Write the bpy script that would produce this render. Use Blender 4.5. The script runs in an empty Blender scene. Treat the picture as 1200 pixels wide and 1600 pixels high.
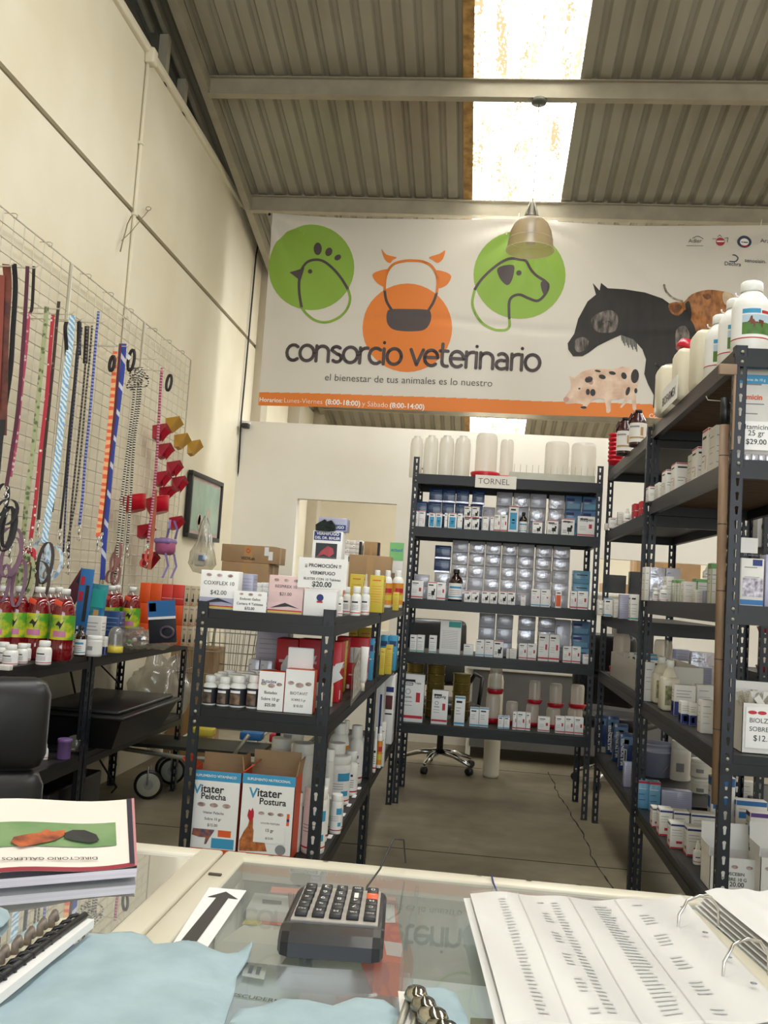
import bpy, bmesh, math, random
from mathutils import Vector, Matrix
random.seed(7)
PI = math.pi
S = bpy.context.scene
COL = S.collection
# ---------------------------------------------------------------- camera
FPX = 1485.0
YAW, PITCH, ROLL = -0.10349, 0.07777, 0.06574
CAM = Vector((0, 0, 1.35))
_f = Vector((math.sin(YAW)*math.cos(PITCH), math.cos(YAW)*math.cos(PITCH), math.sin(PITCH)))
_r0 = Vector((math.cos(YAW), -math.sin(YAW), 0))
_u0 = _r0.cross(_f)
_r = math.cos(ROLL)*_r0 + math.sin(ROLL)*_u0
_u = -math.sin(ROLL)*_r0 + math.cos(ROLL)*_u0
cd = bpy.data.cameras.new('camera'); cam = bpy.data.objects.new('camera', cd); COL.objects.link(cam)
cam.matrix_world = Matrix(((_r.x, _u.x, -_f.x, CAM.x), (_r.y, _u.y, -_f.y, CAM.y), (_r.z, _u.z, -_f.z, CAM.z), (0, 0, 0, 1)))
cd.sensor_fit = 'VERTICAL'; cd.sensor_height = 36; cd.lens = FPX*36/1600; cd.clip_start = .02; cd.clip_end = 200
S.camera = cam
def ray(px, py): return (px-600)/FPX*_r - (py-800)/FPX*_u + _f
def atY(px, py, Y): d = ray(px, py); return CAM + d*(Y/d.y)
def atX(px, py, X): d = ray(px, py); return CAM + d*(X/d.x)
def atZ(px, py, Z): d = ray(px, py); return CAM + d*((Z-CAM.z)/d.z)
# ---------------------------------------------------------------- view, world, lights
S.view_settings.view_transform = 'Standard'; S.view_settings.look = 'None'
S.view_settings.exposure = 0.15; S.view_settings.gamma = 1.0; S.view_settings.use_curve_mapping = False
W = bpy.data.worlds.new('world'); S.world = W; W.use_nodes = True
wn = W.node_tree.nodes; wb = wn['Background']
sky = wn.new('ShaderNodeTexSky'); sky.sky_type = 'NISHITA'; sky.sun_disc = False; sky.sun_elevation = 1.0
W.node_tree.links.new(sky.outputs[0], wb.inputs[0]); wb.inputs[1].default_value = .25
def area(name, loc, rot, sx, sy, power, col):
    l = bpy.data.lights.new(name, 'AREA'); l.shape = 'RECTANGLE'; l.size = sx; l.size_y = sy; l.energy = power; l.color = col
    o = bpy.data.objects.new(name, l); COL.objects.link(o); o.location = loc; o.rotation_euler = rot; return o
DOOR_POWER, SKY_POWER, PANEL = 185, 42, 5.0
area('daylight_entrance', (1.2, -3.9, 2.2), (PI/2, 0, 0), 5.0, 3.6, DOOR_POWER, (.955, .985, 1))
for y in (2.1, 4.7, 8.15, 10.6, 13.0):
    for xs in (.13, 3.83):
        area('daylight_skylight', (xs, y, 6.344-.2187*y-.2), (-.215, 0, 0), .7, (.8 if 8 < y < 9 else 2.2), SKY_POWER*(1.3 if 8 < y < 9 else 1), (.965, .985, .98))
# ---------------------------------------------------------------- materials
MATS = {}
def lin(c):
    if isinstance(c, str):
        c = tuple(int(c[i:i+2], 16)/255 for i in (0, 2, 4))
        return tuple((x/12.92 if x <= .04045 else ((x+.055)/1.055)**2.4) for x in c)
    return c
def mat(name, col, rough=.6, metal=0, noise=.06, scale=8, coat=0, emit=0, bump=0, spec=.5, col2=None, stretch=None, thr=None):
    if name in MATS: return MATS[name]
    m = bpy.data.materials.new(name); m.use_nodes = True; nt = m.node_tree; b = nt.nodes['Principled BSDF']
    c = lin(col); c2 = lin(col2) if col2 else tuple(max(0, x*(1-noise*2)) for x in c)
    tc = nt.nodes.new('ShaderNodeTexCoord'); mp = nt.nodes.new('ShaderNodeMapping')
    nt.links.new(tc.outputs['Object'], mp.inputs[0])
    if stretch: mp.inputs['Scale'].default_value = stretch
    n = nt.nodes.new('ShaderNodeTexNoise'); n.inputs['Scale'].default_value = scale; n.inputs['Detail'].default_value = 5
    nt.links.new(mp.outputs[0], n.inputs['Vector'])
    r = nt.nodes.new('ShaderNodeValToRGB'); r.color_ramp.elements[0].position = thr[0] if thr else .35; r.color_ramp.elements[1].position = thr[1] if thr else .65
    r.color_ramp.elements[0].color = (*c2, 1); r.color_ramp.elements[1].color = (*c, 1)
    nt.links.new(n.outputs[0], r.inputs[0]); nt.links.new(r.outputs[0], b.inputs['Base Color'])
    b.inputs['Roughness'].default_value = rough; b.inputs['Metallic'].default_value = metal
    b.inputs['Coat Weight'].default_value = coat; b.inputs['Specular IOR Level'].default_value = spec
    if emit: nt.links.new(r.outputs[0], b.inputs['Emission Color']); b.inputs['Emission Strength'].default_value = emit
    if bump:
        bp = nt.nodes.new('ShaderNodeBump'); bp.inputs['Strength'].default_value = bump; bp.inputs['Distance'].default_value = .01
        nt.links.new(n.outputs[0], bp.inputs['Height']); nt.links.new(bp.outputs[0], b.inputs['Normal'])
    MATS[name] = m; return m
def clear(name, col, alpha=.35, rough=.2, transl=.4, bump=0, gloss=.12):
    """thin translucent plastic or glass sheet: transparent + translucent + diffuse + gloss"""
    if name in MATS: return MATS[name]
    m = bpy.data.materials.new(name); m.use_nodes = True; nt = m.node_tree; N = nt.nodes; N.clear()
    o = N.new('ShaderNodeOutputMaterial'); c = (*lin(col), 1)
    t = N.new('ShaderNodeBsdfTransparent'); t.inputs[0].default_value = tuple(1-(1-x)*.5 for x in c[:3])+(1,)
    d = N.new('ShaderNodeBsdfDiffuse'); d.inputs[0].default_value = c
    tr = N.new('ShaderNodeBsdfTranslucent'); tr.inputs[0].default_value = c
    g = N.new('ShaderNodeBsdfGlossy'); g.inputs['Roughness'].default_value = rough
    a = N.new('ShaderNodeMixShader'); a.inputs[0].default_value = transl; nt.links.new(d.outputs[0], a.inputs[1]); nt.links.new(tr.outputs[0], a.inputs[2])
    b = N.new('ShaderNodeMixShader'); b.inputs[0].default_value = alpha; nt.links.new(t.outputs[0], b.inputs[1]); nt.links.new(a.outputs[0], b.inputs[2])
    lw = N.new('ShaderNodeLayerWeight'); lw.inputs[0].default_value = .5
    pw_ = N.new('ShaderNodeMath'); pw_.operation = 'POWER'; pw_.inputs[1].default_value = 4; nt.links.new(lw.outputs['Facing'], pw_.inputs[0])
    ma = N.new('ShaderNodeMath'); ma.operation = 'MULTIPLY_ADD'; ma.inputs[1].default_value = .5; ma.inputs[2].default_value = gloss; nt.links.new(pw_.outputs[0], ma.inputs[0])
    e = N.new('ShaderNodeMixShader'); nt.links.new(ma.outputs[0], e.inputs[0]); nt.links.new(b.outputs[0], e.inputs[1]); nt.links.new(g.outputs[0], e.inputs[2])
    if bump:
        n = N.new('ShaderNodeTexNoise'); n.inputs['Scale'].default_value = 18; bp = N.new('ShaderNodeBump'); bp.inputs['Strength'].default_value = bump
        nt.links.new(n.outputs[0], bp.inputs['Height']); nt.links.new(bp.outputs[0], g.inputs['Normal']); nt.links.new(bp.outputs[0], d.inputs['Normal'])
    nt.links.new(e.outputs[0], o.inputs[0]); MATS[name] = m; return m
# ---------------------------------------------------------------- mesh builder
class MB:
    def __init__(s): s.v = []; s.f = []; s.m = []; s.sm = []; s.mats = []
    def mi(s, m):
        if m not in s.mats: s.mats.append(m)
        return s.mats.index(m)
    def add(s, vs, fs, m, smooth=False):
        o = len(s.v); s.v += [tuple(v) for v in vs]; k = s.mi(m)
        for f in fs: s.f.append([i+o for i in f]); s.m.append(k); s.sm.append(smooth)
        return s
    def box(s, x0, x1, y0, y1, z0, z1, m):
        return s.add([(x0,y0,z0),(x1,y0,z0),(x1,y1,z0),(x0,y1,z0),(x0,y0,z1),(x1,y0,z1),(x1,y1,z1),(x0,y1,z1)],
            [(0,3,2,1),(4,5,6,7),(0,1,5,4),(1,2,6,5),(2,3,7,6),(3,0,4,7)], m)
    def bbox(s, x0, x1, y0, y1, z0, z1, m, b=.004):
        """box with bevelled edges"""
        bm = bmesh.new(); bmesh.ops.create_cube(bm, size=1)
        for v in bm.verts: v.co = Vector(((x0+x1)/2+v.co.x*(x1-x0), (y0+y1)/2+v.co.y*(y1-y0), (z0+z1)/2+v.co.z*(z1-z0)))
        bmesh.ops.bevel(bm, geom=bm.edges[:], offset=b, segments=2, affect='EDGES', profile=.5)
        bm.verts.index_update(); s.add([v.co[:] for v in bm.verts], [[v.index for v in f.verts] for f in bm.faces], m, True); bm.free(); return s
    def tube(s, pts, r, m, n=6, closed=False, cap=True):
        pts = [Vector(p) for p in pts]; k = len(pts); vs = []; prev = None
        rr = r if isinstance(r, (list, tuple)) else [r]*k
        for i, p in enumerate(pts):
            a = pts[(i-1) % k] if (closed or i) else p; b = pts[(i+1) % k] if (closed or i < k-1) else p
            t = (b-a).normalized() if (b-a).length > 1e-9 else Vector((0,0,1))
            if prev is None:
                q = Vector((0,0,1)) if abs(t.z) < .9 else Vector((1,0,0)); n1 = t.cross(q).normalized()
            else: n1 = (prev - t*prev.dot(t)).normalized()
            prev = n1; n2 = t.cross(n1)
            for j in range(n):
                a_ = 2*PI*j/n; vs.append(p + (n1*math.cos(a_)+n2*math.sin(a_))*rr[i])
        fs = []
        for i in range(k if closed else k-1):
            for j in range(n):
                a0 = i*n+j; a1 = i*n+(j+1) % n; b0 = ((i+1) % k)*n+j; b1 = ((i+1) % k)*n+(j+1) % n
                fs.append((a0, a1, b1, b0))
        if cap and not closed: fs += [tuple(range(n))[::-1], tuple(range((k-1)*n, k*n))]
        return s.add(vs, fs, m, n > 4)
    def lathe(s, prof, c, mats, n=20, sx=1, sy=1, capb=True, capt=True):
        """prof: list of (r, z); mats: one material or one per segment"""
        k = len(prof); vs = []
        for r, z in prof:
            for j in range(n): a = 2*PI*j/n; vs.append((c[0]+r*sx*math.cos(a), c[1]+r*sy*math.sin(a), c[2]+z))
        ml = mats if isinstance(mats, list) else [mats]*(k-1); o = len(s.v); s.v += vs
        for i in range(k-1):
            mi = s.mi(ml[i])
            for j in range(n):
                s.f.append([o+i*n+j, o+i*n+(j+1) % n, o+(i+1)*n+(j+1) % n, o+(i+1)*n+j]); s.m.append(mi); s.sm.append(True)
        if capb and prof[0][0] > 0: s.f.append([o+j for j in range(n)][::-1]); s.m.append(s.mi(ml[0])); s.sm.append(False)
        if capt and prof[-1][0] > 0: s.f.append([o+(k-1)*n+j for j in range(n)]); s.m.append(s.mi(ml[-1])); s.sm.append(False)
        return s
    def arcband(s, c, r, z0, z1, a0, a1, m, n=8, sx=1, sy=1):
        vs = []; 
        for z in (z0, z1):
            for j in range(n+1): a = a0+(a1-a0)*j/n; vs.append((c[0]+r*sx*math.cos(a), c[1]+r*sy*math.sin(a), c[2]+z))
        return s.add(vs, [(j, j+1, n+2+j, n+1+j) for j in range(n)], m, True)
    def prism(s, poly, fn, t, m):
        """poly 2D, fn(a,b,d)->3D, thickness t"""
        n = len(poly); vs = [fn(a, b, 0) for a, b in poly]+[fn(a, b, t) for a, b in poly]
        return s.add(vs, [tuple(range(n)), tuple(range(n, 2*n))[::-1]]+[(i, (i+1) % n, n+(i+1) % n, n+i) for i in range(n)], m)
    def quad(s, p, m): return s.add(p, [tuple(range(len(p)))], m)
    def xf(s, M, i0=0):
        for i in range(i0, len(s.v)): s.v[i] = tuple(M @ Vector(s.v[i]))
        return s
    def mesh(s, name):
        me = bpy.data.meshes.new(name); me.from_pydata(s.v, [], s.f); me.update()
        for m in s.mats: me.materials.append(m)
        me.polygons.foreach_set('material_index', s.m); me.polygons.foreach_set('use_smooth', s.sm)
        bm = bmesh.new(); bm.from_mesh(me); bmesh.ops.recalc_face_normals(bm, faces=bm.faces[:]); bm.to_mesh(me); bm.free()
        return me
    def build(s, name, parent=None, label=None, cat=None, group=None, kind=None, loc=None, rz=0):
        o = bpy.data.objects.new(name, s.mesh(name)); COL.objects.link(o)
        if parent: o.parent = parent
        if loc: o.location = loc
        if rz: o.rotation_euler.z = rz
        return tag(o, label, cat, group, kind)
SHORT = [(' in the front row of the ', ', front row, '), (' of the back rack', ', back rack'), ('on the second shelf of the nearest right rack', 'second shelf, near right rack'), (' of the nearest right rack', ', near right rack'), (' of the far right rack', ', far right rack'), (' from the left', ' from left'),
         ('in the big wall of silver cartons on the third shelf', 'in the silver wall'), (' along the second shelf edge', ' along second shelf'), ('silver wrapped carton', 'silver carton'), (' on the ', ' on '), (' in the ', ' in '), (' of the ', ' of '), (' the ', ' ')]
def tag(o, label=None, cat=None, group=None, kind=None):
    for a_, b_ in SHORT:
        if label and len(label.split()) > 16: label = label.replace(a_, b_)
    if label: o['label'] = label
    if cat: o['category'] = cat
    if group: o['group'] = group
    if kind: o['kind'] = kind
    return o
def thing(name, label, cat, loc=(0,0,0), rz=0, group=None):
    o = bpy.data.objects.new(name, None); COL.objects.link(o); o.location = loc; o.rotation_euler.z = rz; o.empty_display_size = .05
    return tag(o, label, cat, group)
def dup(o, loc, rz=None, label=None, group=None):
    c = o.copy(); COL.objects.link(c); c.location = loc
    if rz is not None: c.rotation_euler.z = rz
    if label: c['label'] = label
    if group: c['group'] = group
    for ch in list(o.children):
        d = ch.copy(); COL.objects.link(d); d.parent = c
        for g in list(ch.children): e = g.copy(); COL.objects.link(e); e.parent = d
    return c
# ---------------------------------------------------------------- lettering
_TC = {}
def text2d(s, bold=0.0):
    if (s, bold) in _TC: return _TC[(s, bold)]
    cu = bpy.data.curves.new('t', 'FONT'); cu.body = s; cu.size = 1; cu.offset = bold; cu.resolution_u = 3; cu.fill_mode = 'FRONT'
    o = bpy.data.objects.new('t', cu); COL.objects.link(o)
    bpy.context.view_layer.update()
    me = bpy.data.meshes.new_from_object(o.evaluated_get(bpy.context.evaluated_depsgraph_get()))
    vs = [(v.co.x, v.co.y) for v in me.vertices]; fs = [tuple(p.vertices) for p in me.polygons]
    bpy.data.objects.remove(o); bpy.data.curves.remove(cu); bpy.data.meshes.remove(me)
    xs = [v[0] for v in vs] or [0, 1]; x0, x1 = min(xs), max(xs)
    vs = [(v[0]-x0, v[1]) for v in vs]
    _TC[(s, bold)] = (vs, fs, x1-x0); return _TC[(s, bold)]
def letter(mb, s, org, u, v, width, m, bold=0.0, height=None, align='c'):
    """lays a line of text in plane (u,v); org = centre (or left) of the baseline; width in m; height = cap height"""
    vs, fs, w = text2d(s, bold); k = width/w; kv = (height/.73) if height else k
    org = Vector(org); u = Vector(u).normalized(); v = Vector(v).normalized(); off = -width/2 if align == 'c' else 0
    return mb.add([org+u*(x*k+off)+v*(y*kv) for x, y in vs], fs, m)
def ordw(i): return ('first','second','third','fourth','fifth','sixth','seventh','eighth','ninth','tenth','eleventh','twelfth','thirteenth','fourteenth','fifteenth','sixteenth','seventeenth','eighteenth','nineteenth','twentieth','twenty-first','twenty-second')[i]

M_steel = mat('dark_steel', '1f222a', .42, .2, .1, 30)
M_beam = mat('beam_steel', '17181b', .42, .2, .12, 20)
M_wood = mat('particle_board', '6a5038', .75, 0, .12, 14, stretch=(1, 9, 1), col2='453322')
M_dkboard = mat('dark_board', '2a2826', .55, 0, .12, 6)
M_wall = mat('wall_paint', 'e6dfcb', .8, 0, .03, 1.3, bump=.12, col2='dcd3bb')
M_part = mat('partition_paint', 'e8e4dc', .8, 0, .02, 1.5, col2='e2ddd3')
M_black = mat('black_plastic', '141416', .4, 0, .1, 20)
M_white = mat('white_plastic', 'eeeeea', .35, 0, .02, 10)
M_paper = mat('white_paper', 'f0efee', .55, 0, .02, 10)
M_ink = mat('black_ink', '1d1b1e', .6)
M_grey = mat('grey_print', '8f8f95', .6)
M_redp = mat('red_print', 'c01f32', .5)
M_bluep = mat('blue_print', '2a6fb0', .5)
M_cyan = mat('cyan_print', '3d9cc9', .5)
M_navy = mat('navy_print', '1b2e78', .5)
M_teal = mat('teal_print', '2ca7a0', .5)
M_orange = mat('orange_print', 'e8602a', .5)
M_green = mat('green_print', '5a9a4e', .5)
M_yellow = mat('yellow_print', 'dcc23c', .5)
M_redpl = mat('red_plastic', 'c3152b', .3, 0, .05, 10)
M_card = mat('cardboard', 'a98a66', .8, 0, .06, 8)
M_chrome = mat('chrome', 'd8d8d8', .15, 1)
M_galv = mat('galvanised', 'a9a698', .45, .5, .06, 12)
M_tape = mat('brown_tape', 'b7905c', .4)
M_milky = clear('milky_plastic', 'f6f3ec', .5, .3, .5, gloss=.06)
M_bag = clear('clear_bag', 'dcd9cc', .22, .15, .4, bump=.8, gloss=.1)
M_glass = clear('glass', 'd5e5df', .05, .02, .2, gloss=.05)
# ================================================================ SETTING
WX = -2.28; RZ = lambda y: 6.344-.2187*y
PY = 8.53
# floor
def floor_mat():
    m = mat('concrete_floor', '9d927a', .42, 0, .2, 1.2, bump=.05, col2='786d57'); nt = m.node_tree; b = nt.nodes['Principled BSDF']
    src = b.inputs['Base Color'].links[0].from_socket
    g = nt.nodes.new('ShaderNodeTexNoise'); g.inputs['Scale'].default_value = 9; g.inputs['Detail'].default_value = 8
    tc = nt.nodes['Texture Coordinate']; nt.links.new(tc.outputs['Object'], g.inputs['Vector'])
    mx = nt.nodes.new('ShaderNodeMix'); mx.data_type = 'RGBA'; mx.blend_type = 'MULTIPLY'; mx.inputs[0].default_value = .5
    nt.links.new(src, mx.inputs[6]); nt.links.new(g.outputs[0], mx.inputs[7]); nt.links.new(mx.outputs[2], b.inputs['Base Color']); return m
M_floor = floor_mat(); M_joint = mat('floor_joint', '2a2620', .9)
fl = MB(); fl.box(-6, 8, -6, 16, -.1, 0, M_floor); fl.build('floor', kind='structure')
jn = MB()
for y in (2.6, 5.05, 7.5): jn.box(-2.2, 6, y, y+.007, 0, .0012, M_joint)
random.seed(3); x, y = .62, 7.6; pts = []
while y > 2: pts.append((x, y)); y -= .09; x += random.uniform(-.012, .012)+(.62-x)*.05+.004
for a, b in zip(pts, pts[1:]): w = random.uniform(.002, .005); jn.add([(a[0]-w, a[1], .0012), (a[0]+w, a[1], .0012), (b[0]+w, b[1], .0012), (b[0]-w, b[1], .0012)], [(0, 1, 2, 3)], M_joint)
jn.build('trim_1', kind='structure')
# left wall of precast panels
lw = MB(); T = .14
def wallseg(y0, y1, z0, z1): lw.box(WX-T, WX, y0, y1, z0, z1, M_wall)
ZJ = 3.58
joints = [-6, -.9, 5.4, 11.6, 16]
for a, b in zip(joints, joints[1:]):
    wallseg(a, b, 0, ZJ-.018); wallseg(a, b, ZJ+.018, 4.6)
lw.box(WX-T, WX-.025, -6, 16, ZJ-.018, ZJ+.018, mat('joint_mortar', '9a8f79', .9))
lw.build('wall_left', kind='structure')
cp = MB(); cp.bbox(WX-.16, WX+.03, -6, 16, 4.6, 4.66, M_wall, .01); cp.build('trim_2', kind='structure')
# wall pilasters
M_pil = mat('pilaster_paint', 'bdb4a0', .7, 0, .05, 3)
for k, (y0, y1, d) in enumerate(((8.9, 9.15, .1), (10.6, 10.9, .14), (12.2, 12.5, .14))):
    MB().bbox(WX-.01, WX+d, y0, y1, 0, 4.58, M_pil, .01).build('trim_%d' % (3+k), kind='structure')
# partition with two openings (window_1: service hatch, window_2: hatch on the right)
pt = MB()
hatch = (-1.78, -.86, 1.05, 2.03)
a = atY(465, 777, PY); b = atY(620, 783, PY)
h1 = (a.x, b.x, .95, a.z-.01)
h2 = (1.05, 2.3, 1.42, 1.72)
ZT = 2.79
def pbox(x0, x1, z0, z1): pt.box(x0, x1, PY, PY+.12, z0, z1, M_part)
pbox(WX, h1[0], 0, ZT); pbox(h1[0], h1[1], 0, h1[2]); pbox(h1[0], h1[1], h1[3], ZT); pbox(h1[1], h2[0], 0, ZT)
pbox(h2[0], h2[1], 0, h2[2]); pbox(h2[0], h2[1], h2[3], ZT); pbox(h2[1], 6, 0, ZT)
pt.build('wall_back', kind='structure')
MB().box(6, 6.15, -6, 16, 0, 6, M_wall).build('wall_right', kind='structure')
MB().box(-6, 8, 15, 15.15, 0, 6, M_wall).build('wall_far', kind='structure')
# front wall behind the camera with a wide open entrance
fw = MB(); fw.box(-2.4, -1.4, -4.2, -4.05, 0, 7.4, M_wall); fw.box(3.8, 6.1, -4.2, -4.05, 0, 7.4, M_wall); fw.box(-1.4, 3.8, -4.2, -4.05, 4.1, 7.4, M_wall)
fw.build('wall_front', kind='structure')
# corrugated roof
M_roof = mat('roof_metal', 'a6a294', .5, .25, .1, 2.5, stretch=(1, .25, 1), col2='928d7d')
SKX = [(-.24, .50), (3.46, 4.2)]
def sheet(x0, x1, y0, y1, mm, off=0, pitch=.136, dep=.028):
    mb = MB(); n = max(1, round((x1-x0)/pitch)); p = (x1-x0)/n; xs = []
    for i in range(n): b = x0+i*p; xs += [(b, 0), (b+p*.55, 0), (b+p*.68, 1), (b+p*.87, 1)]
    xs.append((x1, 0)); vs = []
    for y in (y0, y1):
        for x, h in xs: vs.append((x, y, RZ(y)+h*dep+off))
    k = len(xs); mb.add(vs, [(i, i+1, k+i+1, k+i) for i in range(k-1)], mm); return mb
rf = MB()
for x0, x1 in ((-2.75, -.30), (.50, 3.46), (4.2, 6.2)):
    q = sheet(x0, x1, -6, 16, M_roof); rf.add(q.v, q.f, M_roof)
rf.build('ceiling', kind='structure')
def skymat():
    m = bpy.data.materials.new('skylight_fibreglass'); m.use_nodes = True; nt = m.node_tree; N = nt.nodes; b = N['Principled BSDF']
    tc = N.new('ShaderNodeTexCoord'); mp = N.new('ShaderNodeMapping'); mp.inputs['Scale'].default_value = (1, .45, 1)
    n = N.new('ShaderNodeTexNoise'); n.inputs['Scale'].default_value = 60; n.inputs['Detail'].default_value = 3
    n2 = N.new('ShaderNodeTexNoise'); n2.inputs['Scale'].default_value = 6; mp2 = N.new('ShaderNodeMapping'); mp2.inputs['Scale'].default_value = (1.5, .3, 1)
    nt.links.new(tc.outputs['Object'], mp.inputs[0]); nt.links.new(mp.outputs[0], n.inputs[0]); nt.links.new(tc.outputs['Object'], mp2.inputs[0]); nt.links.new(mp2.outputs[0], n2.inputs[0])
    mu = N.new('ShaderNodeMath'); mu.operation = 'MULTIPLY_ADD'; mu.inputs[1].default_value = .9; nt.links.new(n2.outputs[0], mu.inputs[0]); nt.links.new(n.outputs[0], mu.inputs[2])
    r = N.new('ShaderNodeValToRGB'); r.color_ramp.elements[0].position = .0; e = r.color_ramp.elements
    r2 = N.new('ShaderNodeMath'); r2.operation = 'MULTIPLY'; r2.inputs[1].default_value = .55; nt.links.new(mu.outputs[0], r2.inputs[0]); nt.links.new(r2.outputs[0], r.inputs[0])
    e[0].position = .525; e[0].color = (1, .97, .9, 1); e[1].position = .575; e[1].color = (.13, .10, .055, 1)
    nt.links.new(r.outputs[0], b.inputs['Emission Color']); b.inputs['Emission Strength'].default_value = PANEL; b.inputs['Base Color'].default_value = (.6, .55, .4, 1)
    return m
M_skyl = skymat()
for k, (x0, x1) in enumerate(SKX):
    q = sheet(x0, x1, -6, 16, M_skyl, .0); q.build('window_%d' % (k+1), kind='structure')
# stained strip where the skylight sheet laps
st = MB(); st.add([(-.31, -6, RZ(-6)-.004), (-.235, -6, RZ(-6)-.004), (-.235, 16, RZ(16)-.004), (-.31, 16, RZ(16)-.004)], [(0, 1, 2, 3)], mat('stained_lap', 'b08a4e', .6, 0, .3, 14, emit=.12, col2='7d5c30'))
st.build('trim_6', kind='structure')
# purlins
M_purlin = mat('purlin_paint', 'a7a08e', .5, .1, .08, 6)
ip = 7
for y in (3.7, 5.06, 6.43, 7.8, 9.2, 10.6, 12.0, 13.2):
    z = RZ(y)-.012; p = MB()
    h, w, t = .13, .07, .006
    p.box(-2.14, 6, y-w/2, y+w/2, z-t, z, M_purlin); p.box(-2.14, 6, y-t/2, y+t/2, z-h, z, M_purlin); p.box(-2.14, 6, y-w/2, y+w/2, z-h-t, z-h, M_purlin)
    p.build('trim_%d' % ip, kind='structure'); ip += 1
# sloping edge rafters above the left wall
def sloped(x0, x1, d0, d1, m, y0=-6, y1=16):
    mb = MB(); vs = []
    for y in (y0, y1):
        for x in (x0, x1):
            for d in (d0, d1): vs.append((x, y, RZ(y)-d))
    mb.add(vs, [(0, 1, 3, 2), (4, 6, 7, 5), (0, 4, 5, 1), (2, 3, 7, 6), (1, 5, 7, 3), (0, 2, 6, 4)], m); return mb
sloped(-2.19, -2.13, .02, .13, M_purlin).build('trim_%d' % ip, kind='structure'); ip += 1
sloped(-2.32, -2.29, .03, .09, M_purlin).build('trim_%d' % ip, kind='structure'); ip += 1
sloped(-2.42, -2.39, .03, .07, M_purlin, -6, 5.95).build('trim_%d' % ip, kind='structure'); ip += 1
for y in (5.9, 6.3):
    MB().box(-2.33, -2.27, y, y+.06, 4.6, RZ(y)-.12, M_purlin).build('trim_%d' % ip, kind='structure'); ip += 1
# green corrugated cladding outside the gap
M_teal_sheet = mat('teal_cladding', '1d5a66', .5, .2, .2, 3, emit=.0)
cl = MB(); ys = [-6+i*.09 for i in range(245)]; vs = []
random.seed(6)
for z in (4.2, 8):
    for i, y in enumerate(ys): vs.append((-2.7+(.02 if i % 2 else 0), y, z if z < 5 else RZ(y)-.035+random.uniform(-.03, .035)))
k = len(ys); cl.add(vs, [(i, i+1, k+i+1, k+i) for i in range(k-1)], M_teal_sheet); cl.build('trim_%d' % ip, kind='structure'); ip += 1
# ================================================================ RACKS
PITCH_K = .0457
def keyhole(cx, cz, r=.0062):
    pts = []
    for k in range(9): a = -PI*.22+PI*1.44*k/8; pts.append((cx+r*math.cos(a), cz+.006+r*math.sin(a)))
    for k in range(5): a = PI+PI*k/4; pts.append((cx+r*.62*math.cos(a), cz-.012+r*.62*math.sin(a)))
    return pts
_POST = {}
def post_mesh(h):
    if h in _POST: return _POST[h]
    w, t = .038, .0022; bm = bmesh.new(); n = int(h/PITCH_K)
    outer = [(0, 0), (w, 0), (w, PITCH_K), (0, PITCH_K)]; hole = keyhole(w*.55, PITCH_K/2)
    tb = bmesh.new(); vo = [tb.verts.new((x, 0, z)) for x, z in outer]; vh = [tb.verts.new((x, 0, z)) for x, z in hole]
    eds = [tb.edges.new((l[i], l[(i+1) % len(l)])) for l in (vo, vh) for i in range(len(l))]
    bmesh.ops.triangle_fill(tb, edges=eds, use_beauty=True); tb.verts.index_update()
    V = [v.co[:] for v in tb.verts]; Fc = [[v.index for v in f.verts] for f in tb.faces]; tb.free()
    mb = MB(); nh = len(hole)
    for k in range(n):
        dz = k*PITCH_K
        for ax in (0, 1):
            for off in (0, t):
                P = [((x, off, z+dz) if ax == 0 else (off, x, z+dz)) for x, _, z in V]; mb.add(P, Fc, M_steel)
            R = [(hx, o, hz+dz) if ax == 0 else (o, hx, hz+dz) for o in (0, t) for hx, hz in hole]
            mb.add(R, [(i, (i+1) % nh, nh+(i+1) % nh, nh+i) for i in range(nh)], M_steel)
    H = n*PITCH_K
    for x0, x1, y0, y1 in ((w-t, w, 0, t), (0, t, w-t, w)):
        mb.box(x0, x1, y0, y1, 0, h, M_steel)
    mb.box(0, w, 0, t, H, h, M_steel); mb.box(0, t, 0, w, H, h, M_steel); mb.box(0, w, 0, w, 0, .003, M_steel)
    me = mb.mesh('post'); _POST[h] = me; return me
def beam_mb(x0, x1, y0, y1, z, h=.062):
    """folded step beam whose top lip is at z"""
    mb = MB(); lx = x1-x0 > y1-y0
    mb.box(x0, x1, y0, y1, z-h*.45, z, M_beam)
    if lx: mb.box(x0, x1, y0-.004 if y0 < (y0+y1)/2 else y0, y1+.004, z-h, z-h*.45, M_beam)
    else: mb.box(x0-.004, x1+.004, y0, y1, z-h, z-h*.45, M_beam)
    return mb
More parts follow.
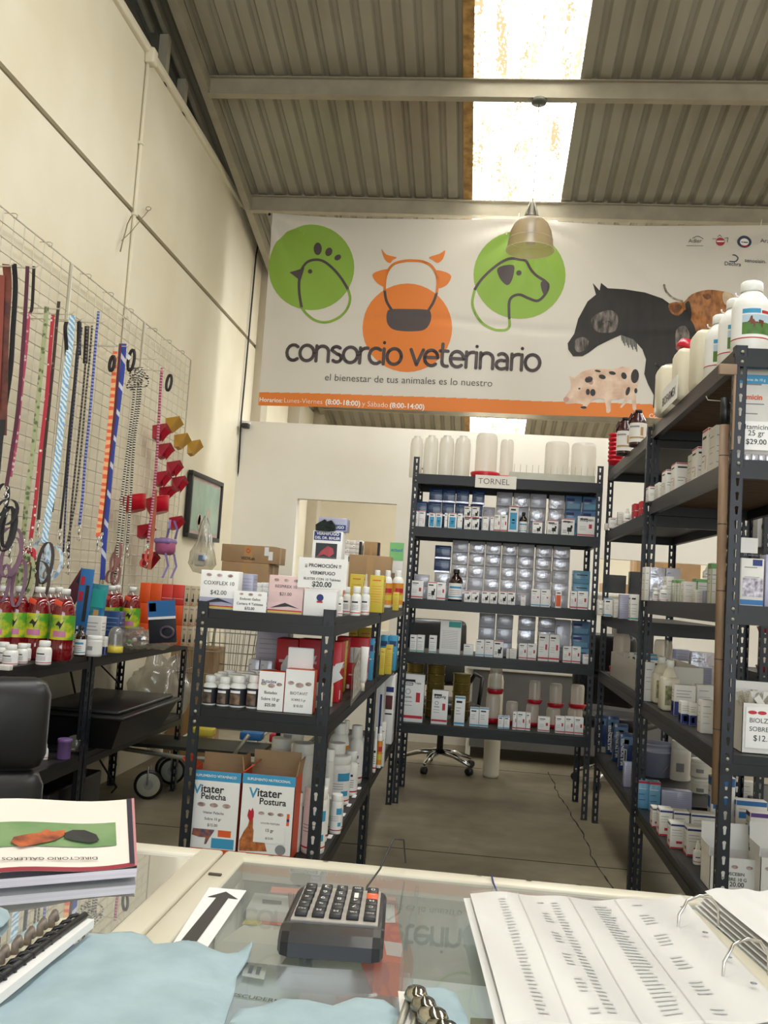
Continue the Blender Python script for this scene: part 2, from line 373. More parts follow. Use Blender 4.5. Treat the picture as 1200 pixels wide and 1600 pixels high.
def rack(label, x0, x1, y0, y1, h, shelves, under, bolts=True):
    R = thing('metal_shelving_rack', label, 'shelving rack', (x0, y0, 0), 0); w, d = x1-x0, y1-y0; me = post_mesh(h)
    for (px, py, rz, sx) in ((0, 0, 0, 1), (w, 0, PI/2, 1), (w, d, PI, 1), (0, d, -PI/2, 1)):
        o = bpy.data.objects.new('post', me); COL.objects.link(o); o.parent = R; o.location = (px, py, 0); o.rotation_euler.z = rz
    for i, z in enumerate(shelves):
        sb = MB(); sb.box(.006, w-.006, .006, d-.006, z-.016, z, under[i]); s = sb.build('shelf', R)
        for (a, b, c, e) in ((.004, w-.004, .003, .022), (.004, w-.004, d-.022, d-.003), (.003, .022, .004, d-.004), (w-.022, w-.003, .004, d-.004)):
            beam_mb(a, b, c, e, z+.002).build('beam', s)
        if bolts:
            bo = MB()
            for zz in (z-.012, z-.045):
                bo.lathe([(.006, 0), (.005, .003), (0, .004)], (0, 0, 0), M_galv, 8)
                bo.xf(Matrix.Translation((.021, -.001, zz)) @ Matrix.Rotation(PI/2, 4, 'X'), len(bo.v)-24)
            bo.build('bolt', s)
    return R
D_, Wd = M_dkboard, M_wood
SHA = [1.235, .913, .436]; SHC = [2.085, 1.745, 1.283, .943, .50]; SHD = [2.16, 1.778, 1.26, .915, .42]; SHE = [2.195, 1.83, 1.363, .893, .40]
rack('low dark steel rack nearest the counter on the left, price cards on top', -.92, -.46, 3.09, 4.58, 1.262, SHA, [D_]*3)
rack('low dark steel rack behind the nearest left one, reaching the tall back rack', -.92, -.46, 4.60, 6.05, 1.262, SHA, [D_]*3)
rack('tall dark steel rack across the back of the aisle with the TORNEL sign', -.46, .745, 6.07, 6.62, 2.195, SHC, [D_]*5)
rack('tall dark steel rack on the right, between the back rack and the nearest right rack', .77, 1.20, 4.64, 6.05, 2.20, SHD, [D_]*5)
rack('tall dark steel rack at the right edge with shampoo bottles on top', .787, 1.26, 3.13, 4.62, 2.205, SHE, [Wd, Wd, Wd, D_, D_])
# long low table-height rack on the left wall
ST = [.935, .47]
rack('low black rack along the left wall holding red bottles, half nearest the counter', -2.235, -1.80, 3.0, 4.385, .95, ST, [D_]*2)
rack('low black rack along the left wall, far half under the orange cartons', -2.235, -1.80, 4.405, 5.90, .95, ST, [D_]*2)
# ================================================================ BANNER
BY = 7.72
def PB(x, y): p = atY(x, y, BY); return (p.x, p.z)
TL, BL, TR0, BR0 = PB(417, 332), PB(403, 633), PB(1200, 344), PB(1035, 654)
BX0, BX1 = BL[0], 3.3
def btop(x): return TL[1]-.0+(-.035*math.sin(min(1, max(0, (x-TL[0])/2.0))*PI))+(-.03*abs(math.sin((x-.28)*1.6)) if x > .28 else 0)
def bbot(x): return BL[1]+(BR0[1]-BL[1])*(x-BL[0])/(BR0[0]-BL[0])
def bdepth(x, z):
    """folds radiating from the tie points plus slow waves"""
    d = .012*math.sin(x*2.1+.4)+.006*math.sin(x*5.3+z*2)
    zt = TL[1]
    for tx, amp in ((TL[0], .016), (.28, .013), (2.4, .014)):
        dx, dz = x-tx, zt-z; r = math.hypot(dx, dz)+.02; a = math.atan2(dx, dz)
        d += amp*math.sin(a*13)*math.exp(-r*1.3)*min(1, r*4)
    t = max(0, (x-.6))*.5; d += .02*math.exp(-((x*.72+z-4.9)/.07)**2)*min(1, max(0, x-.9)*2)
    d += .009*math.exp(-((z-3.55+.03*math.sin(x*3))/.03)**2)
    return d
NXG, NZG = 180, 64
M_banner = mat('banner_vinyl', 'd6d1c8', .5, 0, .01, 3)
GX = [BX0+(BX1-BX0)*i/NXG for i in range(NXG+1)]
zlo, zhi = min(bbot(BX0), bbot(BX1))-.02, TL[1]+.02
GZ = [zlo+(zhi-zlo)*j/NZG for j in range(NZG+1)]
def bilerp(x, z):
    i = min(NXG-1, max(0, int((x-BX0)/(BX1-BX0)*NXG))); j = min(NZG-1, max(0, int((z-zlo)/(zhi-zlo)*NZG)))
    u = (x-GX[i])/(GX[i+1]-GX[i]); v = (z-GZ[j])/(GZ[j+1]-GZ[j])
    a, b, c, d = bdepth(GX[i], GZ[j]), bdepth(GX[i+1], GZ[j]), bdepth(GX[i], GZ[j+1]), bdepth(GX[i+1], GZ[j+1])
    return a*(1-u)*(1-v)+b*u*(1-v)+c*(1-u)*v+d*u*v
def drape(mb, layer):
    """cuts flat artwork (x, 0, z) along the cloth grid and lays it on the folds"""
    me = mb.mesh('t'); bm = bmesh.new(); bm.from_mesh(me); bpy.data.meshes.remove(me)
    x0, x1 = min(v.co.x for v in bm.verts), max(v.co.x for v in bm.verts); z0, z1 = min(v.co.z for v in bm.verts), max(v.co.z for v in bm.verts)
    for g, ax, lo, hi in ((GX, 0, x0, x1), (GZ, 2, z0, z1)):
        for t in g:
            if lo+1e-5 < t < hi-1e-5:
                co = Vector((0, 0, 0)); co[ax] = t; no = Vector((0, 0, 0)); no[ax] = 1
                bmesh.ops.bisect_plane(bm, geom=bm.verts[:]+bm.edges[:]+bm.faces[:], plane_co=co, plane_no=no, dist=1e-6)
    bm.verts.index_update(); o = MB()
    vs = [(v.co.x, BY+bilerp(v.co.x, v.co.z)-.0012*layer, v.co.z) for v in bm.verts]
    o.v = vs; o.mats = mb.mats
    for f in bm.faces: o.f.append([v.index for v in f.verts]); o.m.append(f.material_index); o.sm.append(True)
    bm.free(); return o
ban = thing('banner', 'wide white vinyl banner with animal emblems and clinic name hung below the roof', 'banner', (0, 0, 0))
flat = MB()
n = 90
for i in range(n):
    xa, xb = BX0+(BX1-BX0)*i/n, BX0+(BX1-BX0)*(i+1)/n
    flat.add([(xa, 0, bbot(xa)), (xb, 0, bbot(xb)), (xb, 0, btop(xb)), (xa, 0, btop(xa))], [(0, 1, 2, 3)], M_banner)
drape(flat, 0).build('banner_cloth', ban)
def ribbon(mb, pts, w, m, closed=False):
    """rounded stroke; pts in (x,z)"""
    k = len(pts)
    for i in range(k if closed else k-1):
        a, b = Vector(pts[i]), Vector(pts[(i+1) % k]); t = b-a
        if t.length < 1e-6: continue
        nn = Vector((-t.y, t.x)).normalized()*w/2
        mb.add([(a.x+nn.x, 0, a.y+nn.y), (a.x-nn.x, 0, a.y-nn.y), (b.x-nn.x, 0, b.y-nn.y), (b.x+nn.x, 0, b.y+nn.y)], [(0, 1, 2, 3)], m)
    for p in pts: mb.add([(p[0]+w/2*math.cos(2*PI*j/10), 0, p[1]+w/2*math.sin(2*PI*j/10)) for j in range(10)], [tuple(range(10))], m)
def smooth(pts, closed=False, n=6):
    k = len(pts); out = []
    rng = range(k if closed else k-1)
    for i in rng:
        p0 = pts[(i-1) % k] if (closed or i > 0) else pts[0]; p1 = pts[i]; p2 = pts[(i+1) % k]; p3 = pts[(i+2) % k] if (closed or i+2 < k) else p2
        for j in range(n):
            t = j/n; out.append(tuple(.5*((2*p1[a])+(-p0[a]+p2[a])*t+(2*p0[a]-5*p1[a]+4*p2[a]-p3[a])*t*t+(-p0[a]+3*p1[a]-3*p2[a]+p3[a])*t**3) for a in (0, 1)))
    if not closed: out.append(tuple(pts[-1]))
    return out
def fill(mb, pts, m):
    tb = bmesh.new(); vs = [tb.verts.new((p[0], 0, p[1])) for p in pts]
    es = [tb.edges.new((vs[i], vs[(i+1) % len(vs)])) for i in range(len(vs))]
    bmesh.ops.triangle_fill(tb, edges=es, use_beauty=True); tb.verts.index_update()
    mb.add([v.co[:] for v in tb.verts], [[v.index for v in f.verts] for f in tb.faces], m); tb.free()
def c5(L): return [PB(380+x/2.857, 320+y/2.857) for x, y in L]
def c6(L): return [PB(780+x/2.857, 320+y/2.857) for x, y in L]
def ell(f, cx, cy, rx, ry, n=40, a=0): return f([(cx+rx*math.cos(t)*math.cos(a)-ry*math.sin(t)*math.sin(a), cy+rx*math.cos(t)*math.sin(a)+ry*math.sin(t)*math.cos(a)) for t in [2*PI*k/n for k in range(n)]])
PXM = abs(PB(701, 500)[0]-PB(700, 500)[0])
Bg = mat('banner_green', '88ad40', .5, 0, .01, 3); Bo = mat('banner_orange', 'e07d2c', .5, 0, .01, 3); Bd = mat('banner_charcoal', '4c4244', .5, 0, .01, 3)
Bw = mat('banner_white_print', 'f4f2ee', .5)
def art(name, layer, fn, label=None):
    mb = MB(); fn(mb); return drape(mb, layer).build(name, ban, label)
def band(mb):
    k = 60
    for i in range(k):
        xa, xb = BX0+(BX1-BX0)*i/k, BX0+(BX1-BX0)*(i+1)/k; hb = (633-612)*PXM
        mb.add([(xa, 0, bbot(xa)), (xb, 0, bbot(xb)), (xb, 0, bbot(xb)+hb*1.04), (xa, 0, bbot(xa)+hb)], [(0, 1, 2, 3)], Bo)
art('orange_band', 1, band, 'orange strip along the bottom of the banner')
art('emblem_disc', 1, lambda mb: fill(mb, ell(c5, 304, 281, 192, 191), Bg), 'green disc behind the bird')
art('emblem_disc', 1, lambda mb: fill(mb, ell(c5, 733, 551, 200, 197), Bo), 'orange disc behind the cow')
art('emblem_disc', 1, lambda mb: fill(mb, ell(c6, 91, 312, 206, 196), Bg), 'green disc behind the dog')
def bird(mb):
    body = c5([(262, 460), (252, 400), (250, 350), (256, 300), (280, 262), (315, 248), (355, 252), (395, 280), (435, 325), (468, 378)])
    ribbon(mb, smooth(body), 12*PXM/2.857, Bd)
    ribbon(mb, smooth(c5([(468, 378), (478, 420), (465, 465), (430, 502), (375, 524), (325, 518), (285, 490), (262, 460)])), 12*PXM/2.857, Bg)
    fill(mb, c5([(208, 303), (274, 280), (256, 340)]), Bd); fill(mb, ell(c5, 299, 298, 10, 10, 16), Bd)
    fill(mb, ell(c5, 333, 197, 18, 29, 24), Bd); fill(mb, ell(c5, 382, 210, 15, 20, 20, .35), Bd); fill(mb, ell(c5, 422, 235, 16, 12, 20, -.6), Bd)
art('bird_emblem', 2, bird)
def cow(mb):
    s = 12*PXM/2.857
    ribbon(mb, smooth(c5([(632, 385), (634, 340), (645, 300), (672, 268), (715, 255), (755, 253), (800, 257), (838, 275), (862, 310), (868, 350), (864, 395)])), s, Bo)
    ribbon(mb, smooth(c5([(632, 385), (640, 430), (662, 470)])), s, Bd); ribbon(mb, smooth(c5([(864, 395), (850, 435), (828, 472)])), s, Bd)
    fill(mb, smooth(c5([(618, 200), (640, 225), (686, 238), (668, 250), (656, 263), (632, 245)]), True, 3), Bo)
    fill(mb, smooth(c5([(902, 206), (876, 222), (830, 238), (848, 250), (868, 263), (892, 245)]), True, 3), Bo)
    fill(mb, smooth(c5([(577, 314), (605, 297), (650, 291), (640, 330), (634, 368), (598, 350)]), True, 4), Bo)
    fill(mb, smooth(c5([(929, 322), (905, 303), (858, 297), (866, 335), (868, 374), (908, 360)]), True, 4), Bo)
    fill(mb, smooth(c5([(642, 485), (660, 468), (740, 467), (820, 470), (838, 485), (836, 525), (812, 558), (770, 566), (710, 565), (665, 555), (642, 525)]), True, 4), Bd)
art('cow_emblem', 2, cow)
def dog(mb):
    s = 12*PXM/2.857
    P = lambda L: [PB(x, y) for x, y in L]
    ribbon(mb, smooth(P([(742, 452), (752, 437), (768, 421), (786, 408), (800, 403), (813, 405)])+c6([(120, 252), (140, 285), (165, 312), (205, 340), (218, 362), (205, 398), (172, 426), (130, 415), (92, 400), (60, 408), (45, 432), (44, 480), (45, 508)])), s, Bd)
    ribbon(mb, smooth(c6([(45, 508), (46, 540), (30, 556), (0, 558)])+P([(772, 514), (756, 506), (744, 492), (738, 474), (742, 452)])), s, Bg)
    fill(mb, smooth(c6([(-8, 285), (20, 270), (64, 267), (66, 300), (54, 340), (36, 356), (12, 338), (-4, 312)]), True, 4), Bd)
    fill(mb, smooth(c6([(186, 345), (205, 338), (224, 352), (222, 380), (204, 402), (190, 378)]), True, 3), Bd); fill(mb, ell(c6, 88, 303, 12, 12, 16), Bd)
art('dog_emblem', 2, dog)
# round-ended lettering of the clinic name
def arc(cx, cy, rx, ry, a0, a1, n=10): return [(cx+rx*math.cos(math.radians(a0+(a1-a0)*k/n)), cy+ry*math.sin(math.radians(a0+(a1-a0)*k/n))) for k in range(n+1)]
GL = {
 'c': (.82, [arc(.42, .5, .4, .5, 50, 310)]), 'o': (.95, [arc(.42, .5, .42, .5, 0, 360, 20)]),
 'n': (.92, [[(.04, 0), (.04, .98)], [(.04, .6)]+arc(.4, .6, .36, .38, 170, 0)+[(.76, 0)]]),
 's': (.72, [arc(.3, .74, .27, .25, 40, 180, 8)+arc(.34, .26, .27, .26, 90, -140, 10)]),
 'r': (.56, [[(.04, 0), (.04, .98)], [(.04, .55)]+arc(.42, .6, .38, .38, 175, 80)]),
 'i': (.26, [[(.06, 0), (.06, .96)], [(.06, 1.36), (.061, 1.36)]]), 'v': (.82, [[(.02, .98), (.38, .02), (.74, .98)]]),
 'e': (.9, [[(.02, .52), (.78, .52)]+arc(.4, .52, .38, .46, 0, 180, 12)+arc(.42, .5, .4, .5, 180, 310, 8)]),
 't': (.6, [[(.14, 1.4), (.14, .3)]+arc(.38, .26, .24, .26, 180, 290, 6), [(.0, .96), (.46, .96)]]),
 'a': (.88, [arc(.36, .6, .32, .38, 130, 0, 8)+[(.68, 0)], arc(.34, .28, .3, .28, 60, 300, 10)+[(.68, .1)], [(.5, .54), (.68, .54)]]), ' ': (.42, [])}
def title(mb):
    s = 'consorcio veterinario'; tot = sum(GL[c][0] for c in s)
    A, B = PB(447, 563), PB(846, 579); xh = 25*PXM
    k = (B[0]-A[0])/tot; x = 0
    for c in s:
        for st in GL[c][1]:
            pts = [(A[0]+(x+p[0])*k, A[1]+(B[1]-A[1])*(x+p[0])/tot+p[1]*xh) for p in st]; ribbon(mb, pts, 5.3*PXM, Bd)
        x += GL[c][0]
art('clinic_name_lettering', 3, title)
def btext(s, a, b, m, bold=0, layer=3, name='lettering', hgt=None):
    A, B = PB(*a), PB(*b); mb = MB()
    d = Vector((B[0]-A[0], 0, B[1]-A[1])); letter(mb, s, (A[0], 0, A[1]), d, (0, 0, 1), d.length, m, bold, hgt, 'l'); return drape(mb, layer).build(name, ban)
btext('el bienestar de tus animales es lo nuestro', (508, 595), (769, 604), Bd, -.004)
btext('Horarios:', (405, 627), (441, 629), Bw, .015, 4)
btext('Lunes-Viernes', (444, 629), (504, 632), Bw, -.012, 4)
btext('(8:00-18:00)', (509, 632), (563, 635), Bw, .02, 4)
btext('y Sábado', (566, 635), (606, 637), Bw, -.012, 4)
btext('(8:00-14:00)', (609, 637), (663, 640), Bw, .02, 4)
btext('Cor', (1014, 653), (1030, 654), Bw, 0, 4)
# sponsor marks
btext('Adler', (1075, 380), (1096, 380), Bd, 0); btext('Dechra', (1131, 416), (1157, 417), Bd, .01); btext('senosiain.', (1163, 410), (1196, 412), Bd, .01); btext('Aran', (1187, 380), (1206, 381), Bd, 0)
M_red_b = mat('banner_red', 'b5313f', .5); M_nav_b = mat('banner_navy', '3a4560', .5)
def marks(mb):
    P = lambda L: [PB(x, y) for x, y in L]
    ribbon(mb, P([(1072, 384.5), (1098, 385)]), .7*PXM, Bd); ribbon(mb, smooth(P([(1082, 373), (1090, 370), (1098, 374)])), .9*PXM, Bd)
    fill(mb, ell(P, 1125, 378.5, 7, 6.5, 20), M_red_b); ribbon(mb, P([(1113, 374), (1118, 374)]), .8*PXM, Bd); ribbon(mb, P([(1132, 373), (1137, 372), (1136, 379)]), .8*PXM, Bd); ribbon(mb, P([(1121, 371), (1124, 368), (1127, 371)]), .8*PXM, Bd)
    fill(mb, ell(P, 1162.5, 378.5, 11, 10, 24), M_nav_b)
    ribbon(mb, smooth(P([(1139, 410), (1148, 410), (1152, 405), (1148, 400.5), (1144, 400)])), 1.8*PXM, M_nav_b)
art('sponsor_marks', 3, marks)
def marks2(mb):
    P = lambda L: [PB(x, y) for x, y in L]
    fill(mb, ell(P, 1162.5, 379, 7, 6, 20), Bw); ribbon(mb, P([(1120, 378), (1130, 378)]), 2.2*PXM, Bw); ribbon(mb, P([(1158, 379), (1167, 380)]), 2*PXM, M_nav_b); ribbon(mb, P([(1158, 385), (1166, 386)]), 2.5*PXM, M_red_b)
art('sponsor_marks', 4, marks2)
# animals printed on the banner
M_horse = mat('print_black_coat', '151311', .5, 0, .2, 9, col2='26211f', stretch=(2.5, 1, .6), thr=(.3, .75)); M_horse2 = mat('print_coat_sheen', '857a74', .5, 0, .3, 12, col2='1c1a19', stretch=(3, 1, .8))
M_bull = mat('print_brown_coat', 'b5773f', .5, 0, .2, 16, col2='7b4a22', stretch=(2, 1, 1)); M_pigm = mat('print_pink_skin', 'e3cbb8', .5, 0, .06, 10, col2='c9a48d'); M_spot = mat('print_dark_spot', '2c2727', .5)
def horse(mb):
    out = c6([(418, 348), (448, 382), (455, 348), (485, 372), (560, 376), (650, 390), (730, 418), (760, 440), (850, 440), (870, 500), (890, 590), (840, 640), (830, 665), (800, 705), (742, 712), (725, 740), (722, 906), (686, 906), (690, 850), (664, 800), (648, 755), (656, 690), (640, 645), (600, 600), (545, 580), (500, 600), (440, 630), (400, 660), (372, 676), (330, 676), (308, 645), (306, 618), (335, 575), (352, 510), (395, 430), (432, 400)])
    fill(mb, out, M_horse)
art('horse_print', 2, horse)
def horse2(mb):
    fill(mb, smooth(c6([(410, 510), (450, 480), (500, 470), (530, 500), (520, 560), (470, 570), (430, 560)]), True, 3), M_horse2)
    fill(mb, smooth(c6([(335, 610), (370, 590), (400, 610), (380, 650), (345, 655)]), True, 3), M_horse2)
    fill(mb, smooth(c6([(790, 560), (830, 540), (850, 590), (820, 650), (790, 640)]), True, 3), M_horse2)
    ribbon(mb, smooth(c6([(700, 710), (718, 740), (700, 770), (712, 800)])), 3*PXM, M_horse2); ribbon(mb, smooth(c6([(455, 540), (480, 520), (500, 525)])), 1.5*PXM, M_spot)
    for i in range(12): x = 545+i*6; ribbon(mb, c6([(x, 570+i*2), (x+4, 605+i*3+(i % 3)*8)]), 1.2*PXM, M_horse)
art('horse_highlights', 3, horse2)
def bull(mb):
    fill(mb, smooth(c6([(756, 445), (790, 432), (825, 432), (860, 400), (930, 382), (1000, 390), (1045, 410), (1030, 450), (1010, 480), (975, 520), (930, 560), (900, 600), (885, 590), (870, 540), (845, 500), (835, 465), (800, 495), (765, 480)]), True, 3), M_bull)
    ribbon(mb, smooth(c6([(738, 356), (748, 385), (775, 412), (818, 428)])), 3.4*PXM, mat('print_horn', 'c9bba4', .5, 0, .2, 20, col2='4d4038'))
art('bull_print', 3, bull)
def bull2(mb):
    fill(mb, smooth(c6([(1000, 392), (1045, 410), (1038, 440), (1010, 452), (995, 425)]), True, 3), mat('print_pale_muzzle', 'd8bfa0', .5, 0, .1, 20))
    fill(mb, smooth(c6([(765, 450), (800, 440), (818, 455), (800, 482), (775, 478)]), True, 3), mat('print_dark_fur', '8a5428', .5, 0, .3, 30))
    fill(mb, smooth(c6([(905, 405), (930, 400), (945, 415), (925, 425)]), True, 3), MATS['print_dark_fur']); fill(mb, smooth(c6([(832, 440), (850, 430), (860, 480), (850, 520), (838, 480)]), True, 3), MATS['print_black_coat'])
art('bull_markings', 4, bull2)
def pig(mb):
    fill(mb, smooth(c6([(312, 760), (335, 772), (370, 745), (430, 730), (500, 735), (550, 722), (600, 732), (625, 765), (618, 810), (610, 850), (612, 912), (596, 914), (590, 860), (570, 880), (548, 905), (540, 902), (565, 860), (530, 870), (500, 872), (498, 920), (478, 928), (470, 870), (420, 870), (385, 908), (362, 908), (376, 892), (340, 885), (300, 888), (288, 868), (300, 848), (320, 820), (318, 785)]), True, 2), M_pigm)
art('pig_print', 2, pig)
def pig2(mb):
    for cx, cy, rx, ry, a in ((460, 768, 16, 10, .3), (505, 751, 16, 8, .2), (557, 763, 12, 16, -.4), (606, 765, 18, 32, .1), (574, 832, 9, 20, .3), (400, 780, 18, 14, -.3), (396, 835, 9, 14, 0), (418, 838, 12, 16, 0), (377, 904, 14, 6, 0), (610, 830, 7, 12, 0), (440, 742, 14, 5, .2), (358, 820, 5, 4, 0)):
        fill(mb, ell(c6, cx, cy, rx, ry, 14, a), M_spot)
    fill(mb, ell(c6, 405, 785, 12, 20, 14, -.5), mat('print_ear', 'b98f84', .5)); fill(mb, ell(c6, 300, 868, 13, 12, 12), mat('print_snout', 'cf9c92', .5))
art('pig_markings', 3, pig2)
gm = MB()
for x, y in ((421, 335), ): 
    p = atY(x, y, BY-.004); gm.lathe([(.011, 0), (.013, .002), (.005, .003)], (0, 0, 0), M_black, 12); gm.xf(Matrix.Translation(p) @ Matrix.Rotation(PI/2, 4, 'X'))
gm.build('grommet', ban)
for x, y in ((810, 322), (1190, 330)):
    a = atY(x, y, BY); MB().tube([(a.x, BY+.02, btop(a.x)-.02), (a.x+.01, BY+.02, RZ(7.8)-.13)], .003, M_white, 5).build('tie_cord', ban)
# ---------------------------------------------------------------- pendant lamp
LY = 6.43; c0 = atY(842, 162, LY); rim = atY(828, 392, LY)
lamp = thing('pendant_lamp', 'bell shaped translucent pendant lamp hanging from the purlin in front of the banner', 'pendant lamp', (c0.x, LY, rim.z))
H = c0.z-rim.z
MB().lathe([(.0, H+.03), (.05, H+.03), (.055, H+.012), (.05, H), (0, H-.002)], (0, 0, 0), mat('canopy_grey', '55584f', .5), 20).build('ceiling_rose', lamp)
dx = rim.x-c0.x
MB().tube([(dx*0, 0, H), (dx*.3+.004, 0, H*.75), (dx*.6, 0, H*.5), (dx, 0, .34)], .0028, M_black, 5).build('cord', lamp)
shade = MB(); pr = [(.035, .235), (.05, .232), (.085, .218), (.118, .185), (.14, .135), (.152, .075), (.158, .03), (.168, .0)]
shade.lathe(pr, (dx, 0, 0), clear('lamp_acrylic', 'c0ad88', .6, .3, .5, gloss=.04), 40, capb=False, capt=False); 
for z, r in ((.075, .1525), (.002, .168)): shade.tube([(dx+r*math.cos(a*PI/20), r*math.sin(a*PI/20), z) for a in range(40)], .0016, M_milky, 5, closed=True)
shade.build('lamp_shade', lamp)
nk = MB(); nk.lathe([(.052, .228), (.05, .245), (.034, .262), (.026, .33), (.012, .345), (0, .35)], (dx, 0, 0), mat('cast_grey', '6f6a5e', .4, .5), 18)
for a in range(4): ca, sa = math.cos(a*PI/2+.6), math.sin(a*PI/2+.6); nk.tube([(dx+.058*ca, .058*sa, .232), (dx+.04*ca, .04*sa, .29), (dx+.018*ca, .018*sa, .34)], .006, M_galv, 5)
nk.build('lamp_housing', lamp)
MB().lathe([(.0, .10), (.03, .10), (.033, .15), (.03, .235)], (dx, 0, 0), mat('socket_grey', '7a7265', .5), 16).build('lamp_socket', lamp)
MB().lathe([(.03, .045), (.032, .07), (.03, .1)], (dx, 0, 0), M_milky, 12).build('bulb', lamp)
# ---------------------------------------------------------------- things on the left wall
pc = thing('conduit_pipe', 'thin painted conduit running down the left wall from the coping', 'pipe', (WX, 5.58, 0))
MB().tube([(.014, 0.0, 4.6), (.014, 0, 3.6), (.014, 0, 1.0)], .011, M_wall, 8).build('pipe_run', pc)
for z in (4.02, 3.56, 2.9): MB().bbox(0, .03, -.018, .018, z-.01, z+.01, M_wall, .003).build('pipe_clip', pc)
MB().bbox(0, .06, -.03, .05, 4.54, 4.64, M_wall, .01).build('junction_box', pc)
w = atX(207, 335, WX+.02)
tw = MB(); P = lambda x, y: atX(x, y, WX+.03)
tw.tube([P(205, 338), P(199, 350), P(196, 362), P(191, 380), P(188, 393)], .004, mat('rusty_wire', '8f8064', .6, .3), 5); tw.tube([P(190, 376), P(205, 362), P(218, 346), P(232, 329)], .0025, MATS['rusty_wire'], 5)
tw.tube([P(232+4*math.cos(a*.7), 326+3*math.sin(a*.7)) for a in range(9)], .0025, MATS['rusty_wire'], 5, closed=True)
tw.build('wire_loop', label='bent wire hook twisted round the conduit on the left wall', cat='wire')
ck = MB(); ck.tube([atX(404, 378, WX+.03), atX(400, 400, WX+.02), atX(391, 500, WX+.02), atX(382, 600, WX+.02), atX(377, 652, WX+.02), atX(371, 760, WX+.02)], .008, M_black, 6)
ck.build('black_cable', label='black cable running down the corner by the partition', cat='cable')
cm = thing('security_camera', 'small black security camera on the top left corner of the partition', 'camera', (0, 0, 0))
p = atY(384, 665, PY-.06); MB().bbox(p.x-.03, p.x+.03, PY-.1, PY-.02, p.z-.025, p.z+.02, M_black, .008).build('camera_body', cm)
MB().bbox(p.x-.01, p.x+.03, PY-.03, PY, p.z+.02, p.z+.04, M_white, .004).build('bracket', cm)
# framed picture leaning on the left wall
FX = WX+.03
f1, f2, f3, f4 = [atX(*q, FX) for q in ((298, 737), (347, 752), (338, 852), (284, 833))]
ya, yb = f1.y, f2.y; za, zb = .5*(f3.z+f4.z), .5*(f1.z+f2.z)
pf = thing('framed_picture', 'dark framed pale green picture on the left wall behind the wire grid', 'picture', (FX, ya, za))
fy, fz = yb-ya, zb-za; fr = MB(); t = .035
fr.bbox(-.02, .02, 0, fy, 0, t, M_black); fr.bbox(-.02, .02, 0, fy, fz-t, fz, M_black); fr.bbox(-.02, .02, 0, t, t, fz-t, M_black); fr.bbox(-.02, .02, fy-t, fy, t, fz-t, M_black); fr.build('frame', pf)
cv = MB(); cv.box(-.018, .004, t, fy-t, t, fz-t, mat('picture_border', 'b59f98', .6)); cv.box(.004, .006, t+.03, fy-t-.03, t+.03, fz-t-.03, mat('picture_green', '8fa898', .6, 0, .1, 4, col2='a8b8a8'))
for cy, cz, r in ((.32, .3, .05), (.36, .26, .07), (.6, .42, .05)): cv.lathe([(r, .001), (r*.9, .003)], (0, 0, 0), mat('picture_figure', 'b7ab97', .6, 0, .1, 9), 14); cv.xf(Matrix.Translation((.0055, fy*cy, fz*cz)) @ Matrix.Rotation(PI/2, 4, 'Y'), len(cv.v)-28)
cv.build('canvas', pf)
# ================================================================ GOODS: shared builders
M_foil = mat('silver_foil_wrap', 'cfced8', .2, .35, .06, 11, coat=.8, bump=1.0)
M_foil2 = mat('silver_foil_plain', 'c0bfca', .3, .15, .05, 11, coat=.6, bump=.7)
M_dblue = mat('deep_blue_card', '1f3f78', .35, 0, .1, 14, coat=.5); M_lblue = mat('light_blue_card', '6fa9cc', .35, 0, .08, 12, coat=.4)
M_sblue = mat('steel_blue_card', '5f86b5', .35, 0, .08, 12, coat=.4)
M_orangec = mat('orange_card', 'e2531f', .45, 0, .05, 8); M_redc = mat('red_card', 'c8202c', .4, 0, .05, 8); M_yelc = mat('yellow_card', 'd9c443', .45, 0, .06, 9)
M_offw = mat('off_white_card', 'e4e1dc', .55, 0, .04, 9); M_maroon = mat('maroon_plastic', '3a1518', .25, 0, .05, 9, coat=.4); M_amber = mat('amber_glass', '2a120c', .12, 0, .05, 9, coat=.8)
M_lilac = mat('pale_lilac_card', 'a9a9c4', .4, 0, .05, 12, coat=.3); M_pink = mat('pale_pink_card', 'e6c6c6', .5, 0, .05, 10); M_greenc = mat('green_card', '6fae62', .5, 0, .06, 10)
M_bluepl = mat('grey_blue_plastic', 'a9adcb', .4, 0, .04, 6); M_cream = mat('cream_plastic', 'ddd6c2', .35, 0, .04, 6); M_brown = mat('kraft_card', 'b08e62', .7, 0, .08, 8)
M_rblk = mat('label_black', '22242c', .5); M_photo = mat('dark_red_photo', '6a2024', .4, 0, .4, 14, col2='1d1013'); M_dogp = mat('dog_photo', '8b6a4a', .5, 0, .3, 40, col2='2b3038')
STY = {}  # style: body material, list of (u0,u1,v0,v1,material) on each upright face
def L4(v, m=M_grey, u0=.1, u1=.8, t=.02): return (u0, u1, v, v+t, m)
STY['silver'] = (M_foil, [L4(.78, M_grey, .08, .55), L4(.7, M_grey, .08, .4), L4(.32, M_grey, .1, .6), L4(.24, M_grey, .1, .7)])
STY['silver_curl'] = (M_foil2, [(.08, .12, .6, .85, M_grey), (.12, .3, .83, .86, M_grey), (.12, .3, .59, .62, M_grey), L4(.3, M_grey, .1, .5), L4(.2, M_grey, .1, .7)])
STY['deepblue'] = (M_dblue, [(0, 1, 0, .14, M_foil), L4(.82, M_lblue, .3, .95), L4(.7, M_lblue, .1, .9, .012), L4(.6, M_lblue, .1, .9, .012), L4(.5, M_lblue, .1, .9, .012)])
STY['steelblue'] = (M_sblue, [(.05, .55, .62, .82, M_navy), (.1, .9, .1, .45, M_lblue)])
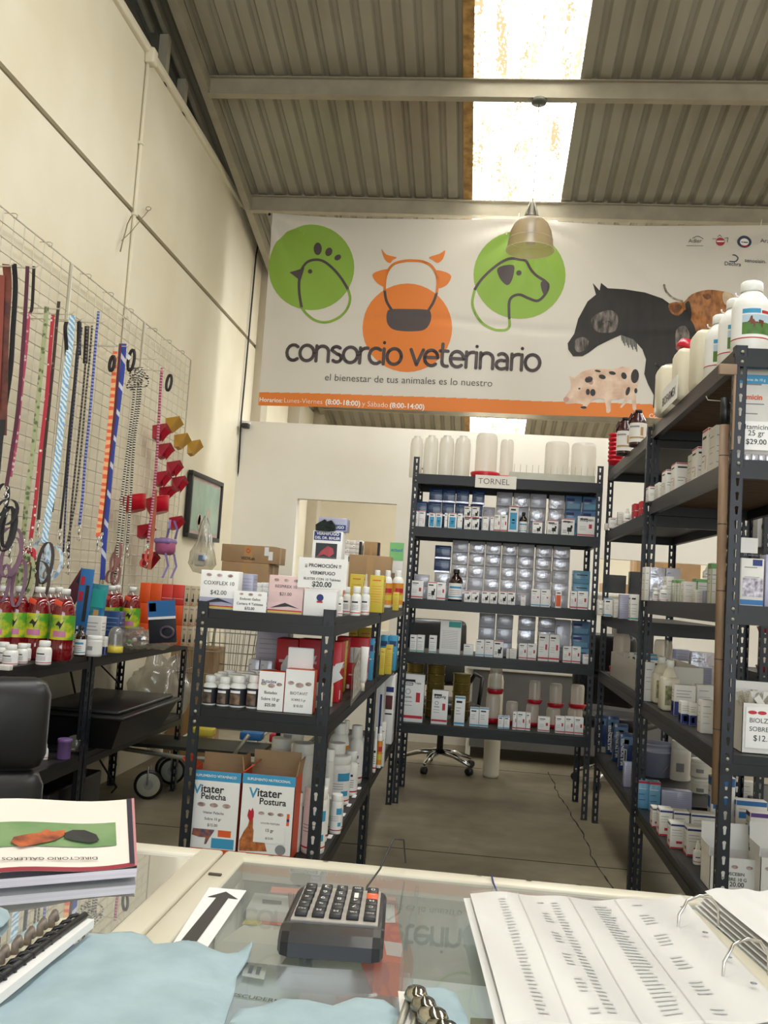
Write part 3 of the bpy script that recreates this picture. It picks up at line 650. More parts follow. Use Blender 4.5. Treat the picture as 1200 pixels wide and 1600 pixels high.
STY['lightblue'] = (M_lblue, [(.2, .85, .62, .7, M_rblk), L4(.5, M_navy, .3, .7), L4(.3, M_dblue, .1, .9, .015)])
STY['redline'] = (M_paper, [(0, 1, .08, .14, M_redp), (.12, .6, .84, .89, M_ink), L4(.76, M_grey, .12, .5), (.66, .84, .42, .62, M_redp), L4(.5, M_grey, .12, .5, .012), L4(.42, M_grey, .12, .5, .012), L4(.34, M_grey, .12, .5, .012)])
STY['redtop'] = (M_paper, [(0, 1, .95, 1, M_redp), (.12, .7, .82, .87, M_ink), L4(.5, M_grey, .15, .6), L4(.4, M_grey, .15, .5), (.6, .8, .25, .5, M_pink)])
STY['rooster'] = (M_paper, [(0, 1, .94, 1, M_redp), (.1, .65, .78, .85, M_ink), (.45, .8, .25, .5, M_ink), (.7, .85, .45, .62, M_ink), (.55, .6, .12, .25, M_ink), (.12, .4, .3, .34, M_grey), (.12, .4, .2, .24, M_grey)])
STY['bluepanel'] = (M_paper, [(0, 1, .95, 1, M_redp), (.15, .85, .12, .74, M_cyan), (.2, .7, .82, .88, M_ink), (.35, .65, .45, .5, M_paper), (.35, .65, .35, .38, M_paper)])
STY['blueline'] = (M_paper, [(0, 1, .08, .13, M_cyan), (.12, .6, .84, .89, M_ink), L4(.72, M_grey, .12, .5), L4(.55, M_grey, .12, .4, .012), L4(.45, M_grey, .12, .4, .012), (.66, .82, .5, .58, M_redp)])
STY['tealline'] = (M_paper, [(0, 1, .05, .1, M_teal), (.12, .6, .8, .86, M_ink), L4(.6, M_grey, .12, .8), L4(.45, M_grey, .12, .7, .012), L4(.35, M_grey, .12, .8, .012), L4(.25, M_grey, .12, .7, .012)])
STY['tealtop'] = (M_paper, [(.4, 1, .8, .97, M_teal)]+[L4(.68-.05*k, M_grey, .1, .85, .008) for k in range(11)])
STY['bluetop'] = (M_paper, [(0, 1, .93, 1, M_cyan), (0, 1, .05, .12, M_cyan), (.15, .7, .78, .85, M_ink), L4(.6, M_grey, .15, .6), L4(.5, M_grey, .15, .5), L4(.4, M_grey, .15, .6)])
STY['orangepanel'] = (M_paper, [(.1, .9, .1, .75, M_orange), (.2, .8, .84, .9, M_ink)])
STY['plain'] = (M_offw, [L4(.8, M_grey, .15, .7), L4(.6, M_grey, .15, .8, .012), L4(.5, M_grey, .15, .6, .012), L4(.3, M_grey, .15, .7, .012)])
STY['greenside'] = (M_offw, [(0, 1, .86, 1, M_greenc), (0, .12, 0, .9, M_greenc), L4(.7, M_grey, .2, .8), L4(.6, M_grey, .2, .7, .012), L4(.5, M_grey, .2, .8, .012), L4(.3, M_grey, .2, .7, .012)])
STY['redbox'] = (M_redc, [(.15, .85, .55, .6, M_pink), (.05, .25, .05, .2, M_paper)])
STY['yellow'] = (M_yelc, [L4(.85, M_orange, .2, .8, .03)]+[L4(.7-.07*k, M_orange, .15, .85, .01) for k in range(7)])
STY['bluecarton'] = (M_cyan, [(.1, .9, .7, .85, M_dblue), L4(.5, M_paper, .1, .7)])
STY['multi'] = (M_dblue, [(0, 1, .7, .92, M_sblue), (.3, .7, .72, .84, M_lblue), (.35, .55, .05, .58, M_paper), (.4, .5, .08, .55, M_dblue)])
STY['lilac'] = (M_lilac, [L4(.85-.09*k, M_grey, .1, .9, .012) for k in range(8)])
STY['navyband'] = (M_offw, [(0, 1, .86, .93, M_navy), (0, 1, 0, .07, M_redp), L4(.7, M_grey, .1, .7), L4(.6, M_grey, .1, .8, .012), L4(.5, M_grey, .1, .8, .012), (.4, .8, .2, .3, M_redp)])
STY['bluebase'] = (M_offw, [(0, 1, 0, .45, M_navy), (.3, .7, .12, .36, M_photo), L4(.8, M_grey, .1, .8), L4(.7, M_grey, .1, .7), L4(.6, M_grey, .1, .8)])
STY['medlight'] = (M_lblue, [(0, 1, .9, 1, M_redp), L4(.7, M_paper, .1, .8), L4(.5, M_navy, .1, .6), L4(.3, M_navy, .1, .7)])
STY['brownbox'] = (M_card, [(.42, .58, 0, 1, M_tape)])
STY['vet_blue'] = (M_offw, [(0, 1, .8, 1, M_bluep), (.1, .8, .3, .55, M_bluep), L4(.65, M_grey, .1, .8)])
STY['vet_purple'] = (M_offw, [(0, 1, .85, 1, mat('purple_print', '5c3a86', .5)), (0, 1, .25, .55, M_bluep), L4(.65, M_grey, .1, .8)])
_CM = {}
def carton_mesh(st, w, d, h, flap=None):
    key = (st, round(w, 3), round(d, 3), round(h, 3), flap)
    if key in _CM: return _CM[key]
    body, pr = STY[st]; mb = MB(); b = min(.0025, w*.04)
    mb.bbox(-w/2, w/2, 0, d, 0, h, body, b)
    e = .0004
    for u0, u1, v0, v1, m in pr:
        u0, u1 = max(u0, .02), min(u1, .98); v0, v1 = max(.015, v0), min(.985, v1)
        xa, xb, za, zb = -w/2+u0*w, -w/2+u1*w, v0*h, v1*h
        mb.quad([(xa, -e, za), (xb, -e, za), (xb, -e, zb), (xa, -e, zb)], m)
        ya, yb = d*(1-u1), d*(1-u0)
        mb.quad([(-w/2-e, yb, za), (-w/2-e, ya, za), (-w/2-e, ya, zb), (-w/2-e, yb, zb)], m)
        mb.quad([(w/2+e, d*u0, za), (w/2+e, d*u1, za), (w/2+e, d*u1, zb), (w/2+e, d*u0, zb)], m)
    me = mb.mesh('carton'); _CM[key] = me; return me
def carton(st, x, y, z, w, d, h, label, cat='box', group=None, rz=0, name='carton'):
    o = bpy.data.objects.new(name, carton_mesh(st, w, d, h)); COL.objects.link(o); o.location = (x, y, z); o.rotation_euler.z = rz
    return tag(o, label, cat, group)
def put(st, xl, xr, yt, Y, zb, d, label, group=None, name='carton', cat='box', hmax=None, rz=0):
    """carton whose front face covers pixels xl..xr up to row yt when it stands at depth Y on height zb"""
    a = atY(xl, yt, Y); b = atY(xr, yt, Y); w = b.x-a.x-.001; h = max(.02, .5*(a.z+b.z)-zb)
    if hmax: h = min(h, hmax)
    return carton(st, (a.x+b.x)/2, Y, zb+.0008, w, d, h, label, cat, group, rz, name)
def text_on(o, s, w, h, zc, width, m=M_ink, bold=0, xc=0, y=-.0008, face='front', name='lettering', ht=None):
    mb = MB()
    if face == 'front': letter(mb, s, (xc, y, zc), (1, 0, 0), (0, 0, 1), width, m, bold, ht)
    elif face == 'left': letter(mb, s, (-w/2-.0008, xc, zc), (0, -1, 0), (0, 0, 1), width, m, bold, ht)
    elif face == 'right': letter(mb, s, (w/2+.0008, xc, zc), (0, 1, 0), (0, 0, 1), width, m, bold, ht)
    elif face == 'up': letter(mb, s, (xc, y, zc), (0, 0, 1), (-1, 0, 0), width, m, bold, ht)
    return mb.build(name, o)
_BT = {}
def bottle_proto(kind, r, h):
    """kind -> (profile builder) returns meshes for body, cap, label"""
    key = (kind, round(r, 3), round(h, 3))
    if key in _BT: return _BT[key]
    B = {'pill': M_white, 'jar': M_white, 'dropper': M_white, 'amber': M_amber, 'shampoo': M_white, 'tub': M_offw, 'dark': M_white, 'orange': M_white, 'jug': M_cream, 'spray': M_white, 'milky': M_milky}[kind]
    out = []
    b = MB()
    if kind in ('pill', 'dark'): b.lathe([(r*.92, 0), (r, h*.03), (r, h*.62), (r*.9, h*.7), (r*.62, h*.76), (r*.62, h*.8)], (0, 0, 0), B, 20); cap = ([(r*.74, h*.78), (r*.76, h*.79), (r*.76, h*.98), (r*.7, h)], M_white)
    elif kind in ('jar', 'tub'): b.lathe([(r*.94, 0), (r, h*.02), (r, h*.8), (r*.92, h*.84)], (0, 0, 0), B, 24); cap = ([(r*.98, h*.83), (r*1.0, h*.85), (r*.99, h*.98), (r*.94, h)], M_white)
    elif kind == 'dropper': b.lathe([(r*.92, 0), (r, h*.03), (r, h*.5), (r*.85, h*.58), (r*.4, h*.64)], (0, 0, 0), B, 16); cap = ([(r*.55, h*.62), (r*.5, h*.75), (r*.2, h*.96), (0, h)], M_white)
    elif kind == 'spray': b.lathe([(r*.92, 0), (r, h*.03), (r, h*.55), (r*.8, h*.63), (r*.4, h*.68)], (0, 0, 0), B, 16); cap = ([(r*.5, h*.66), (r*.45, h*.8), (r*.3, h*.82), (r*.3, h*.97), (0, h)], M_milky)
    elif kind == 'amber': b.lathe([(r*.94, 0), (r, h*.02), (r, h*.62), (r*.85, h*.72), (r*.38, h*.82), (r*.36, h*.9)], (0, 0, 0), B, 24); cap = ([(r*.46, h*.88), (r*.46, h*.99), (r*.4, h)], M_black)
    elif kind == 'shampoo': b.lathe([(r*.96, 0), (r, h*.02), (r, h*.62), (r*.97, h*.68), (r*.8, h*.77), (r*.55, h*.84), (r*.52, h*.87)], (0, 0, 0), B, 32); cap = ([(r*.56, h*.86), (r*.6, h*.87), (r*.58, h*.98), (r*.5, h)], M_white)
    elif kind == 'orange': b.lathe([(r*.95, 0), (r, h*.02), (r, h*.7), (r*.85, h*.78), (r*.5, h*.84)], (0, 0, 0), B, 20); cap = ([(r*.56, h*.83), (r*.56, h*.98), (r*.5, h)], M_white)
    elif kind == 'jug': b.lathe([(r*.95, 0), (r, h*.02), (r, h*.62), (r*.9, h*.72), (r*.45, h*.84), (r*.43, h*.88)], (0, 0, 0), B, 20, sy=.8); cap = ([(r*.48, h*.87), (r*.48, h*.98), (r*.42, h)], M_white)
    elif kind == 'milky': b.lathe([(r*.95, 0), (r, h*.02), (r, h*.8), (r*.85, h*.93), (r*.5, h*.97), (r*.48, h)], (0, 0, 0), B, 24); cap = ([(r*.5, h*.985), (r*.5, h*1.0)], M_milky)
    out.append(b.mesh('bottle'))
    c = MB(); c.lathe(cap[0], (0, 0, 0), cap[1], 18, capb=False); out.append(c.mesh('cap'))
    l = MB(); R = r+.0006
    def bd(z0, z1, m, a0=0, a1=2*PI, n=20, rr=R): l.arcband((0, 0, 0), rr, z0*h, z1*h, a0, a1, m, n)
    F0, F1 = -PI*.95, -PI*.05
    if kind == 'pill':
        bd(.06, .56, M_paper); bd(.09, .12, M_redp, rr=R+.0003); bd(.44, .49, M_ink, -PI*.75, -PI*.35, 8, R+.0004)
        for k in range(4): bd(.2+.05*k, .215+.05*k, M_grey, -PI*.78, -PI*.3, 8, R+.0004)
    elif kind == 'dark':
        bd(.06, .6, M_rblk); bd(.1, .42, M_dogp, -PI*.8, -PI*.35, 8, R+.0004); bd(.45, .53, M_paper, -PI*.75, -PI*.35, 8, R+.0004)
    elif kind == 'jar':
        bd(.06, .74, M_paper); bd(.09, .115, M_redp, rr=R+.0003); bd(.5, .66, M_cyan, -PI*.45, -PI*.1, 8, R+.0004); bd(.2, .3, M_cyan, -PI*.35, -PI*.15, 6, R+.0004)
        for k in range(3): bd(.34+.05*k, .35+.05*k, M_grey, -PI*.8, -PI*.3, 8, R+.0004)
    elif kind == 'tub':
        bd(.1, .72, M_offw); bd(.3, .5, M_grey, -PI*.7, -PI*.45, 6, R+.0004)
    elif kind == 'amber': bd(.06, .56, M_paper); bd(.4, .46, M_cyan, -PI*.8, -PI*.2, 8, R+.0004); bd(.12, .15, M_cyan, rr=R+.0004); [bd(.2+.06*k, .215+.06*k, M_grey, -PI*.75, -PI*.3, 8, R+.0004) for k in range(3)]
    elif kind == 'shampoo':
        bd(.2, .62, M_paper, -PI*.98, -PI*.02, 20); bd(.24, .5, mat('pasture_green', '5a8a3e', .5, 0, .2, 30), -PI*.72, -PI*.2, 12, R+.0004); bd(.4, .5, mat('pale_sky', 'b9cfe0', .5), -PI*.72, -PI*.2, 12, R+.0006)
        bd(.52, .58, M_cyan, -PI*.72, -PI*.42, 8, R+.0005); bd(.52, .56, M_redp, -PI*.4, -PI*.2, 6, R+.0005); bd(.185, .2, M_redp, rr=R+.0003)
        hp = [(.2, .36), (.26, .4), (.3, .5), (.35, .52), (.37, .43), (.6, .42), (.72, .4), (.74, .3), (.7, .34), (.69, .24), (.65, .24), (.64, .33), (.45, .33), (.44, .24), (.4, .24), (.38, .32), (.31, .3), (.3, .36)]
        vs = []
        for u, v in hp: a = -PI*.74+u*PI*.52; vs.append(((R+.001)*math.cos(a), (R+.001)*math.sin(a), (.2+v*.55)*h))
        tb = bmesh.new(); tv = [tb.verts.new((u, 0, v)) for u, v in hp]; es = [tb.edges.new((tv[i], tv[(i+1) % len(tv)])) for i in range(len(tv))]; bmesh.ops.triangle_fill(tb, edges=es, use_beauty=True); tb.verts.index_update()
        l.add(vs, [[q.index for q in f.verts] for f in tb.faces], mat('chestnut_horse', '7a3a22', .5, 0, .2, 60)); tb.free()
    elif kind == 'orange': bd(.08, .66, mat('amber_label', 'dd8f28', .45)); bd(.4, .52, M_redp, -PI*.6, -PI*.1, 8, R+.0004); bd(.2, .34, M_yelc, -PI*.9, -PI*.1, 8, R+.0003)
    elif kind in ('dropper', 'spray'): bd(.08, .45, M_paper); bd(.12, .15, M_redp, rr=R+.0003); bd(.3, .34, M_ink, -PI*.7, -PI*.35, 6, R+.0004)
    elif kind == 'jug': pass
    out.append(l.mesh('label') if l.v else None)
    _BT[key] = out; return out
def bottle(kind, x, y, z, r, h, label, cat='bottle', group=None, rz=0, name='bottle'):
    b, c, l = bottle_proto(kind, r, h)
    o = bpy.data.objects.new(name, b); COL.objects.link(o); o.location = (x, y, z+.0008); o.rotation_euler.z = rz; tag(o, label, cat, group)
    for nm, me in (('cap', c), ('label', l)):
        if me: q = bpy.data.objects.new(nm, me); COL.objects.link(q); q.parent = o
    return o
def putb(kind, xl, xr, yt, Y, zb, label, group=None, name='bottle', cat='bottle', rz=0):
    a = atY(xl, yt, Y); b = atY(xr, yt, Y); r = (b.x-a.x)/2-.0008; return bottle(kind, (a.x+b.x)/2, Y+r, zb, r, .5*(a.z+b.z)-zb, label, cat, group, rz, name)
def card(s_lines, w, h, x, y, z, label, tilt=-.08, rz=0, logos=True, cat='price card', m=M_paper):
    """a printed price card in a sleeve, standing almost upright; s_lines: (text, width fraction, v, bold)"""
    t = thing('price_card', label, cat, (x, y, z+.001), rz)
    Rm = Matrix.Rotation(tilt, 4, 'X')
    b = MB(); b.box(-w/2, w/2, 0, .0015, 0, h, m); b.xf(Rm).build('card', t)
    if logos:
        l = MB()
        for u, rr in ((-.28, .06), (0, .075), (.28, .06)): l.add([(u*w+rr*w*math.cos(a*PI/8), -.0006, h*.84+rr*.55*w*math.sin(a*PI/8)) for a in range(16)], [tuple(range(16))], mat('stamp_brown', '8a6a66', .6, 0, .3, 60, col2='c9b5b0'))
        l.xf(Rm).build('printed_emblem', t)
    for s, fw, v, bold in s_lines:
        l = MB(); letter(l, s, (0, -.0008, v*h), (1, 0, 0), (0, 0, 1), fw*w, M_ink, bold); l.xf(Rm).build('lettering', t)
    return t
K1 = lambda cx, cy: (610+cx/3.53, 660+cy/3.53)
K2 = lambda cx, cy: (610+cx/3.53, 920+cy/3.53)
SH = {1: 'top shelf', 2: 'second shelf', 3: 'third shelf', 4: 'fourth shelf', 5: 'bottom shelf'}
def row(items, K, Y, zb, d, where, hmax=None):
    for i, it in enumerate(items):
        xl, xr, yt, st, desc = it[:5]; (px0, py0), (px1, _) = K(xl, yt), K(xr, yt)
        z = zb+(it[5] if len(it) > 5 else 0); YY = Y+(it[6] if len(it) > 6 else 0)
        lab = '%s, %s from the left %s' % (desc, ordw(i), where)
        if st.startswith('b:'): putb(st[2:], px0, px1, py0, YY, z, lab)
        else: put(st, px0, px1, py0, YY, z, d, lab, hmax=hmax)
# ================================================================ BACK RACK GOODS
zC = dict(zip((1, 2, 3, 4, 5), SHC))
# second shelf (1.745): blue cartons and silver cartons in rows
H1 = .088
def stack(cols, rows, K, cyref, Y, zb, h, st, d, lab):
    for ci, (xl, xr) in enumerate(cols):
        px0, py = K(xl, cyref); px1, _ = K(xr, cyref); a = atY(px0, py, Y); b = atY(px1, py, Y)
        for r in rows[ci]:
            stt = st(ci, r) if callable(st) else st
            carton(stt, (a.x+b.x)/2+random.uniform(-.0008, .0008), Y+random.uniform(0, .004), zb+.0008+r*(h+.0012), b.x-a.x-.003, d, h, lab(ci, r))
lvl = ('lowest', 'second level', 'third level', 'fourth level', 'topmost level')
stack([(125, 203), (203, 280), (282, 352), (356, 432), (440, 510)], [[0, 1], [0, 1], [0, 1], [0, 1], [0, 1]], K1, 460, 6.32, zC[2], .092, 'deepblue', .1, lambda c, r: 'deep blue carton on the second shelf of the back rack, %s column from the left, %s' % (ordw(c), lvl[r]))
stack([(215, 290), (290, 362), (363, 437), (452, 522)], [[2]]*4, K1, 380, 6.32, zC[2], .092, 'deepblue', .1, lambda c, r: 'deep blue carton in the raised top row under the TORNEL shelf, %s from the left' % ordw(c))
stack([(582, 672), (676, 766), (768, 860), (872, 960), (965, 1056), (1060, 1150)], [[0, 1, 2]]*6, K1, 470, 6.33, zC[2], .092, lambda c, r: 'steelblue' if c > 3 else ('silver_curl' if (c+r) % 2 == 0 and c < 3 else 'silver'), .11,
      lambda c, r: '%s carton on the second shelf of the back rack, right-hand block, %s column, %s' % ('pale steel blue' if c > 3 else 'silver wrapped', ordw(c), lvl[r]))
put('silver_curl', *[K1(510, 0)[0], K1(580, 0)[0]], K1(0, 468)[1], 6.33, zC[2], .1, 'silver carton standing alone between the blue and the silver blocks on the second shelf')
W2 = 'in the front row of the second shelf of the back rack'
row([(124, 158, 487, 'redtop', 'small white carton with red top edge'), (159, 195, 487, 'redtop', 'small white carton with red top edge'), (213, 249, 498, 'bluepanel', 'small white carton with blue panel'), (250, 287, 499, 'bluepanel', 'small white carton with blue panel'),
     (300, 317, 500, 'blueline', 'narrow white carton with blue line'), (320, 368, 500, 'bluepanel', 'wider white carton with blue panel'), (371, 400, 503, 'blueline', 'narrow white carton with blue line'),
     (408, 449, 522, 'rooster', 'carton with rooster print, lower pair'), (450, 492, 523, 'rooster', 'carton with rooster print, lower pair'), (510, 545, 516, 'redtop', 'slim white carton with red print'),
     (553, 573, 516, 'redtop', 'slim white carton with red print'), (574, 610, 510, 'redline', 'white carton with red line'), (611, 648, 511, 'redline', 'white carton with red line'),
     (655, 710, 460, 'bluepanel', 'tallest white and blue carton'), (785, 840, 548, 'rooster', 'small white carton with dark print'), (865, 928, 540, 'rooster', 'small white carton marked Avipen'), (945, 1018, 531, 'rooster', 'medium white carton marked Avipen'), (1034, 1130, 519, 'redline', 'largest white carton marked Avipen')], K1, 6.16, zC[2], .05, W2)
row([(408, 449, 462, 'rooster', 'carton with rooster print'), (451, 493, 463, 'rooster', 'carton with rooster print')], K1, 6.16, zC[2]+.0745, .05, 'of the raised pair on the second shelf')
putb('amber', K1(714, 0)[0], K1(760, 0)[0], K1(0, 495)[1], 6.17, zC[2], 'dark bottle with white label right of the tall blue carton on the second shelf')
for cx, wd, cyy in ((895, 44, 562), (982, 50, 552), (1083, 72, 543)):
    a = atY(*K1(cx-wd/2, cyy), 6.158); b = atY(*K1(cx+wd/2, cyy+1), 6.158); mb = MB(); letter(mb, 'Avipen', (a.x, 0, 0), (1, 0, 0), (0, 0, 1), b.x-a.x, M_ink, .01, align='l')
    best = min((o for o in COL.objects if o.get('label', '').count('Avipen')), key=lambda o: abs(o.location.x-(a.x+b.x)/2))
    ob = mb.build('lettering', best); ob.location = (-best.location.x, 6.1585-best.location.y, a.z-best.location.z)
# third shelf (1.283)
cols = [(335, 425), (428, 518), (520, 608), (612, 697), (700, 792), (798, 890), (895, 990)]
stack(cols, [[1, 2, 3, 4]]+[[0, 1, 2, 3, 4]]*6, K1, 790, 6.33, zC[3], .0795, lambda c, r: 'silver' if (c*3+r) % 4 else 'silver_curl', .11, lambda c, r: 'silver wrapped carton in the big wall of silver cartons on the third shelf, %s column from the left, %s' % (ordw(c), lvl[r]))
carton('silver', atY(*K1(380, 940), 6.33).x, 6.33, zC[3]+.0008, .1, .11, .079, 'silver carton at the bottom of the first column, behind the brown bottle')
stack([(243, 333)], [[2, 3]], K1, 740, 6.33, zC[3], .0895, 'deepblue', .11, lambda c, r: 'deep blue carton left of the silver wall on the third shelf, %s one' % ('lower', 'upper')[r-2])
stack([(243, 333)], [[0, 1]], K1, 850, 6.33, zC[3], .0895, 'silver', .11, lambda c, r: 'silver carton under the blue pair on the third shelf, %s one' % ('lowest', 'upper')[r])
stack([(130, 213)], [[0, 1]], K1, 850, 6.33, zC[3], .0795, 'silver_curl', .11, lambda c, r: 'silver carton at the far left of the third shelf, %s one' % ('lower', 'upper')[r])
stack([(1008, 1103)], [[0, 1, 2]], K1, 850, 6.33, zC[3], .083, 'lightblue', .11, lambda c, r: 'light blue carton at the right end of the third shelf, %s of three' % ('bottom', 'middle', 'top')[r])
W3 = 'in the front row of the third shelf of the back rack'
row([(98, 113, 875, 'redline', 'slim white carton with red line'), (115, 184, 874, 'redline', 'white carton with red line'), (207, 257, 880, 'rooster', 'white carton with a bird print'), (258, 307, 883, 'redline', 'white carton with red line'),
     (325, 405, 810, 'b:amber', 'large brown glass bottle with white label'), (408, 448, 930, 'rooster', 'small white carton with bird print'), (449, 490, 931, 'rooster', 'small white carton with bird print'), (505, 548, 930, 'rooster', 'small white carton with black bird print'), (549, 592, 931, 'rooster', 'small white carton with black bird print'),
     (603, 647, 931, 'rooster', 'small white carton with black bird print'), (648, 692, 933, 'rooster', 'small white carton with black bird print'), (720, 748, 950, 'redtop', 'tiny white carton'), (778, 830, 920, 'blueline', 'white carton with blue line'), (831, 882, 922, 'blueline', 'white carton with blue line'), (912, 946, 930, 'orangepanel', 'narrow carton with orange panel')], K1, 6.16, zC[3], .045, W3)
row([(995, 1032, 932, 'redline', 'white carton with red line, left of the pair'), (1034, 1092, 932, 'redline', 'white carton with red line, right of the pair')], K1, 6.16, zC[3], .045, 'before the light blue cartons')
# fourth shelf (.943)
stack([(485, 577), (582, 675), (703, 800), (813, 908)], [[0, 1, 2]]*4, K2, 230, 6.33, zC[4], .0895, lambda c, r: 'silver_curl' if c < 2 else 'silver', .11, lambda c, r: 'silver carton on the fourth shelf of the back rack, %s column of the block, %s' % (ordw(c), lvl[r]))
put('silver_curl', K2(910, 0)[0], K2(998, 0)[0], K2(0, 172)[1], 6.33, zC[4], .1, 'tall silver carton beside the blue ones on the fourth shelf')
stack([(1003, 1102)], [[0, 1, 2]], K2, 230, 6.33, zC[4], .087, lambda c, r: 'lightblue' if r == 0 else 'steelblue', .11, lambda c, r: 'blue carton at the right end of the fourth shelf, %s of three' % ('bottom', 'middle', 'top')[r])
W4 = 'in the front row of the fourth shelf of the back rack'
row([(110, 148, 255, 'tealline', 'small white carton with teal line'), (149, 190, 256, 'tealline', 'small white carton with teal line'), (215, 258, 258, 'tealline', 'small white carton with teal line'), (278, 395, 176, 'tealtop', 'large white carton with teal corner'), (405, 460, 308, 'tealline', 'low white carton'),
     (472, 521, 281, 'blueline', 'white carton with blue line'), (522, 571, 283, 'blueline', 'white carton with blue line'), (572, 625, 286, 'rooster', 'white carton with black bird print'), (641, 657, 330, 'plain', 'tiny white carton'), (658, 698, 332, 'plain', 'small low white carton'),
     (710, 757, 302, 'redline', 'white carton with red line'), (758, 808, 304, 'redline', 'white carton with red line'), (819, 878, 250, 'redline', 'tall white carton with red line'), (879, 938, 253, 'redline', 'tall white carton with red line')], K2, 6.16, zC[4], .05, W4)
row([(953, 1002, 318, 'redline', 'white carton with red line, left one'), (1003, 1052, 320, 'redline', 'white carton with red line, middle one'), (1062, 1120, 365, 'redtop', 'low white carton, right one')], K2, 6.16, zC[4], .05, 'at the right end of the fourth shelf')
# bottom shelf (.50)
W5 = 'in the front row of the bottom shelf of the back rack'
row([(440, 491, 656, 'bluetop', 'white carton with blue edges'), (492, 545, 658, 'bluetop', 'white carton with blue edges'), (595, 627, 702, 'bluetop', 'small white carton with blue edges'), (628, 660, 704, 'bluetop', 'small white carton with blue edges'),
     (677, 699, 680, 'redline', 'slim white carton with red line'), (700, 749, 682, 'redline', 'white carton with red line'), (750, 776, 686, 'redline', 'slim white carton with red line'), (815, 882, 708, 'redline', 'wide low white carton with red line'),
     (912, 964, 706, 'redline', 'white carton with red line'), (965, 1015, 708, 'redline', 'white carton with red line'), (1016, 1067, 712, 'redline', 'white carton with red line')], K2, 6.16, zC[5], .05, W5)
k3 = put('redline', K2(64, 0)[0], K2(192, 0)[0], K2(0, 472)[1], 6.13, zC[5], .07, 'largest white carton marked Triple at the left end of the bottom shelf')
k4 = put('redline', K2(232, 0)[0], K2(322, 0)[0], K2(0, 562)[1], 6.13, zC[5], .06, 'medium white carton with a bird ring right of the largest white carton')
k5 = put('bluetop', K2(357, 0)[0], K2(416, 0)[0], K2(0, 595)[1], 6.13, zC[5], .05, 'narrow upright white and blue carton before the right gold stack')
for o, w, h, s in ((k3, .143, .29, 'Kanavig Triple'), (k4, .1, .2, 'Kanavig')):
    text_on(o, s, w, h, h*.83, w*.72, M_ink, .015)
    rb = MB(); rb.tube([(-w*.2+w*.11*math.cos(a*PI/8), -.001, h*.66+w*.11*math.sin(a*PI/8)) for a in range(16)], .0012, M_navy, 4, closed=True); rb.build('printed_emblem', o); text_on(o, 'Tornel', w, h, h*.53, w*.3, M_ink, .01, -w*.2)
# drinkers with red bases
def drinker(x, y, z, r, h, label, group='poultry drinkers with red bases', up=True, mb_only=False):
    t = thing('poultry_drinker', label, 'drinker', (x, y, z+.001), 0, group)
    b = MB(); b.lathe([(r*1.1, 0), (r*1.2, .004), (r*1.38, h*.16), (r*1.33, h*.18), (r*1.1, h*.1), (r*.95, h*.08)], (0, 0, 0), M_redpl, 24); b.build('red_base', t)
    j = MB(); j.lathe([(r, h*.1), (r, h*.85), (r*.93, h*.96), (r*.8, h)], (0, 0, 0), M_milky, 24, capb=False); j.build('jar', t); return t
def drk(cx0, cx1, cyt, cyb, Y, lab):
    a = atY(*K2(cx0, cyb), Y); b = atY(*K2(cx1, cyb), Y); tp = atY(*K2((cx0+cx1)/2, cyt), Y); r = (b.x-a.x)/2/1.3; return drinker((a.x+b.x)/2, Y, a.z, r, tp.z-a.z, lab)
zz = zC[5]; g5 = 'behind the small cartons on the bottom shelf of the back rack'
dr = []
for i, (c0, c1, ct, up) in enumerate(((512, 612, 580, 430), (625, 712, 622, None), (735, 828, 635, 510), (848, 948, 655, 525), (965, 1072, 660, 530))):
    Yd = 6.42; a = atY(*K2(c0, 700), Yd); b = atY(*K2(c1, 700), Yd); tp = atY(*K2((c0+c1)/2, ct), Yd); r = (b.x-a.x)/2/1.3
    drinker((a.x+b.x)/2, Yd, zz, r, tp.z-zz, 'milky drinker standing on the bottom shelf of the back rack, %s of the five lower ones' % ordw(i))
    if up:
        tp2 = atY(*K2((c0+c1)/2, up), Yd); drinker((a.x+b.x)/2+.01, Yd, tp.z+.003, r*.9, tp2.z-tp.z, 'smaller milky drinker stacked on the %s drinker of the bottom shelf, red base' % ordw(i))
# gold feed tins stacked behind on the bottom shelf
M_gold = mat('gold_tin', 'a8934e', .28, .6, .1, 9)
def tin_stack(cx0, cx1, cyt, Y, zb, n, lab):
    a = atY(*K2(cx0, 600), Y); b = atY(*K2(cx1, 600), Y); tp = atY(*K2((cx0+cx1)/2, cyt), Y); r = (b.x-a.x)/2; h = (tp.z-zb)/n
    for k in range(n):
        mb = MB(); mb.lathe([(r*.9, 0), (r*.93, h*.05), (r*.94, h*.8), (r, h*.86), (r, h*.96), (r*.9, h*.97)], (0, 0, 0), M_gold, 24)
        mb.build('gold_tin', label='gold tin in the %s, %s from the bottom' % (lab, ordw(k)), cat='tin', group='stacked gold tins', loc=((a.x+b.x)/2, Y, zb+.001+k*h))
tin_stack(192, 296, 418, 6.48, zz, 6, 'middle stack of gold tins on the bottom shelf'); tin_stack(338, 440, 465, 6.48, zz, 5, 'right stack of gold tins on the bottom shelf'); tin_stack(80, 178, 410, 6.48, zz, 6, 'left stack of gold tins on the bottom shelf')
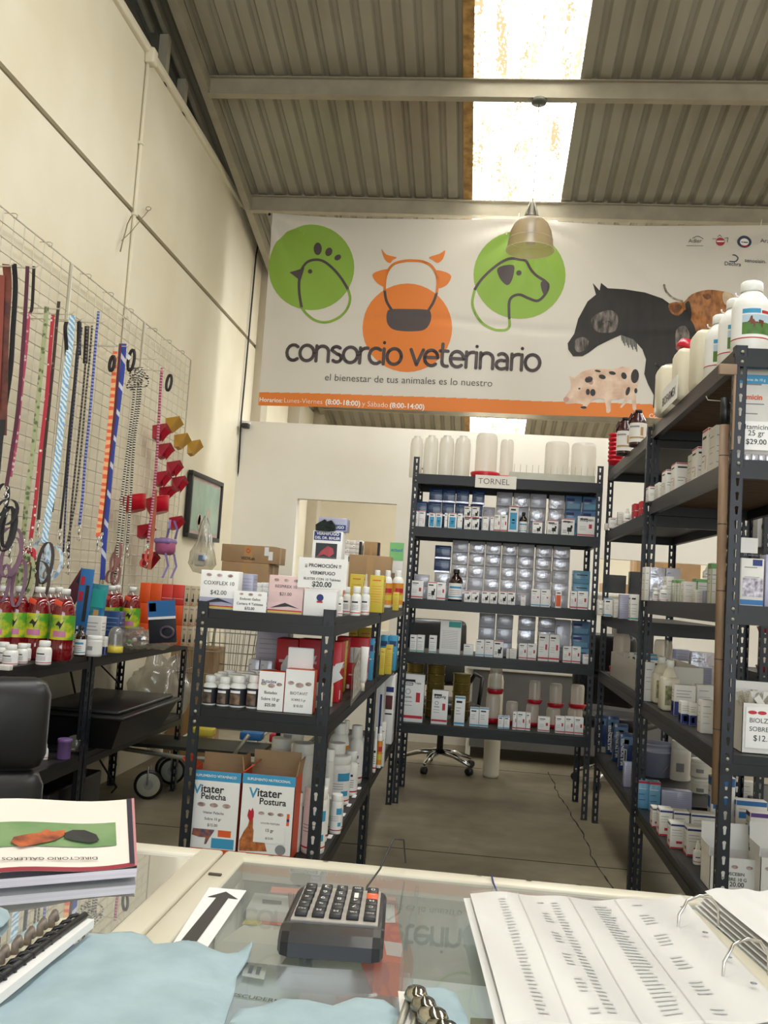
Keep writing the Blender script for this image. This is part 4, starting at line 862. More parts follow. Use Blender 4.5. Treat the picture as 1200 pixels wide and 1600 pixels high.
# top shelf: milky jars, drinkers, wire tray
for i, (c0, c1, ct) in enumerate(((112, 184, 72), (187, 268, 68), (272, 356, 68), (358, 448, 70))):
    putb('milky', K1(c0, 0)[0], K1(c1, 0)[0], K1(0, ct)[1], 6.25, zC[1], 'tall milky plastic jar on top of the back rack, %s from the left' % ordw(i), name='milky_jar', cat='jar')
for i, (c0, c1, ct, y) in enumerate(((450, 600, 66, 6.3), (592, 684, 98, 6.42))):
    a = atY(*K1(c0, 250), y); b = atY(*K1(c1, 250), y); tp = atY(*K1((c0+c1)/2, ct), y)
    drinker((a.x+b.x)/2, y, zC[1], (b.x-a.x)/2/1.25, tp.z-zC[1], ('large milky drinker on a red base above the TORNEL sign', 'slimmer milky drinker right of the large one on top of the back rack')[i], group=None)
for i, (c0, c1, ct) in enumerate(((852, 985, 113), (997, 1135, 120))):
    a = atY(*K1(c0, 200), 6.35); b = atY(*K1(c1, 200), 6.35); tp = atY(*K1((c0+c1)/2, ct), 6.35); r = (b.x-a.x)/2; h = tp.z-zC[1]
    mb = MB(); mb.lathe([(r*.96, 0), (r, h*.04), (r, h*.9), (r*.95, h*.97), (r*.85, h)], (0, 0, 0), M_milky, 28)
    for k in range(3): mb.arcband((0, 0, 0), r+.001, h*(.2+.25*k), h*(.22+.25*k), -PI, 0, M_milky, 16)
    mb.build('upturned_jar', label='wide milky plastic jar on top of the back rack, %s of the right pair' % ('left', 'right')[i], cat='jar', loc=((a.x+b.x)/2, 6.35, zC[1]+.001))
a = atY(*K1(655, 290), 6.12); b = atY(*K1(1162, 300), 6.12)
wt = thing('bird_spike_tray', 'galvanised tray with upright wires on the right of the top shelf', 'tray', (a.x, 6.12, zC[1]+.001))
L = min(b.x, .70)-a.x; tr = MB(); tr.box(0, L, 0, .002, 0, .05, M_galv); tr.box(0, L, .09, .092, 0, .05, M_galv); tr.box(0, L, 0, .092, 0, .002, M_galv); tr.build('channel', wt)
for k in range(14): MB().tube([(.03+k*L/14, .03, .0), (.03+k*L/14+.002, .028, .105)], .0012, M_galv, 4).build('wire', wt)
# TORNEL sign
sg = thing('shelf_sign', 'cream sign reading TORNEL hung on the top shelf of the back rack', 'sign', (0, 0, 0))
q = [atY(*K1(*c), 6.055) for c in ((466, 358), (693, 370), (692, 300), (468, 288))]
mb = MB(); mb.box(q[0].x, q[1].x, 6.052, 6.055, (q[0].z+q[1].z)/2, (q[2].z+q[3].z)/2, mat('sign_cream', 'ded8cf', .5, 0, .02, 5)); mb.build('plate', sg)
mb = MB(); letter(mb, 'TORNEL', ((q[0].x+q[1].x)/2-.012, 6.0512, (q[0].z+q[1].z)/2+.025), (1, 0, 0), (0, 0, 1), (q[1].x-q[0].x)*.76, mat('sign_ink', '4a4648', .5), -.008); mb.build('lettering', sg)
# ================================================================ RIGHT RACKS
def rs(st, xl, xr, yt, zs, label, yb=None, Y=None, d=.06, X=.795, **k):
    """front-left base corner of the item lies on the shelf"""
    if Y is None: Y = atZ(xl, yb, zs).y if yb else atX(xl, 800, X).y
    if st.startswith('b:'): return putb(st[2:], xl, xr, yt, Y, zs, label, **k)
    return put(st, xl, xr, yt, Y, zs, d, label, **k)
z1, z2, z3, z4, z5 = SHE; d1, d2, d3, d4, d5 = SHD
RN = 'of the nearest right rack'
# top: shampoo bottles and jars
for (xl, xr, yt, Y, lab) in ((1153, 1214, 433, 3.17, 'large white shampoo bottle with a horse label at the near corner of the right rack top'), (1131, 1186, 461, 3.36, 'second white shampoo bottle behind the nearest one on the right rack top'), (1109, 1160, 487, 3.55, 'third white shampoo bottle, farthest of the shampoo row')):
    o = putb('shampoo', xl, xr, yt, Y, z1, lab, group=None)
    MB().tube([(-.035, 0, .2), (-.05, 0, .205), (-.052, 0, .215)], .003, M_white, 5).build('cap_strap', o)
sj = mat('jug_white', 'e2dbc6', .4, 0, .03, 5)
for i, (xl, xr, yt, Y) in enumerate(((1090, 1135, 512, 3.74), (1061, 1104, 541, 3.98), (1033, 1072, 568, 4.26))):
    a = atY(xl, yt, Y); b = atY(xr, yt, Y); w = b.x-a.x; h = a.z-z1
    mb = MB(); mb.bbox(-w/2, w/2, 0, .15, 0, h, sj, w*.22)
    mb.build('white_jug', label='off-white square jug on the right rack top, %s' % ('nearest, just behind the shampoo bottles', 'middle one, carrying the red lid', 'farthest, with a paper sign on its side')[i], cat='jug', loc=((a.x+b.x)/2, Y, z1+.001))
    if i == 1:
        rl = MB(); rl.lathe([(.05, 0), (.052, .012), (.044, .04), (.0, .042)], (0, 0, 0), M_redpl, 24); rl.xf(Matrix.Rotation(.35, 4, 'Y'))
        rl.build('shallow_bowl', label='upturned shallow red bowl lying on the middle white jug', cat='bowl', loc=((a.x+b.x)/2-.01, Y+.06, z1+h-.005))
fs = thing('paper_sign', 'paper strip sign on the edge of the right rack top by the farthest jug', 'sign', (.765, 4.12, z1+.002), -PI/2)
MB().box(-.17, .17, 0, .002, 0, .1, M_paper).build('card', fs); mb = MB(); letter(mb, 'BIOFARMEX', (0, -.0008, .025), (1, 0, 0), (0, 0, 1), .28, M_ink, .01); mb.build('lettering', fs)
# far right rack top: brown gallons and red buckets
for i, (xl, xr, yt, Y) in enumerate(((987, 1014, 638, 4.98), (967, 992, 650, 5.3))):
    a = atY(xl, yt, Y); b = atY(xr, yt, Y); r = (b.x-a.x)/2; h = a.z-d1
    t = thing('brown_gallon_bottle', 'dark maroon gallon bottle with handle on the far right rack top, %s' % ('nearer one', 'farther one')[i], 'bottle', ((a.x+b.x)/2, Y+r, d1+.001))
    mb = MB(); mb.lathe([(r*.95, 0), (r, .01), (r, h*.6), (r*.9, h*.72), (r*.4, h*.9), (r*.38, h*.93)], (0, 0, 0), M_maroon, 24); mb.build('bottle_body', t)
    MB().lathe([(r*.42, h*.92), (r*.42, h*.99), (r*.38, h)], (0, 0, 0), M_black, 16).build('cap', t)
    MB().tube([(-r*.35, 0, h*.9), (-r*.75, 0, h*.88), (-r*.98, 0, h*.76), (-r*.96, 0, h*.6)], .008, M_maroon, 8).build('handle', t)
    l = MB(); l.arcband((0, 0, 0), r+.001, h*.1, h*.62, -PI*1.05, -PI*.1, M_offw, 16); l.arcband((0, 0, 0), r+.002, h*.2, h*.24, -PI*.9, -PI*.3, M_tape, 10); l.arcband((0, 0, 0), r+.002, h*.5, h*.54, -PI*.9, -PI*.5, M_grey, 10); l.arcband((0, 0, 0), r+.002, h*.28, h*.5, -PI*.45, -PI*.35, M_tape, 4); l.build('label', t)
for k in range(7):
    a = atX(962, 715, .835); rb = MB(); r = .047; rb.lathe([(r*.8, 0), (r*.98, .085), (r*1.08, .087), (r*1.08, .1), (r*.95, .1), (r*.78, .01)], (0, 0, 0), M_redpl, 20)
    rb.build('red_bucket', label='small red bucket in the nested stack on the far right rack, %s from the bottom' % ordw(k), cat='bucket', group='nested red buckets', loc=(.835, a.y, d1+.001+k*.028))
mb = MB(); mb.lathe([(.09, 0), (.125, .02), (.12, .024), (.0, .02)], (0, 0, 0), M_redpl, 28); mb.build('red_dish', label='shallow red dish on the far right rack top behind the posts', cat='dish', loc=(1.06, 4.85, d1+.001))
# second shelf, near rack
for i, (xl, xr, yt, st, de) in enumerate(((1014, 1029, 760, 'redtop', 'small white carton'), (1029, 1041, 754, 'plain', 'plain small carton'), (1041, 1056, 734, 'redtop', 'upright white carton'), (1056, 1082, 723, 'redtop', 'wide white carton'), (1083, 1092, 708, 'plain', 'slim pale carton'), (1090, 1107, 698, 'redtop', 'white carton with red top edge'), (1107, 1121, 668, 'redtop', 'tall white carton with red top edge'), (1119, 1131, 664, 'plain', 'tall pale carton nearest the stick'))):
    Y = atX(xl, 780-.4*(xl-1014), .80).y; Y = 4.56-(i*.135)
    a = atY(xl, yt, Y); put(st, xl, xr, yt, Y, z2, .1, '%s, %s along the second shelf edge %s' % (de, ordw(i), RN))
# second shelf front face
am = put('plain', 1157, 1206, 572, 3.2, z2, .09, 'tall white and orange carton ending in amicin at the right edge')
w, h = .1, .295
mb = MB(); mb.quad([(-.052, -.001, h*.9), (.052, -.001, h*.9), (.052, -.001, h), (-.052, -.001, h)], M_cyan); mb.quad([(-.05, -.001, .0), (.05, -.001, .0), (.05, -.001, h*.45), (-.05, -.001, h*.45)], M_paper); mb.quad([(-.052, -.0012, h*.37), (.052, -.0012, h*.37), (.052, -.0012, h*.4), (-.052, -.0012, h*.4)], M_orange); mb.build('printed_panel', am)
text_on(am, 'amicin', w, h, h*.72, .062, M_orange, .03, -.008, -.0016); text_on(am, 'sobres de 10 g', w, h, h*.93, .07, M_paper, .01, -.004, -.0016)
card([('ltamicin', .55, .72, 0), ('25 gr', .4, .5, 0), ('$29.00', .5, .2, .01)], .13, .095, atY(1181, 690, 3.16).x, 3.155, atY(1181, 704, 3.16).z-.0, 'price card ending 29.00 leaning on the amicin carton at the right edge', -.05, 0, False)
pb = MB()
for k in range(5): x = atY(1160+k*11, 712, 3.19).x; pb.bbox(x, x+.022, 3.165, 3.185, z2+.001, z2+.028, M_foil, .004)
pb.build('foil_pouches', label='row of small foil pouches on the second shelf at the right edge', cat='pouches', kind='stuff')
# third shelf near rack
T3 = 'on the third shelf of the nearest right rack'
for a_ in (('plain', 1009, 1016, 886, 4.42, .09, 'tall slim white carton at the far end'), ('silver', 1016, 1040, 887, 4.46, .1, 'silver topped carton behind the white bottles'), ('silver_curl', 1041, 1064, 888, 4.46, .1, 'second silver carton right of the silver topped one'),
           ('plain', 1042, 1054, 901, 4.25, .07, 'small pale carton right of the white bottles'), ('greenside', 1054, 1063, 906, 4.1, .06, 'slim green edged carton'), ('greenside', 1062, 1070, 906, 4.02, .06, 'second slim green edged carton'),
           ('plain', 1069, 1088, 909, 3.95, .06, 'white leaflet carton between the green ones'), ('greenside', 1088, 1111, 905, 4.12, .08, 'wide green topped carton at the back'), ('plain', 1087, 1100, 922, 3.82, .05, 'low white carton, left of the front pair'), ('lilac', 1100, 1111, 923, 3.8, .05, 'low pale carton, right of the front pair'), ('greenside', 1112, 1122, 880, 3.7, .06, 'tall white carton beside the wooden stick')):
    put(a_[0], a_[1], a_[2], a_[3], a_[4], z3, a_[5], a_[6]+' '+T3)
putb('pill', 1021, 1032, 919, 4.2, z3, 'smaller white pill bottle '+T3); putb('pill', 1032, 1046, 915, 4.1, z3, 'larger white pill bottle '+T3)
a = atY(1108, 905, 4.14); bottle('dropper', a.x, 4.17, a.z+.003, .02, .055, 'white dropper bottle standing on the green topped carton')
# third shelf front: big white carton with raised flap
bx = put('plain', 1158, 1195, 873, 3.17, z3, .07, 'large white and blue carton of sachets with its flap up at the right edge')
w, h = .077, .173
MB().box(-.038, .028, .05, .052, h, h+.05, M_offw).build('flap', bx)
mb = MB(); mb.quad([(-.0365, -.001, .004), (.0365, -.001, .004), (.0365, -.001, .02), (-.0365, -.001, .02)], M_bluep); mb.quad([(.0, -.001, .13), (.03, -.001, .13), (.03, -.001, .15), (.0, -.001, .15)], M_navy); mb.quad([(-.03, -.001, .03), (.034, -.001, .03), (.034, -.001, .09), (-.03, -.001, .09)], mat('collage_print', 'd9d6e4', .4, 0, .3, 60, col2='6d5a6e')); mb.build('printed_panel', bx)
text_on(bx, '25 sobres de', w, h, h*.93, .06, M_grey, 0, 0, -.0012)
put('lilac', 1197, 1240, 868, 3.17, z3, .07, 'lilac carton cut by the right frame edge on the third shelf')
# fourth shelf
T4 = 'on the fourth shelf of the nearest right rack'
for st, xl, xr, yt, yb, de in (('plain', 1008, 1024, 1035, 1096, 'tall white carton with lines of text'), ('lilac', 1051, 1078, 1015, 1062, 'pale silver carton at the back'), ('silver', 1080, 1120, 1019, 1070, 'shiny foil carton at the back'), ('lilac', 1086, 1113, 1043, 1080, 'pale carton with bars of text'),
                               ('bluebase', 1054, 1088, 1071, 1118, 'white carton with dark blue lower half'), ('bluebase', 1065, 1078, 1097, 1131, 'small blue and white carton in front, left one'), ('bluebase', 1078, 1090, 1099, 1134, 'small blue and white carton in front, right one'), ('plain', 1089, 1116, 1071, 1118, 'broad white carton'), ('plain', 1096, 1117, 1095, 1146, 'tall narrow white carton near the stick')):
    Y = atZ(xl, yb, z4).y; put(st, xl, xr, yt, Y, z4, .055, de+' '+T4)
for i, (xl, xr, yt, yb) in enumerate(((1024, 1052, 1027, 1100), (1038, 1066, 1032, 1112))):
    Y = atZ(xl, yb, z4).y; a = atY(xl, yt, Y); b = atY(xr, yt, Y); r = (b.x-a.x)/2; h = a.z-z4
    t = thing('cream_jug', 'cream plastic jug with sloping shoulder %s, %s' % (T4, ('farther one', 'nearer one')[i]), 'jug', ((a.x+b.x)/2, Y+.06, z4+.001))
    mb = MB(); mb.bbox(-r, r, -.05, .05, 0, h*.66, M_cream, .012); mb.lathe([(r*.9, h*.62), (r*.6, h*.78), (r*.42, h*.86)], (0, 0, 0), M_cream, 16, capb=False); mb.build('jug_body', t)
    MB().lathe([(r*.46, h*.85), (r*.46, h*.98), (r*.4, h)], (0, 0, 0), M_white, 14).build('cap', t)
    l = MB(); l.quad([(-r*.7, -.0512, h*.12), (r*.7, -.0512, h*.12), (r*.7, -.0512, h*.5), (-r*.7, -.0512, h*.5)], mat('faded_label', 'b9ab8a', .5, 0, .25, 40, col2='5d6a44')); l.build('label', t)
rs('b:tub', 1056, 1078, 1034, z4, 'white bottle without visible label behind the blue based cartons '+T4, yb=1078)
# BIOLZYN box full of sachets
bz = thing('open_carton', 'open white carton with BIOLZYN price card, full of clear sachets, at the right edge', 'box', (0, 0, 0))
p0 = atY(1158, 1180, 3.2); p1 = atY(1250, 1180, 3.2); pt_ = atY(1158, 1098, 3.2); ww = p1.x-p0.x; hh = pt_.z-z4
bz.location = (p0.x, 3.2, z4+.001)
mb = MB(); mb.box(0, ww, 0, .002, 0, hh, M_offw); mb.box(0, .002, 0, .14, 0, hh, M_offw); mb.box(ww-.002, ww, 0, .14, 0, hh, M_offw); mb.box(0, ww, .138, .14, 0, hh+.06, M_offw); mb.box(0, ww, 0, .14, 0, .002, M_offw); mb.build('tray_box', bz)
mb = MB(); mb.box(.01, ww-.01, -.003, -.0005, .018, hh-.012, M_paper); mb.build('price_label', bz)
mb = MB(); letter(mb, 'BIOLZYN', (.022, -.0036, hh*.62), (1, 0, 0), (0, 0, 1), .085, M_ink, 0, align='l'); letter(mb, 'SOBRE 10 GR', (.022, -.0036, hh*.45), (1, 0, 0), (0, 0, 1), .12, M_ink, 0, align='l'); letter(mb, '$12.00', (.035, -.0036, hh*.26), (1, 0, 0), (0, 0, 1), .07, M_ink, 0, align='l'); mb.build('lettering', bz)
mb = MB()
for u in (.03, .06, .1): mb.add([(u+.014*math.cos(a*PI/8), -.0036, hh*.82+.006*math.sin(a*PI/8)) for a in range(16)], [tuple(range(16))], MATS['stamp_brown'] if 'stamp_brown' in MATS else M_redp)
mb.build('printed_emblem', bz)
sc = MB(); random.seed(5)
for k in range(22):
    x, y, a = random.uniform(.02, ww-.03), random.uniform(.02, .11), random.uniform(-.6, .6); i0 = len(sc.v); sc.box(-.012, .012, -.001, .001, 0, .09, M_bag if k % 3 else M_offw); sc.xf(Matrix.Translation((x, y, hh-.055)) @ Matrix.Rotation(a, 4, 'Y') @ Matrix.Rotation(random.uniform(-.5, .5), 4, 'Z'), i0)
sc.build('sachets', label='clear and white sachets sticking out of the BIOLZYN carton', cat='sachets', kind='stuff', loc=(p0.x, 3.2, z4+.001))
# bottom shelf near rack
T5 = 'on the bottom shelf of the nearest right rack'
for st, xl, xr, yt, yb, de in (('medlight', 997, 1015, 1220, 1263, 'pale blue carton with red top, left one'), ('medlight', 1015, 1033, 1222, 1266, 'pale blue carton with red top, right one'), ('lilac', 1034, 1082, 1236, 1268, 'long pale carton lying down'), ('vet_blue', 1112, 1150, 1215, 1285, 'blue and white carton behind the wooden stick'),
                               ('navyband', 1020, 1030, 1262, 1293, 'slim white carton with navy band'), ('navyband', 1031, 1052, 1264, 1306, 'white carton with navy band, left of the long row'), ('navyband', 1053, 1078, 1268, 1308, 'white carton with navy band, middle of the long row'), ('navyband', 1080, 1122, 1272, 1310, 'white carton with navy band, right of the long row'),
                               ('navyband', 1048, 1072, 1286, 1326, 'lower white carton with navy band in the front'), ('navyband', 1074, 1102, 1293, 1338, 'larger white carton with navy band in the front'), ('plain', 1148, 1181, 1222, 1258, 'grey flecked carton behind the near post'), ('vet_blue', 1150, 1200, 1252, 1290, 'white carton with blue stripes right of the near post'), ('vet_purple', 1172, 1230, 1272, 1318, 'carton with purple and blue stripes at the right edge')):
    Y = atZ(xl, yb, z5).y; put(st, xl, xr, yt, Y, z5, .06, de+' '+T5)
Y = atZ(1085, 1352, z5).y; putb('dropper', 1085, 1099, 1315, Y, z5, 'small white dropper bottle with lilac label '+T5)
def open_box(xl, xr, yt, yb, zs, lab, lines, flapside='back'):
    Y = atZ(xl, yb, zs).y; a = atY(xl, yt, Y); b = atY(xr, yt, Y); w = b.x-a.x; h = a.z-zs
    t = thing('open_carton', lab, 'box', (a.x, Y, zs+.001)); d = .13; mb = MB()
    mb.box(0, w, 0, .002, 0, h, M_offw); mb.box(0, .002, 0, d, 0, h, M_offw); mb.box(w-.002, w, 0, d, 0, h, M_offw); mb.box(0, w, d-.002, d, 0, h, M_offw); mb.box(0, w, 0, d, 0, .002, M_offw); mb.build('tray_box', t)
    f = MB(); f.box(0, w, d, d+.002, h, h+.085, M_offw); f.xf(Matrix.Translation((0, d, h)) @ Matrix.Rotation(-.15, 4, 'X') @ Matrix.Translation((0, -d, -h))); f.build('flap', t)
    f = MB(); f.box(-.002, 0, .01, d, h, h+.03, M_offw); f.build('flap', t)
    l = MB()
    for k, (s, fw) in enumerate(lines): letter(l, s, (w/2, -.0012, h*(.5-.16*k)), (1, 0, 0), (0, 0, 1), fw*w, M_ink, .01)
    for u in (.2, .5, .8): l.add([(u*w+.011*math.cos(a*PI/8), -.0012, h*.75+.006*math.sin(a*PI/8)) for a in range(16)], [tuple(range(16))], mat('stamp_brown', '8a6a66', .6, 0, .3, 60, col2='c9b5b0'))
    l.build('lettering', t); return t
open_box(1110, 1187, 1338, 1392, z5, 'open white carton priced 20.00 beside the near post, flap up', [('SUSCEBIN', .4), ('SOBRE 10 G', .5), ('$ 20.00', .4)])
open_box(1189, 1250, 1340, 1408, z5, 'open white carton with a red print at the right frame edge, flap up', [])
# buckets, tubs and large bottle on the bottom shelf
def pail(xl, xr, yt, yb, zs, lab, m=M_bluepl):
    Y = atZ((xl+xr)/2, yb, zs).y; a = atY(xl, yt, Y+.1); b = atY(xr, yt, Y+.1); r = (b.x-a.x)/2; h = a.z-zs
    t = thing('plastic_pail', lab, 'bucket', ((a.x+b.x)/2, Y+r, zs+.001)); mb = MB()
    mb.lathe([(r*.84, 0), (r*.9, h*.75), (r*.98, h*.76), (r*.98, h*.8), (r*.92, h*.81), (r*.94, h*.94), (r, h*.95), (r, h), (r*.94, h), (r*.8, .03)], (0, 0, 0), m, 32); mb.build('pail_body', t)
    MB().tube([(r*.99*math.cos(-PI*.02-PI*.5*k/8), r*.99*math.sin(-PI*.02-PI*.5*k/8), h*(.85-.09*k)) for k in range(9)], .0018, M_galv, 5).build('bail_handle', t); return t
pail(1000, 1052, 1158, 1222, z5, 'grey-lilac plastic pail behind the pale blue cartons on the bottom shelf')
pail(978, 1012, 1156, 1200, z5, 'white plastic pail partly hidden by the middle post', M_white)
putb('tub', 1052, 1084, 1160, atZ(1052, 1226, z5).y, z5, 'large white bottle with plain label right of the grey pail')
Yt = atZ(1083, 1246, z5).y
for k, (yt, zz_) in enumerate(((1217, z5), (1187, None))):
    if zz_ is None: zz_ = ztop+.002
    a = atY(1083, yt, Yt); b = atY(1113, yt, Yt); r = (b.x-a.x)/2; ztop = a.z
    bottle('tub', (a.x+b.x)/2, Yt+r, zz_, r, a.z-zz_, 'white round tub, %s of the stacked pair on the bottom shelf' % ('lower', 'upper')[k], 'tub', name='tub')
# far right rack goods
for i, (st, xl, xr, yt) in enumerate((('plain', 946, 951, 818), ('redtop', 952, 966, 809), ('plain', 966, 975, 800))):
    Y = (6.0, 5.85, 5.55)[i]-.15; put(st, xl, xr, yt, Y, d2, .05, '%s small carton on the second shelf of the far right rack, left of the clear bottle' % ('tiny', 'red topped', 'pale upright')[i])
putb('spray', 975, 989, 794, 5.3, d2, 'clear spray bottle between the cartons on the second shelf of the far right rack')
for i, (xl, xr, yt) in enumerate(((991, 1002, 787), (1002, 1013, 783))): put('redbox', xl, xr, yt, 5.05-.15*i, d2, .08, 'red carton beside the middle right post, %s one' % ('farther', 'nearer')[i])
for i, (xl, xr) in enumerate(((1019, 1033), (1034, 1051), (1052, 1064))): put('redbox', xl, xr, 795, 4.72, d2, .1, 'red carton seen between the right shelves, %s of three' % ('left', 'middle', 'right')[i])
for i, (st, xl, xr, yt) in enumerate((('plain', 934, 943, 938), ('bluetop', 945, 957, 935), ('plain', 960, 968, 937), ('lilac', 969, 985, 929), ('tealline', 986, 999, 929))):
    put(st, xl, xr, yt, (5.95, 5.6, 5.4, 5.15, 4.9)[i], d3, .06, '%s on the third shelf of the far right rack' % ('tiny white carton at the far end', 'white carton with blue top', 'slim pale carton in the middle', 'larger pale carton with text', 'white carton nearest the middle post')[i])
putb('pill', 936, 944, 940, 5.75, d3, 'small white bottle at the far end of the third shelf, far right rack')
# clear tray with cartons on the fourth shelf of the far right rack
tb_ = thing('clear_tray', 'clear plastic tray of cartons on the fourth shelf of the far right rack', 'tray', (.80, 4.75, d4+.001))
mb = MB(); W_, L_, H_ = .3, 1.0, .14
for q in ((0, .003, 0, L_, 0, H_), (W_-.003, W_, 0, L_, 0, H_), (0, W_, 0, .003, 0, H_), (0, W_, L_-.003, L_, 0, H_)): mb.box(*q, M_milky)
mb.build('tray_body', tb_)
for i, y in enumerate((4.8, 4.98, 5.16, 5.34, 5.52)):
    carton(('bluetop', 'plain', 'bluetop', 'tealline', 'plain')[i], .9, y, d4+.003, .11, .05, (.17, .15, .17, .16, .15)[i], '%s carton standing in the clear tray, %s from the near end' % (('blue topped', 'plain white', 'blue topped', 'teal lined', 'plain white')[i], ordw(i)))
bt = MB(); bt.lathe([(.04, 0), (.045, .05), (.035, .1), (.03, .12)], (0, 0, 0), M_bag, 12); bt.lathe([(.041, 0), (.046, .04)], (0, 0, 0), M_yelc, 12); bt.build('clear_pouch', label='clear pouch with yellow base in front of the clear tray', cat='pouch', loc=(.85, 4.7, d4+.001))
# blue multi cartons on the bottom shelf of the far right rack
for i, (xl, xr, yt, yb) in enumerate(((931, 950, 1119, 1166), (950, 968, 1120, 1178), (960, 982, 1132, 1190), (969, 990, 1147, 1203))):
    Y = atZ(xl, yb, d5).y; o = put('multi', xl, xr, yt, Y, d5, .06, 'blue carton with vertical white name on the bottom far right shelf, %s' % ('farthest of four', 'second from the far end', 'third from the far end', 'nearest of four')[i])
    h = o.dimensions.z if o.dimensions.z else .2
    mb = MB(); letter(mb, 'MULTICENTER', (-.012, -.001, .1), (0, 0, 1), (-1, 0, 0), .15, M_paper, .02); mb.build('lettering', o)
carton('lilac', atZ(945, 1192, d5).x+.03, 5.0, d5+.001, .05, .05, .12, 'low pale grey carton in front of the blue cartons')
# wooden stick leaning at the near post
sk = thing('wooden_stick', 'wooden broom stick with black taped top hanging beside the near right post', 'stick', (0, 0, 0))
SX, SY = .735, 3.16
a = atY(1133, 622, SY); m_ = atY(1132, 664, SY); b = atY(1119, 1256, SY)
MB().tube([m_, b], .0155, mat('weathered_wood', '8a6f55', .6, 0, .15, 10, stretch=(4, 4, .4), col2='6d543e'), 12).build('stick_shaft', sk)
MB().tube([a, m_], .0145, M_black, 12).build('tape_grip', sk)
for y_, x_ in ((712, 1131), (819, 1128.5), (923, 1126.5), (1030, 1124), (1139, 1121.5)): p = atY(x_, y_, SY); MB().tube([p+Vector((0, 0, -.0012)), p+Vector((0, 0, .0012))], .0159, M_black, 12).build('dark_ring', sk)
hk = MB(); hk.tube([atY(1149, 631, 3.2), atY(1130, 627, SY), atY(1106, 625, SY), atY(1103, 619, SY)], .0018, M_galv, 5); hk.build('wire_hook', label='bent wire hook holding the wooden stick', cat='hook')
mb = MB(); p = atY(1121, 575, 3.14); q = atY(1148, 583, 3.14); mb.bbox(p.x, q.x, 3.11, 3.128, q.z-.012, p.z+.008, mat('light_wood', '9a8069', .6, 0, .1, 9), .002); mb.bbox(q.x-.008, q.x-.001, 3.112, 3.126, atY(1146, 705, 3.14).z, q.z, MATS['light_wood'], .002); mb.build('wood_lath', label='short wooden lath wired to the near right post', cat='lath')
# more storage on the far right
rack('dark steel rack standing farther right behind the nearest right rack', 1.36, 2.4, 4.75, 5.25, 2.2, [2.12, 1.66, 1.05, .45], [D_]*4)
cw_ = put('plain', 1186, 1255, 745, 4.8, 1.66, .2, 'white carton with red band and cow picture on the farther right rack')
mb = MB(); mb.quad([(-.12, -.001, .2), (.12, -.001, .2), (.12, -.001, .24), (-.12, -.001, .24)], M_redp); mb.lathe([(.035, .0), (.02, .002)], (0, 0, 0), M_rblk, 14); mb.xf(Matrix.Translation((-.05, -.001, .1)) @ Matrix.Rotation(PI/2, 4, 'X'), 4); mb.build('printed_panel', cw_)
for i, (x, z) in enumerate(((1.46, 1.05), (1.62, 1.05), (1.46, 1.24))): drinker(x, 4.9, z+.001, .055, .18, 'milky drinker with red base on the farther right rack, %s' % ('lower left', 'lower right', 'stacked on the lower left')[i])
for i, x in enumerate((.88, 1.03)): drinker(x, 5.9-.5*i, d4+.001, .05, .24, 'milky drinker with red base at the back of the far right rack, %s' % ('far', 'near')[i])
# ================================================================ LEFT RACKS
A1, A2, A3 = SHA
K3 = lambda cx, cy: (260+cx/3, 780+cy/3)
NL = 'nearest left rack'
def pk(st, cx0, cx1, cyt, Y, zb, d, lab, hmax=None): return put(st, K3(cx0, 0)[0], K3(cx1, 0)[0], K3(0, cyt)[1], Y, zb, d, lab, hmax=hmax)
def pkb(kind, cx0, cx1, cyt, Y, zb, lab, **k): return putb(kind, K3(cx0, 0)[0], K3(cx1, 0)[0], K3(0, cyt)[1], Y, zb, lab, **k)
def cw(cx0, cx1, Y, y=900): a = atY(*K3(cx0, 400), Y); b = atY(*K3(cx1, 400), Y); return a.x, b.x
# --- top shelf: price cards on cartons
def carded(st, cx0, cx1, cyt, Y, lab, lines, strip=None, d=.06):
    o = pk(st, cx0, cx1, cyt, Y, A1, d, lab); a, b = cw(cx0, cx1, Y); w = b-a; h = atY(*K3((cx0+cx1)/2, cyt), Y).z-A1
    if strip:
        m = MB(); m.quad([(-w/2+.001, -.001, .004), (w/2-.001, -.001, .004), (w/2-.001, -.001, h*.1), (-w/2+.001, -.001, h*.1)], M_yelc); m.quad([(-w/2+.001, -.0012, h*.07), (w/2-.001, -.0012, h*.07), (w/2-.001, -.0012, h*.1), (-w/2+.001, -.0012, h*.1)], M_redp)
        m.quad([(-w/2+.001, -.001, h*.11), (w/2-.001, -.001, h*.11), (w/2-.001, -.001, h*.3), (-w/2+.001, -.001, h*.3)], strip)
        sw = [(-.42, .14), (-.1, .26), (.0, .29), (.1, .26), (.4, .16), (.1, .2), (-.1, .18)]
        m.prism([(x*w, z*h) for x, z in sw], lambda p, q, t_: (p, -.0014-t_, q), .0004, M_rblk); m.build('printed_panel', o)
    l = MB()
    for s, fw, v, bo in lines: letter(l, s, (0, -.0016, v*h), (1, 0, 0), (0, 0, 1), fw*w, M_ink, bo)
    l.build('lettering', o)
    e = MB()
    for u in (-.28, 0, .28): e.add([(u*w+.07*w*math.cos(a_*PI/8), -.0016, h*.88+.04*w*math.sin(a_*PI/8)) for a_ in range(16)], [tuple(range(16))], mat('stamp_brown', '8a6a66', .6, 0, .3, 60, col2='c9b5b0'))
    e.build('printed_emblem', o); return o
STY['white_only'] = (M_paper, []); STY['pink_only'] = (M_pink, [])
carded('white_only', 163, 342, 336, 3.16, 'white carton with price card COXIFLEX at the left end of nearest left rack', [('COXIFLEX 10', .8, .63, 0), ('$42.00', .42, .38, 0)], M_lilac)
pk('lilac', 332, 412, 350, 3.3, A1, .06, 'lilac and white carton leaning behind the COXIFLEX carton')
